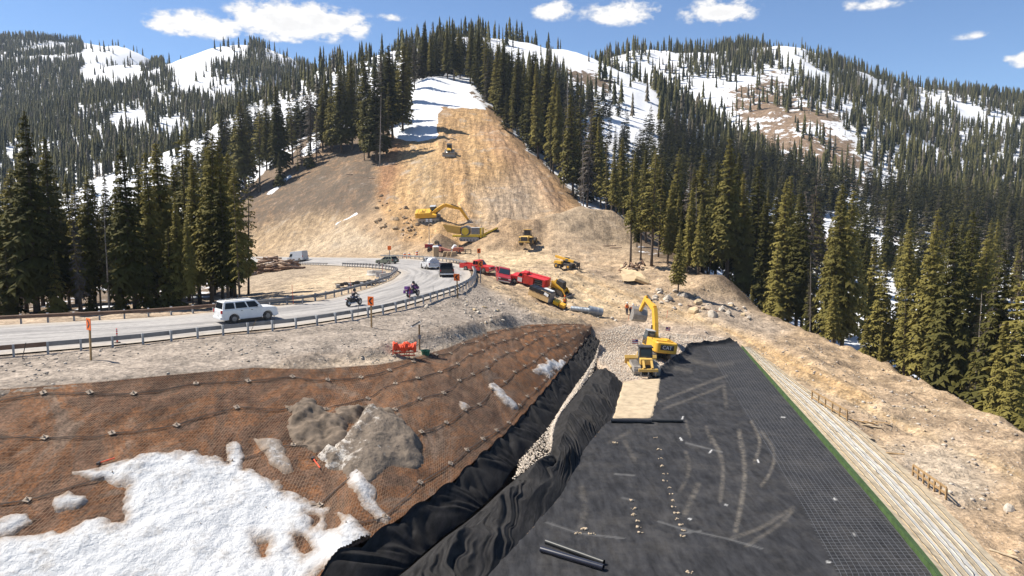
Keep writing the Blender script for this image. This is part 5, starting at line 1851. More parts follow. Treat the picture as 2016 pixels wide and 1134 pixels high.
def stones(name, xs, ys, zs, r0, r1, mat, label, cat, seed):
    rng = np.random.default_rng(seed)
    AV, AF, AT, off = [], [], [], 0
    wh = rng.integers(0, 5, len(xs))
    for v in range(5):
        ids = np.where(wh == v)[0]
        if not len(ids):
            continue
        vs, fs = STONES[v]
        s = r0 + (r1 - r0) * rng.uniform(0, 1, len(ids)) ** 3
        a = rng.uniform(0, 6.28, len(ids))
        ca, sa = np.cos(a)[:, None], np.sin(a)[:, None]
        el_ = rng.uniform(.7, 1.4, len(ids))[:, None]
        X = (vs[None, :, 0] * el_ * ca - vs[None, :, 1] * sa) * s[:, None] + xs[ids][:, None]
        Y = (vs[None, :, 0] * el_ * sa + vs[None, :, 1] * ca) * s[:, None] + ys[ids][:, None]
        Z = vs[None, :, 2] * s[:, None] + zs[ids][:, None] + s[:, None] * .2
        AV.append(np.stack([X, Y, Z], -1).reshape(-1, 3))
        AF.append((fs[None] + (np.arange(len(ids)) * len(vs))[:, None, None] + off).reshape(-1, 3))
        AT.append(np.repeat(rng.uniform(0, 1, len(ids)), len(vs)))
        off += len(ids) * len(vs)
    me = tri_mesh(name, np.concatenate(AV), np.concatenate(AF), mat, np.concatenate(AT))
    o = bpy.data.objects.new(name, me)
    COL.objects.link(o)
    return tag(o, label, cat, None, 'stuff')


def stone_mat(name, ca, cb):
    m, t, b = new_mat(name)
    c_ = t.mix(t.attr('tint'), ca, cb)
    n_ = t.noise(t.node('ShaderNodeNewGeometry').outputs['Position'], 6, 4, .6)
    t.link(t.mix(1.0, c_, t.ramp(n_, [(.3, .8), (.7, 1.2)]), 'MULTIPLY'), b.inputs['Base Color'])
    b.inputs['Roughness'].default_value = .9
    return m
M_STONE = stone_mat('field_stone', (.27, .225, .18), (.47, .41, .34))
M_RIVER = stone_mat('drain_rock', (.42, .345, .27), (.62, .545, .45))
grng = np.random.default_rng(8)


def scatter_px(polys, n, ymax=200, sheet=None):
    """points spread over the ground inside photo regions"""
    X, Y_, Z = [], [], []
    for poly in polys:
        g = [on_ground(px, py) for px, py in poly]
        x0, x1, y0, y1 = min(p.x for p in g), max(p.x for p in g), min(p.y for p in g), max(p.y for p in g)
        m = n * 6
        xs, ys = grng.uniform(x0, x1, m), grng.uniform(y0, y1, m)
        zs = bil(HT, xs, ys)
        ax, ay = proj(xs, ys, zs)
        ok_ = inpoly(ax, ay, poly) & (ys < ymax)
        ok_ &= bil(np.maximum(road_m, np.where(pad_in | sheet_in, 1.0, 0)), xs, ys) < .5
        k = np.where(ok_)[0][:n]
        X.append(xs[k]); Y_.append(ys[k]); Z.append(zs[k])
    return np.concatenate(X), np.concatenate(Y_), np.concatenate(Z)
x, y, z = scatter_px([[(-60, 700), (500, 660), (800, 615), (930, 565), (1010, 590), (1100, 632), (900, 685), (750, 718), (500, 724), (-60, 772)]], 5200)
cl = fbm(x, y, 5, 3, 501) + grng.uniform(-.5, .5, len(x))
k = cl > .28
stones('loose_stones', x[k], y[k], z[k], .02, .12, M_STONE, 'loose grey stones scattered over the road shoulder', 'stones', 11)
x, y, z = scatter_px([[(1460, 640), (1700, 700), (2010, 850), (2010, 1130), (1960, 1080), (1620, 780), (1480, 690)], [(1000, 560), (1100, 530), (1330, 540), (1450, 600), (1440, 660), (1340, 650), (1170, 640), (1060, 610)]], 700)
stones('loose_stones', x, y, z, .02, .19, M_STONE, 'loose tan stones scattered over the haul road and its banks', 'stones', 12)
x, y, z = scatter_px([[(1180, 655), (1230, 640), (1290, 655), (1380, 660), (1450, 668), (1352, 692), (1300, 735), (1226, 752), (1172, 722), (1186, 690)]], 9000)
stones('drain_gravel', x, y, z, .05, .11, M_RIVER, 'pale drain gravel heaped around the excavator and dozer', 'gravel', 13)
# gravel in the drain
a_, b_ = resample(T1[1:], 200), resample(T2[1:], 200)
ii = grng.integers(62, 196, 4200)
ff = grng.uniform(-.02, 1.05, 4200)
gp = a_[ii] + (b_[ii] - a_[ii]) * ff[:, None] + grng.normal(0, .04, (4200, 3)) * np.array([1, 1, .15])
stones('drain_gravel', gp[:, 0], gp[:, 1], gp[:, 2] + .10, .04, .09, M_RIVER, 'pale drain gravel lying in the trench between the black fabrics', 'gravel', 14)
# small soil clods in rows on the pad
cp = []
for (x0, y0, x1, y1, n) in [(1288, 862, 1345, 1056, 15), (1243, 985, 1262, 1048, 6)]:
    for k in range(n):
        q = k / (n - 1)
        p = PAD.at(x0 + (x1 - x0) * q ** .8 + mrng.uniform(-3, 3), y0 + (y1 - y0) * q ** .8)[0]
        if p is not None:
            for r_ in range(5):
                cp.append(p + V((mrng.uniform(-.16, .16), mrng.uniform(-.10, .10), .01)))
for px, py in ((1140, 1050), (1150, 1043), (1165, 1052), (1358, 1128), (1212, 872)):
    p = PAD.at(px, py)[0]
    for r_ in range(8):
        cp.append(p + V((mrng.uniform(-.2, .2), mrng.uniform(-.12, .12), .01)))
cp = np.array([tuple(p) for p in cp])
stones('soil_clods', cp[:, 0], cp[:, 1], cp[:, 2], .04, .12, stone_mat('dry_soil', (.33, .255, .17), (.44, .35, .25)), 'rows of small tan soil clods on the black pad', 'soil', 15)

# ------------------------------------------------------------ materials of made things
def paint_mat(name, c, rough=.35, dust=.25):
    return simple(name, c, rough, 0.0, .08, 1.5, 0, .5, dust)
P_WHITE, P_BLACK = paint_mat('white_paint', (.72, .72, .71), .3, .10), paint_mat('black_paint', (.02, .02, .022), .25, .12)
P_SILVER, P_GREEN = paint_mat('silver_paint', (.52, .52, .53), .35, .1), paint_mat('grey_green_paint', (.11, .125, .085), .35, .15)
P_VAN, P_RED = paint_mat('grey_van_paint', (.40, .42, .45), .4, .1), paint_mat('red_paint', (.56, .025, .022), .35, .10)
P_DRED = paint_mat('dark_red_paint', (.36, .02, .03), .35, .15)
P_YEL = paint_mat('machine_yellow', (.70, .385, .03), .4, .14)
P_LEMON = paint_mat('lemon_yellow', (.74, .50, .02), .45, .15)
P_OCHRE = paint_mat('worn_yellow', (.60, .37, .075), .5, .28)
M_BLK, M_RUB = simple('black_steel', (.03, .03, .032), .55, dust=.2), simple('rubber', (.03, .029, .028), .85, dust=.45)
M_STEEL = simple('worn_steel', (.30, .285, .265), .5, .35, .25, dust=.35)
M_GALV = simple('galvanised_steel', (.42, .43, .44), .5, .25, .15)
M_CHROME = simple('bright_metal', (.60, .60, .60), .3, .7)
M_GLASS = simple('dark_glass', (.012, .014, .017), .12, 0, .05, spec=.15)
M_WGLASS = simple('windscreen_glass', (.05, .075, .09), .08, 0, .05, spec=.8)
M_RLAMP, M_LAMP = simple('red_lamp', (.42, .012, .015), .25), simple('clear_lamp', (.72, .72, .70), .2)
M_ORANGE = simple('fluorescent_orange', (.85, .16, .02), .6, var=.06)
M_REDOR = simple('orange_red_plastic', (.80, .085, .03), .6, var=.12)
M_WOOD, M_WOOD2 = simple('timber', (.33, .215, .105), .85, var=.25, scale=5), simple('pale_timber', (.46, .36, .235), .85, var=.25, scale=4)
M_PLY = simple('plywood', (.50, .34, .16), .8, var=.15)
M_TARP = simple('black_plastic', (.022, .023, .026), .3, var=.2)
M_CONC = simple('concrete', (.50, .48, .445), .9, var=.15, bump=.3)
M_TRACK = simple('track_steel', (.36, .335, .30), .55, .2, .3, dust=.3)
M_WHT, M_GREY = simple('white_plastic', (.76, .76, .74), .5), simple('mid_grey', (.20, .20, .205), .6)
M_TANP = simple('tan_plastic', (.42, .30, .175), .55)
M_SKIN = simple('skin', (.42, .26, .19), .6)
M_FLAGR, M_FLAGB = simple('flag_red', (.45, .03, .045), .8), simple('flag_blue', (.04, .05, .20), .8)
M_BLUE = simple('blue_paint', (.04, .06, .17), .5)


def text_mesh(txt, size, depth=.01):
    cu = bpy.data.curves.new('lettering', 'FONT')
    cu.body, cu.size, cu.extrude, cu.align_x, cu.align_y = txt, size, depth, 'CENTER', 'CENTER'
    ob = bpy.data.objects.new('lettering', cu)
    COL.objects.link(ob)
    dg = bpy.context.evaluated_depsgraph_get()
    me = bpy.data.meshes.new_from_object(ob.evaluated_get(dg))
    bpy.data.objects.remove(ob)
    me.name = 'lettering'
    return me


def put(me, name, mat, parent, M):
    o = bpy.data.objects.new(name, me)
    if not me.materials:
        me.materials.append(mat)
    COL.objects.link(o)
    o.parent = parent
    o.matrix_basis = M
    return o


def wheel(parent, x, y, r, w, rim=M_STEEL, hub=.56, n=20):
    o = MB().loft([[(x + rr * math.cos(a), y + yy, r + rr * math.sin(a)) for a in [2 * math.pi * k / n for k in range(n)]] for rr, yy in ((r * .9, -w / 2), (r, -w * .36), (r, w * .36), (r * .9, w / 2))]).build('wheel', M_RUB, parent, smooth=False)
    s = 1 if y > 0 else -1
    mb = MB().cyl((x, y + s * w * .40, r), (x, y + s * (w / 2 + .015), r), r * hub, r * hub * .92, 16)
    for k in range(5):
        a = 2 * math.pi * k / 5
        mb.bar((x, y + s * (w / 2 + .02), r), (x + r * hub * .85 * math.cos(a), y + s * (w / 2 + .02), r + r * hub * .85 * math.sin(a)), .07 * r / .38, .03)
    mb.build('rim', rim, o)
    return o


def arch(xc, r, zb, n=9):
    ra = r * 1.16
    a0 = math.asin(max(-1, min(1, (zb - r) / ra)))
    return [(xc + ra * math.cos(a), r + ra * math.sin(a)) for a in np.linspace(math.pi - a0, a0, n)]


def quad(mb, a, b, c, d, off=.012):
    """thin pane standing slightly proud"""
    a, b, c, d = V(a), V(b), V(c), V(d)
    n = (b - a).cross(d - a).normalized() * off
    mb.add([a + n, b + n, c + n, d + n, a - n, b - n, c - n, d - n], [(0, 1, 2, 3), (7, 6, 5, 4), (0, 4, 5, 1), (1, 5, 6, 2), (2, 6, 7, 3), (3, 7, 4, 0)])


def lerp3(a, b, f):
    return V(a) + (V(b) - V(a)) * f


def car(name, label, cat, M, paint, kind, L=4.8, Wd=1.88, H=1.85, r=.38, group=None, glass=M_GLASS, trim=M_BLK, windscreen=M_WGLASS):
    o = thing(name, label, cat, M=M, group=group)
    w = Wd / 2
    zb = .30 if kind != 'wagon' else .22
    bl = {'suv': .625, 'wagon': .60, 'pickup': .585, 'van': .47}[kind] * H
    xr, xf = -L * .285, L * .315
    fx = L / 2
    hood = {'suv': L * .235, 'wagon': L * .18, 'pickup': L * .20, 'van': L * .37}[kind]
    top = [(fx - .02, zb + .08), (fx, bl * .68), (fx - .05, bl - .15), (fx - .22, bl - .04), (hood, bl + .03), (-fx + .05, bl + .02), (-fx, bl - .12), (-fx + .01, zb + .22), (-fx + .10, zb + .05)]
    prof = [(-fx + .2, zb)] + arch(xr, r, zb) + arch(xf, r, zb) + [(fx - .2, zb)] + top
    body = MB()
    if kind == 'pickup':
        bx = -L * .085
        # cab part of the lower body, then the load bed
        prof = [(bx, zb)] + arch(xf, r, zb) + [(fx - .2, zb)] + top[:5] + [(bx, bl + .03)]
        body.prism(prof, -w, w)
        body.build('body', paint, o, .05)
        bed = MB()
        bp = [(-fx + .1, zb + .15)] + arch(xr, r, zb + .15) + [(bx - .03, zb + .15), (bx - .03, bl + .06), (-fx, bl + .06), (-fx, zb + .35)]
        bed.prism(bp, w - .09, w).prism(bp, -w, -w + .09)
        bed.box(((-fx + bx) / 2, 0, zb + .42), (bx + fx - .04, Wd - .12, .1))
        bed.box((bx - .06, 0, (zb + bl) / 2 + .1), (.06, Wd - .12, bl - zb - .1))
        bed.build('load_bed', paint, o, .02)
        tg = MB().box((-fx + .03, 0, (bl + zb) / 2 + .16), (.09, Wd - .22, bl - zb - .26)).build('tailgate', paint, o, .02)
        MB().box((-fx - .025, 0, bl - .12), (.03, .3, .06)).build('handle', trim, tg)
    else:
        body.prism(prof, -w, w)
        body.build('body', paint, o, .07)
    # cabin
    if kind == 'suv':
        b0, b1, t0, t1, ti = -fx + .10, hood + .02, -fx + .24, hood - .56, .14
    elif kind == 'wagon':
        b0, b1, t0, t1, ti = -fx + .10, hood + .05, -fx + .55, hood - .85, .18
    elif kind == 'pickup':
        b0, b1, t0, t1, ti = bx + .01, hood + .03, bx + .22, hood - .62, .15
    else:
        b0, b1, t0, t1, ti = -fx + .03, hood + .05, -fx + .10, hood - .62, .12
    zt = H - .03
    wi, wo = w - ti, w - .05
    B = [(b0, wo, bl), (b1, wo, bl), (b1, -wo, bl), (b0, -wo, bl)]
    T = [(t0, wi, zt), (t1, wi, zt), (t1, -wi, zt), (t0, -wi, zt)]
    MB().loft([B, T]).build('cabin', paint, o, .06)
    mb = MB(); quad(mb, lerp3(lerp3(B[1], T[1], .08), lerp3(B[2], T[2], .08), .06), lerp3(lerp3(B[1], T[1], .08), lerp3(B[2], T[2], .08), .94), lerp3(lerp3(B[1], T[1], .9), lerp3(B[2], T[2], .9), .93), lerp3(lerp3(B[1], T[1], .9), lerp3(B[2], T[2], .9), .07), .018)
    mb.build('windscreen', windscreen, o)
    if kind != 'van':
        mb = MB(); quad(mb, lerp3(lerp3(B[0], T[0], .15), lerp3(B[3], T[3], .15), .07), lerp3(lerp3(B[0], T[0], .15), lerp3(B[3], T[3], .15), .93), lerp3(lerp3(B[0], T[0], .88), lerp3(B[3], T[3], .88), .92), lerp3(lerp3(B[0], T[0], .88), lerp3(B[3], T[3], .88), .08), .018)
        mb.build('rear_window', glass, o)
    spans = {'suv': [(.05, .30), (.33, .62), (.65, .93)], 'wagon': [(.08, .30), (.34, .60), (.64, .92)], 'pickup': [(.08, .47), (.52, .90)], 'van': [(.76, .97)]}[kind]
    for sgn, (i0, i1) in ((1, (0, 1)), (-1, (3, 2))):
        for f0, f1 in spans:
            lo = (.12, .86) if kind != 'van' else (.10, .60)
            q = [lerp3(lerp3(B[i0], T[i0], lo[0]), lerp3(B[i1], T[i1], lo[0]), f0), lerp3(lerp3(B[i0], T[i0], lo[0]), lerp3(B[i1], T[i1], lo[0]), f1),
                 lerp3(lerp3(B[i0], T[i0], lo[1]), lerp3(B[i1], T[i1], lo[1]), f1 - .01), lerp3(lerp3(B[i0], T[i0], lo[1]), lerp3(B[i1], T[i1], lo[1]), f0 + .01)]
            mb = MB(); quad(mb, *q, .016)
            mb.build('side_window', glass, o)
        # doors as thin proud panels with handles
        xd = [(b0 + .42 * (b1 - b0), b0 + .66 * (b1 - b0)), (b0 + .67 * (b1 - b0), b0 + .95 * (b1 - b0))] if kind in ('suv', 'wagon') else [(bx + .05, bx + .48 * (hood - bx)), (bx + .5 * (hood - bx), hood - .05)] if kind == 'pickup' else [(hood - 1.15, hood - .1)]
        for xa, xb in xd:
            d = MB().box(((xa + xb) / 2, sgn * (w + .004), (zb + bl) / 2 + .06), (xb - xa - .03, .016, bl - zb - .14)).build('door', paint, o)
            MB().box((xa + .12, sgn * (w + .025), bl - .13), (.16, .03, .035)).build('handle', trim, d)
        MB().box((hood - .45, sgn * (w + .10), bl + .10), (.12, .18, .16)).build('mirror', paint if kind != 'van' else trim, o, .02)
        MB().box((fx - .10, sgn * (w - .22), bl - .24), (.20, .36, .16)).build('headlight', M_LAMP, o, .02)
        MB().box((-fx + .03, sgn * (w - .10), bl - .14 if kind != 'van' else bl), (.13, .20 if kind != 'pickup' else .13, .26 if kind != 'wagon' else .16)).build('taillight', M_RLAMP, o, .02)
        MB().box((0, sgn * (w - .02), zb - .02), (L * .36, .14, .07)).build('side_step', trim, o)
        for xx in (xr, xf):
            wheel(o, xx, sgn * (w - .12), r, .25)
    MB().box((fx + .01, 0, zb + .20), (.16, Wd - .10, .24)).build('front_bumper', M_CHROME if kind == 'pickup' else paint, o, .04)
    MB().box((-fx - .02, 0, zb + .20), (.18, Wd - .10, .22)).build('rear_bumper', M_CHROME if kind == 'pickup' else paint, o, .04)
    MB().box((fx + .005, 0, bl - .27), (.05, Wd * .55, .24)).build('grille', trim, o, .02)
    MB().box((-fx - .06 if kind != 'pickup' else -fx - .115, 0, zb + .42 if kind != 'pickup' else zb + .20), (.02, .32, .15)).build('number_plate', M_WHT, o)
    if kind == 'suv':
        for sgn in (1, -1):
            MB().tube([(t0 + .1, sgn * (wi - .08), zt + .02), (t0 + .25, sgn * (wi - .08), zt + .07), (t1 - .25, sgn * (wi - .08), zt + .07), (t1 - .1, sgn * (wi - .08), zt + .02)], .022, 6).build('roof_rail', M_GALV, o)
    if kind == 'van':
        MB().box((-fx - .005, 0, H * .55), (.02, Wd * .86, H * .74)).build('rear_doors', paint, o)
    return o


def on_road(px, py, heading, side=0.0, fwd=0.0):
    p, n = ROAD.at(px, py)
    f = V((math.cos(heading), math.sin(heading), 0))
    l = V((-f.y, f.x, 0))
    c = p + l * side + f * fwd
    zc = ROAD.z(c.x, c.y) or p.z
    zf = ROAD.z(c.x + f.x * 1.4, c.y + f.y * 1.4) or zc
    zk = ROAD.z(c.x - f.x * 1.4, c.y - f.y * 1.4) or zc
    fx = V((f.x, f.y, (zf - zk) / 2.8)).normalized()
    up = fx.cross(l).normalized()
    return Matrix(((fx.x, l.x, up.x, c.x), (fx.y, l.y, up.y, c.y), (fx.z, l.z, up.z, zc + .005), (0, 0, 0, 1)))


car('suv', 'white SUV driving along the road beside the near guardrail', 'car', on_road(494, 634, R(42), .95), P_WHITE, 'suv', 4.85, 1.9, 1.88)
car('pickup_truck', 'black pickup truck seen from behind, rounding the bend', 'pickup truck', on_road(880, 546, R(97), 0, 2.6), P_BLACK, 'pickup', 5.8, 2.03, 1.93, .41)
wp = car('pickup_truck', 'silver white pickup truck with a covered load, ahead of the black pickup', 'pickup truck', on_road(855, 531, R(112), 0, 2.6), P_SILVER, 'pickup', 5.7, 2.0, 1.9, .40)
MB().loft([[(x, y * s, .95 + z) for y, z in ((-.9, 0), (-.85, .55), (-.4, .95), (.4, .95), (.85, .55), (.9, 0))] for x, s in ((-2.7, .9), (-2.3, 1.0), (-1.0, 1.0), (-.65, .9))]).build('load_cover', simple('grey_tarp', (.46, .47, .50), .6, var=.3, scale=4), wp, .05)
car('station_wagon', 'dark green station wagon on the far side of the bend', 'car', on_road(766, 519.5, R(143), 0, .5), P_GREEN, 'wagon', 4.8, 1.82, 1.5, .34)
car('van', 'grey high-roof cargo van on the far road', 'van', on_road(592, 514.5, R(148), 0, 1.0), P_VAN, 'van', 5.9, 2.05, 2.7, .37)
car('pickup_truck', 'bright red pickup truck parked just outside the bend guardrail', 'pickup truck', place_on(940, 534, R(-32), span=1.8), P_RED, 'pickup', 5.8, 2.03, 1.93, .41)
car('pickup_truck', 'dark red pickup truck facing the camera, beside the red service truck', 'pickup truck', place_on(988, 548, R(-85), span=1.8), P_DRED, 'pickup', 5.6, 2.03, 1.95, .41)

# ---- red service truck
st_ = thing('service_truck', 'large red service truck with open tool bay and white door panel', 'truck', M=place_on(1041, 562, R(150), span=2.0))
st_.scale = (.80, .80, .80)
w = 1.2
prof = [(.9, .55)] + arch(2.6, .52, .55) + [(3.6, .55), (3.75, .8), (3.75, 1.35), (3.55, 1.62), (2.1, 1.72), (.9, 1.72)]
MB().prism(prof, -w, w).build('body', P_RED, st_, .07)
MB().loft([[(.9, 1.1, 1.7), (2.15, 1.1, 1.7), (2.15, -1.1, 1.7), (.9, -1.1, 1.7)], [(.95, 1.0, 2.55), (1.65, 1.0, 2.55), (1.65, -1.0, 2.55), (.95, -1.0, 2.55)]]).build('cabin', P_RED, st_, .06)
mb = MB(); quad(mb, (2.10, -.95, 1.78), (2.10, .95, 1.78), (1.70, .88, 2.48), (1.70, -.88, 2.48), .02); mb.build('windscreen', M_WGLASS, st_)
for s in (1, -1):
    mb = MB(); quad(mb, (1.1, s * 1.09, 1.82), (1.95, s * 1.09, 1.82), (1.6, s * 1.02, 2.4), (1.1, s * 1.02, 2.4), .02); mb.build('side_window', M_GLASS, st_)
    MB().box((1.45, s * 1.215, 1.18), (.95, .02, .85)).build('door_panel', M_WHT, st_)
    wheel(st_, 2.6, s * 1.02, .5, .32, M_STEEL)
    for dx in (-1.9,):
        wheel(st_, dx, s * 1.0, .5, .5, M_STEEL)
    MB().box((3.72, s * .85, 1.25), (.12, .35, .25)).build('headlight', M_LAMP, st_)
MB().box((3.8, 0, .72), (.2, 2.4, .35)).build('front_bumper', M_CHROME, st_, .03)
sb = MB().box((-1.65, 0, 1.45), (4.7, 1.2, 1.6))
for s in (1, -1):
    sb.box((.25, s * .92, 1.5), (.9, .62, 1.7)); sb.box((-3.7, s * .92, 1.5), (.5, .62, 1.7)); sb.box((-1.7, s * .92, 2.27), (3.6, .62, .16)); sb.box((-1.7, s * .92, .78), (3.6, .62, .2))
bb = sb.build('service_body', P_RED, st_, .02)
for s in (1, -1):
    MB().box((-2.55, s * .80, 1.5), (1.9, .05, 1.3)).build('tool_bay', M_BLK, st_)
    for zz_ in (1.2, 1.6, 2.0):
        MB().box((-2.55, s * 1.0, zz_), (1.85, .35, .04)).build('shelf', M_STEEL, st_)
    for k in range(2):
        MB().box((-.55 - k * .72 + .1, s * 1.24, 1.5), (.66, .02, 1.28)).build('locker_door', P_RED, st_)
MB().box((0.5, .3, 2.5), (.6, 1.4, .5)).build('air_tank_box', P_RED, st_, .05)
MB().tube([(.75, -.9, 1.7), (.75, -.9, 3.0)], .07, 8).build('exhaust', M_CHROME, st_)


# ---- tracked machines
def track(parent, x0, x1, y, wd, hgt, r=None, n_sh=None, mat=M_TRACK):
    r = hgt / 2
    pts = []
    L = x1 - x0 - 2 * r
    for k in range(9):
        a = math.pi / 2 - math.pi * k / 8
        pts.append((x1 - r + r * math.cos(a), r + r * math.sin(a)))
    for k in range(9):
        a = -math.pi / 2 - math.pi * k / 8
        pts.append((x0 + r + r * math.cos(a), r + r * math.sin(a)))
    mb = MB().prism(pts, y - wd / 2, y + wd / 2)
    n_sh = n_sh or int((x1 - x0) / .2)
    for k in range(n_sh):
        x = x0 + r + L * (k + .5) / n_sh
        mb.box((x, y, hgt + .02), (.05, wd, .05)).box((x, y, .0), (.05, wd, .03))
    for sx, xc in ((1, x1 - r), (-1, x0 + r)):
        for k in range(7):
            a = (k - 3) * .42
            p = V((xc + sx * (r + .015) * math.cos(a), y, r + (r + .015) * math.sin(a)))
            mb.box(p, (.05, wd, .05), Matrix.Rotation(-a * sx, 4, 'Y'))
    o = mb.build('track', mat, parent)
    fr = MB().box(((x0 + x1) / 2, y, r), (L, wd * .6, hgt * .6))
    s = 1 if y > 0 else -1
    for k in range(6):
        x = x0 + r + L * k / 5
        MB().cyl((x, y + s * wd * .30, r * .62), (x, y + s * (wd / 2 + .02), r * .62), r * .34, n=10).build('roller', M_BLK, o)
    return o


def limb(name, prof, wd, mat, parent, y=0.0, bevel=.03):
    return MB().prism(prof, y - wd / 2, y + wd / 2).build(name, mat, parent, bevel)


def beam_profile(p0, p1, h0, hm, h1):
    """tapered box beam in the x-z plane"""
    p0, p1 = V((p0[0], 0, p0[1])), V((p1[0], 0, p1[1]))
    d = (p1 - p0).normalized()
    n = V((-d.z, 0, d.x))
    m = (p0 + p1) / 2
    P_ = [p0 - n * h0 / 2, m - n * hm / 2, p1 - n * h1 / 2, p1 + n * h1 / 2, m + n * hm / 2, p0 + n * h0 / 2]
    return [(p.x, p.z) for p in P_]


def bucket(parent, px, pz, size, wd, ang, mat, teeth=5):
    """digging bucket hanging at (px, pz), mouth turned by ang"""
    prof = [(0, 0), (.55, -.10), (.80, -.55), (.65, -1.0), (.15, -1.25), (-.35, -1.2), (-.30, -1.12), (.10, -1.12), (.52, -.92), (.66, -.55), (.45, -.2), (0, -.1)]
    ca, sa = math.cos(ang), math.sin(ang)
    tr = [(px + size * (x * ca - z * sa), pz + size * (x * sa + z * ca)) for x, z in prof]
    mb = MB().prism(tr, -wd / 2, wd / 2)
    side = [tr[0], tr[1], tr[2], tr[3], tr[4], tr[5]]
    mb.prism(side, wd / 2, wd / 2 + .04).prism(side, -wd / 2 - .04, -wd / 2)
    o = mb.build('bucket', mat, parent)
    tx, tz = tr[5]
    dx, dz = tr[5][0] - tr[4][0], tr[5][1] - tr[4][1]
    l = math.hypot(dx, dz)
    for k in range(teeth):
        y = -wd / 2 + wd * (k + .5) / teeth
        MB().bar((tx, y, tz), (tx + dx / l * .30 * size, y, tz + dz / l * .30 * size), .12, .07).build('tooth', M_STEEL, o)
    return o


def flag_on(parent, x, y, z, h=1.0, s=1):
    f = MB().tube([(x, y, z), (x + .05, y, z + h)], .018, 5).build('flag_pole', M_GREY, parent)
    g = MB()
    for k in range(5):
        if k % 2 == 0:
            g.box((x + .05, y + s * .32, z + h - .05 - k * .09), (.015, .6, .09))
    g.build('red_stripe', M_FLAGR, f)
    g = MB()
    for k in (1, 3):
        g.box((x + .05, y + s * .32, z + h - .05 - k * .09), (.015, .6, .09))
    g.build('white_stripe', M_WHT, f)
    MB().box((x + .05, y + s * .14, z + h - .1), (.024, .24, .2)).build('blue_canton', M_FLAGB, f)


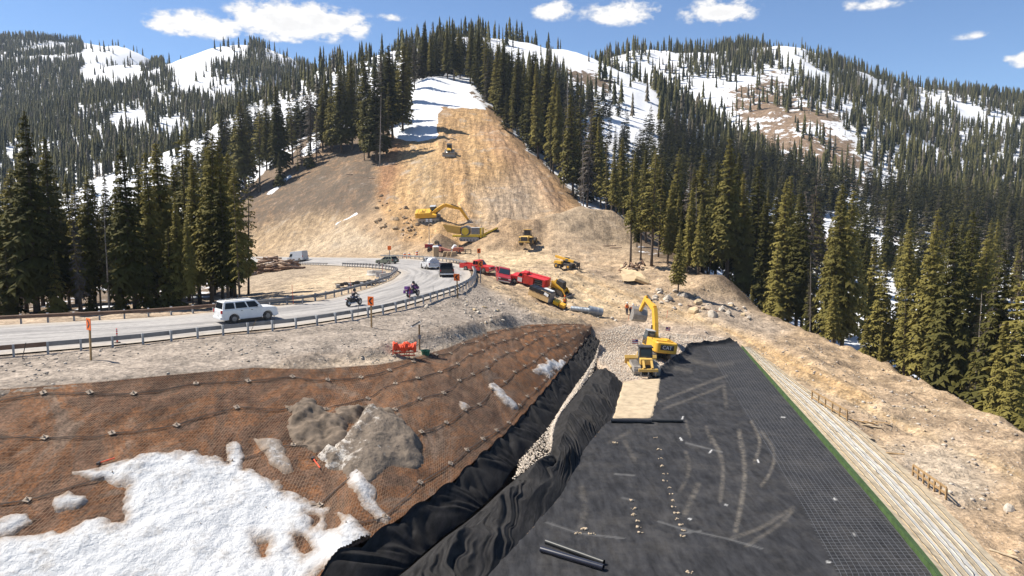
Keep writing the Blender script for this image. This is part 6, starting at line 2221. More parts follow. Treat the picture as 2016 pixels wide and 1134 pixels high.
def excavator(label, M, s, yel, apex, tip, buck, cab_side=1, house_rz=0.0, b_ang=0.0, b_size=1.3, b_w=1.6, letters=True, tl=4.9, house_z=1.15):
    o = thing('excavator', label, 'excavator', M=M)
    o.scale = (s, s, s)
    for y in (1.2, -1.2):
        track(o, -tl / 2, tl / 2, y, .62, .98)
    MB().box((0, 0, .72), (2.4, 1.9, .5)).cyl((0, 0, .9), (0, 0, 1.18), .75, n=20).build('undercarriage', M_BLK, o)
    z = house_z
    hs = MB().prism([(-2.2, z), (1.9, z), (1.9, z + .55), (1.0, z + .75), (.6, z + 1.25), (-2.2, z + 1.25)], -1.42, 1.42).build('house', yel, o, .06)
    cw = []
    for x, k in ((-2.2, 1.0), (-2.75, .97), (-3.05, .78)):
        cw.append([(x, 1.46 * k, z - .02), (x, 1.46 * k, z + 1.30), (x, -1.46 * k, z + 1.30), (x, -1.46 * k, z - .02)])
    c = MB().loft(cw).build('counterweight', yel, o, .16, seg=3)
    if letters:
        me = text_mesh('CAT', .62, .012)
        Ml = Matrix(((0, 0, -1, -3.075), (-1, 0, 0, 0), (0, 1, 0, z + .72), (0, 0, 0, 1)))
        MB().box((-3.068, 0, z + .72), (.02, 1.7, .64)).build('badge', M_BLK, c)
        put(me, 'lettering', M_WHT, c, Ml)
    MB().box((-1.35, 0, z + 1.30), (1.3, 2.2, .10)).box((-1.3, -.6, z + 1.40), (.9, .5, .12)).build('engine_hood', yel, o, .03)
    MB().tube([(-1.1, -.9, z + 1.25), (-1.1, -.9, z + 1.85)], .08, 8).build('exhaust', M_BLK, o)
    for x, y in ((-.4, -1.35), (-.4, 1.35)):
        MB().tube([(x - .8, y, z + 1.25), (x - .8, y, z + 1.75), (x + .5, y, z + 1.75), (x + .5, y, z + 1.0)], .025, 5).build('handrail', M_BLK, o)
    cy_ = .92 * cab_side
    cb = MB().loft([[(.35, cy_ - .5, z + .1), (1.95, cy_ - .5, z + .1), (1.95, cy_ + .5, z + .1), (.35, cy_ + .5, z + .1)], [(.35, cy_ - .5, z + 1.0), (2.0, cy_ - .5, z + 1.0), (2.0, cy_ + .5, z + 1.0), (.35, cy_ + .5, z + 1.0)],
                    [(.4, cy_ - .46, z + 1.95), (1.6, cy_ - .46, z + 1.95), (1.6, cy_ + .46, z + 1.95), (.4, cy_ + .46, z + 1.95)]]).build('cab', M_BLK, o, .05)
    MB().box((1.0, cy_, z + 1.99), (1.35, 1.02, .07)).build('roof', M_GALV, cb, .02)
    for yy in (.515, -.515):
        mb = MB(); quad(mb, (.5, cy_ + yy, z + .95), (1.85, cy_ + yy, z + .95), (1.55, cy_ + yy * .93, z + 1.85), (.5, cy_ + yy * .93, z + 1.85), .015); mb.build('window', M_WGLASS, cb)
    mb = MB(); quad(mb, (.37, cy_ - .4, z + 1.05), (.37, cy_ + .4, z + 1.05), (.395, cy_ + .38, z + 1.85), (.395, cy_ - .38, z + 1.85), .02); mb.build('rear_window', M_WGLASS, cb)
    bf = (1.0, z + .75)
    n = V((apex[0] - bf[0], 0, apex[1] - bf[1]))
    bo = limb('boom', beam_profile(bf, apex, .55, .85, .75) , .52, yel, o)
    limb('boom_knee', beam_profile(apex, tip, .80, .62, .45), .46, yel, bo)
    st2 = limb('stick', [(tip[0] - .65, tip[1] + .55), (tip[0] + .1, tip[1] + .35), (buck[0] + .16, buck[1] + .05), (buck[0] - .16, buck[1] - .05), (tip[0] - .35, tip[1] - .25)], .36, yel, o)
    mid = (bf[0] * .45 + apex[0] * .55, bf[1] * .45 + apex[1] * .55)
    for y in (.36, -.36):
        MB().cyl((1.7, y, z + .45), (mid[0] + .1, y, mid[1] - .35), .10, .085, 10).build('boom_cylinder', M_BLK, o)
    kx, kz = apex[0] * .6 + tip[0] * .4, apex[1] * .6 + tip[1] * .4
    MB().cyl((kx, 0, kz + .55), (tip[0] - .5, 0, tip[1] + .55), .11, .08, 10).build('stick_cylinder', M_BLK, o)
    MB().cyl((tip[0] + .15, 0, tip[1] + .45), (buck[0] + .40, 0, buck[1] + .55), .09, .07, 10).build('bucket_cylinder', M_CHROME, o)
    bucket(o, buck[0], buck[1], b_size, b_w, b_ang, M_STEEL)
    return o


mx_ex = place_on(1292, 702, R(98), span=2.5)
ex = excavator('yellow excavator on the gravel beside the black pad, its bucket beyond the boom', mx_ex, .94, P_YEL, (3.3, 5.6), (7.2, 6.3), (9.6, 3.1), 1, b_ang=R(-150), b_size=1.45, b_w=1.9)
flag_on(ex, 1.4, -1.2, 2.6, 1.1, -1)
lx = excavator('yellow excavator high on the rubble, boom stretched down over the crusher', place_on(846, 436, R(-4), span=2.5), 1.12, P_YEL, (4.0, 3.6), (7.6, 2.4), (9.6, -1.6), 1, b_ang=R(-10), b_size=1.1, b_w=1.4, letters=False)


def dozer(label, M, s, yel, ripper=True, roof=M_BLK):
    o = thing('bulldozer', label, 'bulldozer', M=M)
    o.scale = (s, s, s)
    for y in (1.0, -1.0):
        track(o, -2.0, 1.9, y, .74, 1.02, n_sh=16, mat=M_TRACK)
    MB().box((-.1, 0, .8), (3.2, 1.3, .8)).build('chassis', M_BLK, o)
    MB().prism([(.3, 1.05), (2.1, 1.05), (2.1, 1.65), (1.9, 1.85), (.3, 1.95)], -.55, .55).build('hood', yel, o, .05)
    MB().box((2.12, 0, 1.35), (.06, .95, .7)).build('grille', M_BLK, o)
    MB().tube([(1.2, .35, 1.8), (1.2, .35, 2.5)], .06, 8).build('exhaust', M_BLK, o)
    cb = MB().loft([[(-1.0, -.72, 1.15), (.35, -.72, 1.15), (.35, .72, 1.15), (-1.0, .72, 1.15)], [(-.95, -.62, 2.75), (.15, -.62, 2.75), (.15, .62, 2.75), (-.95, .62, 2.75)]]).build('cab', M_BLK, o, .04)
    MB().box((-.4, 0, 2.82), (1.35, 1.5, .12)).build('roof', roof, cb, .04)
    for y in (.71, -.71):
        mb = MB(); quad(mb, (-.85, y, 1.75), (.2, y, 1.75), (.08, y * .92, 2.62), (-.82, y * .92, 2.62), .02); mb.build('window', M_WGLASS, cb)
    mb = MB(); quad(mb, (-.995, -.55, 1.7), (-.995, .55, 1.7), (-.965, .52, 2.62), (-.965, -.52, 2.62), .02); mb.build('rear_window', M_WGLASS, cb)
    MB().box((-1.45, .05, 1.45), (.85, 1.3, .62)).build('fuel_tank', yel, o, .06)
    bl = MB()
    pr = [(2.75, .0), (2.88, .15), (2.78, .55), (2.80, .95), (2.95, 1.25), (2.86, 1.25), (2.68, .95), (2.66, .5), (2.70, .1)]
    bl.prism(pr, -1.75, 1.75)
    bld = bl.build('blade', M_STEEL if not ripper else yel, o)
    for y in (1.42, -1.42):
        MB().bar((-.2, y, .5), (2.72, y, .45), .16, .22).build('push_arm', yel, o)
        MB().cyl((1.5, y * .35, 1.5), (2.72, y * .35, .9), .07, n=8).build('lift_cylinder', M_CHROME, o)
    if ripper:
        rp = MB().box((-2.75, 0, .78), (.28, 2.0, .30)).build('ripper_beam', yel, o, .03)
        for y in (.42, -.42):
            MB().bar((-1.9, y, 1.55), (-2.75, y, .95), .20, .26).build('ripper_arm', yel, o)
            MB().bar((-1.9, y, .75), (-2.75, y, .70), .16, .2).build('ripper_link', yel, o)
        for y in (.75, 0, -.75):
            MB().prism([(-2.68, .9), (-2.86, .9), (-2.9, .35), (-2.7, .12), (-2.66, .2), (-2.74, .4)], y - .06, y + .06).build('ripper_shank', M_STEEL, rp)
    return o


dz = dozer('yellow bulldozer with rear ripper toward the camera, at the head of the sand lane', place_on(1268, 747, R(88), span=1.5, Y=74.5), 1.0, P_OCHRE)
dz.location.z = 3.17
dz.rotation_euler = (0, 0, R(88))
dz.scale = (1, 1, 1)
flag_on(dz, -.6, .8, 2.6, 1.0, 1)
dozer('yellow bulldozer working down the bare cut face', place_on(885, 304, R(-90), span=2.0), 1.15, P_YEL, False)

# ---- wheel loader
ld = thing('wheel_loader', 'yellow wheel loader pushing into the sand pile, rear grille toward the camera', 'wheel loader', M=place_on(1040, 488, R(74), span=2.5, tilt=False))
for x in (-1.75, 1.65):
    for y in (1.15, -1.15):
        wheel(ld, x, y, .88, .68, P_OCHRE, .5)
MB().prism([(-3.6, .95), (-1.0, .8), (-1.0, 2.15), (-3.2, 2.05), (-3.6, 1.7)], -.85, .85).build('engine_hood', P_OCHRE, ld, .06)
MB().box((-3.63, 0, 1.45), (.08, 1.5, .95)).build('grille', M_BLK, ld)
MB().box((-3.65, 0, .85), (.45, 2.5, .3)).build('rear_bumper', P_OCHRE, ld, .04)
MB().box((.9, 0, 1.2), (2.6, .9, .8)).build('front_frame', P_OCHRE, ld, .05)
cb = MB().loft([[(-1.1, -.75, 1.9), (.35, -.75, 1.9), (.35, .75, 1.9), (-1.1, .75, 1.9)], [(-1.0, -.7, 3.35), (.25, -.7, 3.35), (.25, .7, 3.35), (-1.0, .7, 3.35)]]).build('cab', M_BLK, ld, .05)
MB().box((-.38, 0, 3.44), (1.6, 1.65, .14)).build('roof', P_OCHRE, cb, .04)
for y in (.745, -.745):
    mb = MB(); quad(mb, (-.95, y, 2.2), (.22, y, 2.2), (.15, y * .96, 3.25), (-.92, y * .96, 3.25), .02); mb.build('window', M_WGLASS, cb)
for y in (.45, -.45):
    limb('lift_arm', [(.9, 2.3), (1.3, 2.35), (3.2, .9), (3.3, .5), (3.0, .5), (1.0, 1.85)], .2, P_OCHRE, ld, y)
MB().prism([(3.1, .25), (3.3, 1.4), (3.7, 1.55), (3.45, 1.2), (3.5, .3), (4.4, .12), (4.4, .05), (3.4, .05)], -1.55, 1.55).build('bucket', M_STEEL, ld)
MB().tube([(-2.6, .5, 2.0), (-2.6, .5, 3.0)], .08, 8).build('exhaust', M_BLK, ld)
for y in (1.15, -1.15):
    MB().prism([(-2.7, 1.7), (-.9, 1.7), (-.9, 1.85), (-1.2, 2.0), (-2.5, 2.0), (-2.7, 1.85)], y - .32, y + .32).build('fender', P_OCHRE, ld, .03)

# ---- crusher
cr = thing('rock_crusher', 'lemon yellow tracked rock crusher with hopper and discharge conveyor', 'crusher', M=place_on(928, 475, R(-12), span=2.5, tilt=False))
cr.scale = (.98, .98, .98)
for y in (1.05, -1.05):
    track(cr, -2.6, 2.2, y, .5, .95)
MB().box((-.3, 0, 1.2), (8.2, 1.5, .45)).build('main_frame', P_LEMON, cr, .04)
MB().loft([[(-5.6, -.9, 2.1), (-2.6, -.9, 1.6), (-2.6, .9, 1.6), (-5.6, .9, 2.1)], [(-6.6, -1.5, 3.9), (-2.3, -1.5, 3.3), (-2.3, 1.5, 3.3), (-6.6, 1.5, 3.9)]], cap=False).build('hopper', P_OCHRE, cr)
MB().prism([(-2.2, 1.4), (-.4, 1.4), (-.3, 3.3), (-1.0, 3.7), (-2.2, 3.3)], -.95, .95).build('jaw_box', M_GREY, cr, .05)
for y in (-1.05, 1.05):
    MB().cyl((-1.2, y - .1, 2.3), (-1.2, y + .1, 2.3), .85, n=24).build('flywheel', P_LEMON, cr)
    MB().prism([(2.4, .8), (2.75, .8), (2.75, 3.2), (2.4, 3.2)], y - .15, y + .15).build('upright', P_LEMON, cr, .03)
MB().box((1.2, 0, 2.35), (2.0, 1.9, 1.5)).build('engine_house', M_GREY, cr, .06)
MB().box((1.2, 0, 3.18), (2.2, 2.1, .12)).build('canopy', M_WHT, cr, .02)
MB().prism([(-.2, 1.05), (2.3, 1.05), (2.3, 1.6), (-.2, 1.6)], -1.35, -1.1).build('side_guard', P_LEMON, cr, .02)
cvx = MB().bar((2.2, 0, 1.0), (6.3, 0, 3.0), 1.0, .18).build('discharge_conveyor', M_BLK, cr)
for y in (.58, -.58):
    MB().bar((2.2, y, 1.12), (6.3, y, 3.12), .08, .35).build('conveyor_rail', P_LEMON, cvx)
MB().bar((6.0, 0, 2.9), (7.2, 0, 1.1), .8, .1).build('chute', M_BLK, cr)
MB().bar((3.2, 0, 2.9), (4.6, 0, 2.3), .1).build('conveyor_stay', P_LEMON, cr)

# ---- telehandler
th = thing('telehandler', 'yellow telehandler with its long boom lowered, parked right of the red trucks', 'telehandler', M=place_on(1112, 533, R(-38), span=2.2))
th.scale = (.80, .80, .80)
for x in (-1.6, 1.6):
    for y in (1.0, -1.0):
        wheel(th, x, y, .62, .42, P_YEL, .5)
MB().box((0, 0, 1.0), (4.6, 1.3, .55)).build('chassis', M_BLK, th, .04)
MB().prism([(-2.4, 1.1), (-.3, 1.1), (-.3, 1.75), (-2.2, 1.75)], -1.15, -.35).build('engine_house', P_YEL, th, .06)
cb = MB().loft([[(-.8, .35, 1.2), (.8, .35, 1.2), (.8, 1.15, 1.2), (-.8, 1.15, 1.2)], [(-.75, .4, 2.4), (.45, .4, 2.4), (.45, 1.1, 2.4), (-.75, 1.1, 2.4)]]).build('cab', M_BLK, th, .04)
MB().box((-.15, .75, 2.46), (1.35, .85, .08)).build('roof', M_BLK, cb)
bo = MB().bar((-2.6, -.05, 2.65), (2.4, -.05, 1.75), .42, .55).build('boom', P_YEL, th, .04)
MB().bar((2.3, -.05, 1.77), (3.3, -.05, 1.5), .32, .42).build('boom_extension', M_BLK, bo)
Ml = Matrix(((.985, 0, 0, .6), (0, 0, -1, -.268), (-.177, 1, 0, 2.07), (0, 0, 0, 1)))
MB().box((.6, -.267, 2.07), (.8, .012, .36)).build('badge', M_BLK, bo)
put(text_mesh('CAT', .32, .006), 'lettering', M_WHT, bo, Ml)
hd = MB().box((3.5, 0, 1.2), (.25, 1.3, .9)).build('fork_carriage', M_BLK, th)
for y in (.4, -.4):
    MB().prism([(3.6, 1.3), (3.7, 1.3), (3.72, .35), (4.9, .3), (4.9, .24), (3.6, .22)], y - .07, y + .07).build('fork', M_BLK, th)

# ---- skid steer
sk = thing('skid_steer', 'yellow compact track loader with dark cab and grading blade beside the boxes', 'skid steer', M=place_on(1101, 578, R(-36), span=1.5))
for y in (.72, -.72):
    track(sk, -1.2, 1.1, y, .38, .72, mat=M_RUB)
MB().prism([(-1.5, .5), (.9, .5), (.9, 1.0), (-.6, 1.25), (-1.5, 1.55)], -.5, .5).build('body', P_YEL, sk, .05)
cb = MB().loft([[(-.75, -.48, 1.0), (.75, -.48, .8), (.75, .48, .8), (-.75, .48, 1.0)], [(-.7, -.45, 2.1), (.5, -.45, 2.1), (.5, .45, 2.1), (-.7, .45, 2.1)]]).build('cab', M_BLK, sk, .03)
mb = MB(); quad(mb, (.77, -.4, .95), (.77, .4, .95), (.53, .38, 2.0), (.53, -.38, 2.0), .02); mb.build('front_window', M_GLASS, cb)
for y in (.62, -.62):
    limb('lift_arm', [(-1.5, 1.45), (-1.35, 1.8), (.9, 1.15), (1.6, .35), (1.45, .25), (.7, .95), (-1.3, 1.4)], .14, P_YEL, sk, y)
at_ = MB().box((1.7, 0, .4), (.2, 1.3, .5)).build('quick_coupler', M_BLK, sk)
MB().prism([(1.9, .05), (2.0, .05), (2.1, .55), (2.0, .6)], -1.1, 1.1).bar((1.75, 0, .3), (2.0, 0, .3), .2).build('grading_blade', M_STEEL, sk)

# ------------------------------------------------------------ guardrails
def offset_line(P_, d):
    t_ = np.gradient(P_, axis=0)
    n_ = np.stack([-t_[:, 1], t_[:, 0]], -1)
    n_ /= np.linalg.norm(n_, axis=1)[:, None] + 1e-9
    Q = P_.copy()
    Q[:, :2] += n_ * d
    return Q


def even(P_, step):
    L = np.linalg.norm(np.diff(P_, axis=0), axis=1).sum()
    return resample(P_, max(3, int(L / step) + 1))


M_RUSTB = simple('weathered_rail', (.20, .125, .085), .8, var=.3, scale=.8)
M_RAIL = simple('rail_steel', (.235, .225, .215), .6, .2, .22, 1.2)
post_me = MB().box((-.06, 0, .33), (.015, .13, 1.0)).box((.06, 0, .33), (.015, .13, 1.0)).box((0, 0, .33), (.12, .012, 1.0)).mesh('post', M_GALV)
block_me = MB().box((0, 0, .63), (.13, .16, .34)).mesh('spacer_block', M_GALV)


def guardrail(label, P_, side, beam_mat, group='guardrails along the road', step=1.9, rust_from=None):
    """P_: line of the rail; side +1/-1: which side the posts stand"""
    P_ = even(P_, step)
    g = thing('guardrail', label, 'guardrail', tuple(P_[0]), group=group)
    Minv = g.matrix_basis.inverted()
    fine = resample(P_, (len(P_) - 1) * 3 + 1)
    t_ = np.gradient(fine, axis=0)
    n_ = np.stack([-t_[:, 1], t_[:, 0], 0 * t_[:, 0]], -1)
    n_ /= np.linalg.norm(n_, axis=1)[:, None]
    sec = [(0, .46), (.07, .50), (.075, .55), (.01, .60), (.01, .64), (.075, .69), (.07, .74), (0, .78), (-.02, .78), (-.025, .64), (-.025, .60), (-.02, .46)]
    def rings(a, b):
        return [[p - n * side * o_ + np.array([0, 0, z_]) for o_, z_ in sec] for p, n in zip(fine[a:b], n_[a:b])]
    cut = 0
    if rust_from is not None:
        cut = int(len(fine) * rust_from)
        o = MB().loft(rings(0, cut + 1)).build('rusty_beam', M_RUSTB, g)
        o['label'] = 'rust brown stretch of the rail beam'
        o.matrix_parent_inverse = Minv
    o = MB().loft(rings(cut, len(fine))).build('beam', beam_mat, g)
    o.matrix_parent_inverse = Minv
    tt = np.gradient(P_, axis=0)
    for p, d in zip(P_[:-1], tt[:-1]):
        a = math.atan2(d[1], d[0])
        nn = np.array([-math.sin(a), math.cos(a), 0]) * side
        z0 = gz(p[0], p[1])
        for me, nm, off in ((post_me, 'post', .26), (block_me, 'spacer_block', .11)):
            q = p + nn * off
            c = bpy.data.objects.new(nm, me)
            COL.objects.link(c)
            c.parent = g
            c.matrix_parent_inverse = Minv
            c.matrix_basis = Matrix.Translation(V(q)) @ Matrix.Rotation(a, 4, 'Z')
    return g


ro_off, ri_off = offset_line(ro, -.25), offset_line(ri, .25)
k0 = nA - 1 + 34
guardrail('long steel guardrail along the near outer edge of the road, round the bend', ro_off[6:k0], -1, M_RAIL, rust_from=.03)
guardrail('steel guardrail along the inner far edge of the road, rusty at left', ri_off[6:nA - 1 + 26], 1, M_RAIL, rust_from=.20)
fl = np.array([tuple(PY(px, py, Y)) for px, py, Y in ((584, 522.5, 179), (600, 523, 174), (620, 523.5, 168), (645, 524, 160))])
guardrail('short low guardrail on the far road beside the parked logs', fl, 1, M_RAIL)

# ------------------------------------------------------------ signs and markers
def chevron_sign(label, px, py, h, normal, w=.62, hh=.78, Y=None, face_front=True, n_chev=True, lean=0.0, post_mat=M_WOOD):
    p = on_ground(px, py, Y)
    a = math.atan2(normal[1], normal[0])
    o = thing('chevron_sign', label, 'road sign', tuple(p), a, 'orange work-zone signs')
    o.rotation_euler.y = lean
    MB().box((-.04, 0, h / 2 - .3), (.10, .12, h + .6)).build('post', post_mat, o)
    s = MB().box((.025, 0, h - hh / 2 + .05), (.02, w, hh)).build('sign_panel', M_ORANGE, o, .008)
    MB().box((.008, 0, h - hh / 2 + .05), (.012, w - .01, hh - .01)).build('sign_back', M_GREY, s)
    if n_chev:
        c0 = h - hh / 2 + .05
        x_, k = .037, hh * .36
        # point towards the sign's right as seen from the front = picture left
        vs = [(x_, .22, c0), (x_, -.02, c0 + k), (x_, -.22, c0 + k), (x_, .02, c0), (x_, -.22, c0 - k), (x_, -.02, c0 - k)]
        if not face_front:
            vs = [(x, -y, z) for x, y, z in vs]
        MB().add(vs + [(x - .003, y, z) for x, y, z in vs], [(0, 1, 2, 3), (0, 3, 4, 5), (9, 8, 7, 6), (11, 10, 9, 6)]).build('black_chevron', M_TARP, s)
    return o


def dirn(i):
    d = ro[min(i + 2, len(ro) - 1)] - ro[i]
    return V((d[0], d[1], 0)).normalized()
chevron_sign('orange chevron sign on a timber post at far left, seen nearly edge-on', 178, 711, 2.75, (-.60, -.80), lean=-.02)
chevron_sign('orange chevron sign on a timber post left of the orange fence heap', 731, 645, 2.65, (-.42, -.9), face_front=False)
chevron_sign('orange chevron sign on a leaning timber post inside the bend rail', 901, 588, 2.8, (-.25, -.97), .70, .80, face_front=False, lean=.10)
chevron_sign('orange chevron sign on a dark post before the bright red pickup', 946, 558, 3.0, (-.1, -1), .66, .8, face_front=False, post_mat=M_GREY)
chevron_sign('orange chevron sign right behind the bright red pickup', 943, 527, 3.2, (.1, -1), .6, .8, Y=128, face_front=False, post_mat=M_GREY)
chevron_sign('square reddish sign on a thin post behind the green station wagon', 767, 513, 2.9, (-.3, -1), .9, .9, Y=158, n_chev=False, post_mat=M_GREY)

# tube delineator
p = ROAD.at(231, 675)[0]
d = thing('delineator_tube', 'red and white striped tube delineator behind the near guardrail', 'delineator', tuple(p))
MB().cyl((0, 0, 0), (0, 0, .06), .22, .2, 12).build('base', M_RUB, d)
MB().cyl((0, 0, .05), (0, 0, 1.05), .055, .05, 12).build('tube', M_REDOR, d)
for z in (.55, .75, .92):
    MB().cyl((0, 0, z), (0, 0, z + .07), .058, .058, 12).build('white_band', M_WHT, d)
for k, (px, py, Y) in enumerate(((797, 513, 158), (806, 514, 157), (821, 511, 161))):
    p = on_ground(px, py, Y)
    d = thing('traffic_drum', ['orange and white traffic drum, leftmost of three by the far road', 'orange and white traffic drum, middle of three by the far road', 'orange and white traffic drum, rightmost of three by the far road'][k], 'traffic drum', tuple(p), 0, 'traffic drums')
    MB().cyl((0, 0, 0), (0, 0, .06), .42, .40, 12).build('base', M_RUB, d)
    for q in range(4):
        MB().cyl((0, 0, .06 + q * .24), (0, 0, .30 + q * .24), .29 - q * .015, .28 - q * .015, 14).build('orange_band' if q % 2 == 0 else 'white_band', M_ORANGE if q % 2 == 0 else M_WHT, d)
# thin stakes
for px, py, h, mat, lean, lab in [(540, 650, 1.25, M_BLK, .03, 'thin dark marker stake beside the near guardrail, right of the white SUV'), (490, 655, 1.2, M_WOOD, .55, 'thin leaning stick against the guardrail behind the white SUV'), (42, 706, 1.1, M_BLK, .35, 'dark stick leaning on the guardrail at far left'),
                                  (578, 602, 2.1, M_REDOR, -.05, 'tall orange snow stake behind the inner rail, left'), (693, 577, 1.9, M_REDOR, -.12, 'tall orange snow stake behind the inner rail, middle'), (753, 549, 2.2, M_REDOR, 0, 'tall orange snow stake behind the inner rail near the white barriers'),
                                  (805, 601, 2.0, M_REDOR, .08, 'orange snow stake beside the purple motorcycle'), (853, 590, 1.5, M_GREY, 0, 'grey snow stake at the near guardrail right of the purple motorcycle'), (896, 556, 1.8, M_REDOR, 0, 'orange snow stake behind the guardrail below the black pickup'), (935, 540, 1.6, M_REDOR, 0, 'orange snow stake in front of the bright red pickup'),
                                  (965, 656, 1.0, M_WOOD, 0, 'survey lath on the pale path above the netted slope'), (1050, 634, 1.0, M_WOOD, 0, 'survey lath near the far crest of the netted slope, left one'), (1084, 630, 1.0, M_WOOD, .1, 'survey lath near the far crest of the netted slope, right one'), (1221, 627, 1.5, M_WOOD, 0, 'survey lath left of the excavator bucket'),
                                  (1236, 632, .9, M_REDOR, .2, 'short orange lath below the excavator bucket'), (1312, 626, 1.1, M_REDOR, .15, 'orange lath right of the excavator boom'), (704, 626, 1.2, M_BLK, .1, 'dark stake at the near guardrail below the first motorcycle'), (887, 697, .9, M_WOOD, .15, 'short lath on the pale path right of the green tub'),
                                  (1363, 650, 1.1, M_WOOD, 0, 'survey lath on the gravel right of the excavator'), (803, 716, .8, M_WOOD, -.1, 'pink-topped lath in front of the orange fence heap')]:
    p = on_ground(px, py)
    o = MB().bar((0, 0, -.25), (math.sin(lean) * h, 0, math.cos(lean) * h), .045, .03).build('marker_stake', mat)
    o.location = p
    tag(o, lab, 'stake', 'marker stakes')

# ------------------------------------------------------------ orange fence heap, tub, post with panel
p = on_ground(797, 706)
fh = thing('orange_fence_panel', 'wooden rack draped with bright orange safety netting on the path', 'fence', tuple(p), R(12))
for k in range(5):
    MB().bar((-.75 + k * .37, .35, -.1), (-.75 + k * .37, .15, 1.05), .05, .08).build('upright', M_WOOD, fh)
for z, y in ((.15, .30), (.40, .27), (.65, .23), (.9, .19)):
    MB().bar((-.85, y - .05, z), (.85, y - .05, z), .03, .10).build('slat', M_REDOR if z < .5 else M_WOOD, fh)
mb = MB()
rings = []
frg = random.Random(3)
for i in range(25):
    x = -.9 + 1.8 * i / 24
    rg = []
    for y, z in ((-.06, .62 + .14 * math.sin(i * .45)), (-.10, .85), (.0, 1.08 + .10 * math.sin(i * .6)), (.25, 1.18 + .10 * math.sin(i * .5 + 1)), (.50, .85), (.46, .5)):
        rg.append((x + frg.uniform(-.02, .02), y + frg.uniform(-.05, .05), z + frg.uniform(-.06, .06)))
    rings.append(rg)
mb.loft(rings, cap=True).build('safety_netting', M_REDOR, fh)
mb = MB().bar((-.95, -.02, 0), (-.85, .0, 1.0), .12, .06).build('hanging_strip', M_REDOR, fh)
p = on_ground(838, 700)
tb = thing('green_tub', 'dark green plastic tub standing on the path', 'tub', tuple(p))
M_TUB = simple('green_plastic', (.022, .105, .062), .5)
n_ = 20
MB().loft([[(r_ * math.cos(6.2832 * k / n_), r_ * math.sin(6.2832 * k / n_), z) for k in range(n_)] for r_, z in ((.30, 0), (.36, .40), (.40, .40), (.40, .44), (.35, .44), (.28, .06))]).build('shell', M_TUB, tb)
MB().cyl((0, 0, .05), (0, 0, .09), .27, n=16).build('base', M_TUB, tb)
p = on_ground(826, 690)
sp = thing('panel_post', 'timber post carrying a tilted solar panel beside the green tub', 'post', tuple(p), R(15))
MB().box((0, 0, .9), (.13, .13, 2.3)).build('post', M_WOOD, sp)
MB().box((0, -.12, 1.05), (.22, .14, .34)).build('control_box', M_GREY, sp)
sl = MB().box((-.28, -.05, 2.1), (.85, .55, .04), Matrix.Rotation(R(-28), 4, 'Y')).build('solar_panel', M_GALV, sp)
MB().box((-.285, -.05, 2.125), (.79, .49, .02), Matrix.Rotation(R(-28), 4, 'Y')).build('solar_cells', M_GLASS, sl)

# ------------------------------------------------------------ pipes, boards, handrails on the pad side
def pad_pipe(label, a, b, r, mat, z=0.0, nm='plastic_pipe'):
    A, B = PH(*a, -16.94 + r + z), PH(*b, -16.94 + r + z)
    o = thing(nm, label, 'pipe', tuple(A))
    d = B - A
    u = d.normalized()
    s_ = u.cross(V((0, 0, 1))).normalized()
    w_ = s_.cross(u)
    n = 18
    def ring(c, rr):
        return [tuple(c + s_ * rr * math.cos(6.2832 * k / n) + w_ * rr * math.sin(6.2832 * k / n)) for k in range(n)]
    MB().loft([ring(u * .12, r * .82), ring(u * 0, r * .82), ring(u * 0, r), ring(d, r), ring(d, r * .82), ring(d - u * .12, r * .82)]).build('barrel', mat, o, smooth=False)
    return o
M_PIPE, M_PIPE2 = simple('black_pipe', (.025, .026, .026), .45), simple('glossy_black_pipe', (.022, .022, .030), .16, spec=.7)
pad_pipe('matt black pipe lying on the pad, upper of two near the camera', (1075, 1066), (1189, 1107), .13, M_PIPE)
pad_pipe('glossy black pipe lying on the pad, lower of two near the camera', (1065, 1081), (1188, 1117), .15, M_PIPE2)
pad_pipe('black fabric roll across the end of the sand lane, left piece', (1203, 828), (1283, 830), .16, M_TARP, nm='fabric_roll')
pad_pipe('black tube extending right from the sand lane roll', (1283, 828), (1345, 829), .13, M_PIPE)


def handrail(label, a, b, n, h=1.0, tilt=0.0):
    A, B = on_ground(*a), on_ground(*b)
    o = thing('timber_handrail', label, 'handrail', tuple(A), 0, 'timber handrails beside the wall facing')
    d = B - A
    for k in range(n):
        q = d * (k / (n - 1))
        z = gz(A.x + q.x, A.y + q.y) - A.z
        MB().bar((q.x, q.y, z - .3), (q.x, q.y, z + h), .11, .11).build('post', M_WOOD, o)
    for hh_ in (h, h * .5):
        MB().bar((0, 0, hh_), (d.x, d.y, d.z + hh_), .06, .15).build('rail', M_WOOD, o)
    return o
handrail('timber handrail standing along the wall facing, farther one', (1598, 795), (1667, 838), 6, 1.25)
handrail('broken timber handrail sunk along the wall facing, nearer one', (1797, 938), (1862, 985), 7, .8)
brng = random.Random(6)
for k, (px, py) in enumerate(((1690, 832), (1702, 838), (1715, 836), (1722, 842), (1735, 834), (1725, 880), (1760, 895), (1975, 1095))):
    p = on_ground(px, py)
    L = brng.uniform(.8, 1.6)
    o = MB().box((0, 0, .04), (L, .18, .05)).build('board', M_WOOD2 if k % 2 else M_WOOD)
    o.location = p + V((0, 0, .03))
    o.rotation_euler = (0, brng.uniform(-.1, .1), brng.uniform(-.9, -.3))
    tag(o, ['short brown board on the dirt beyond the far handrail'] * 5 and ('short timber board lying on the dirt beyond the handrails' if k < 7 else 'pale board lying on the dirt at lower right'), 'board', 'loose boards')
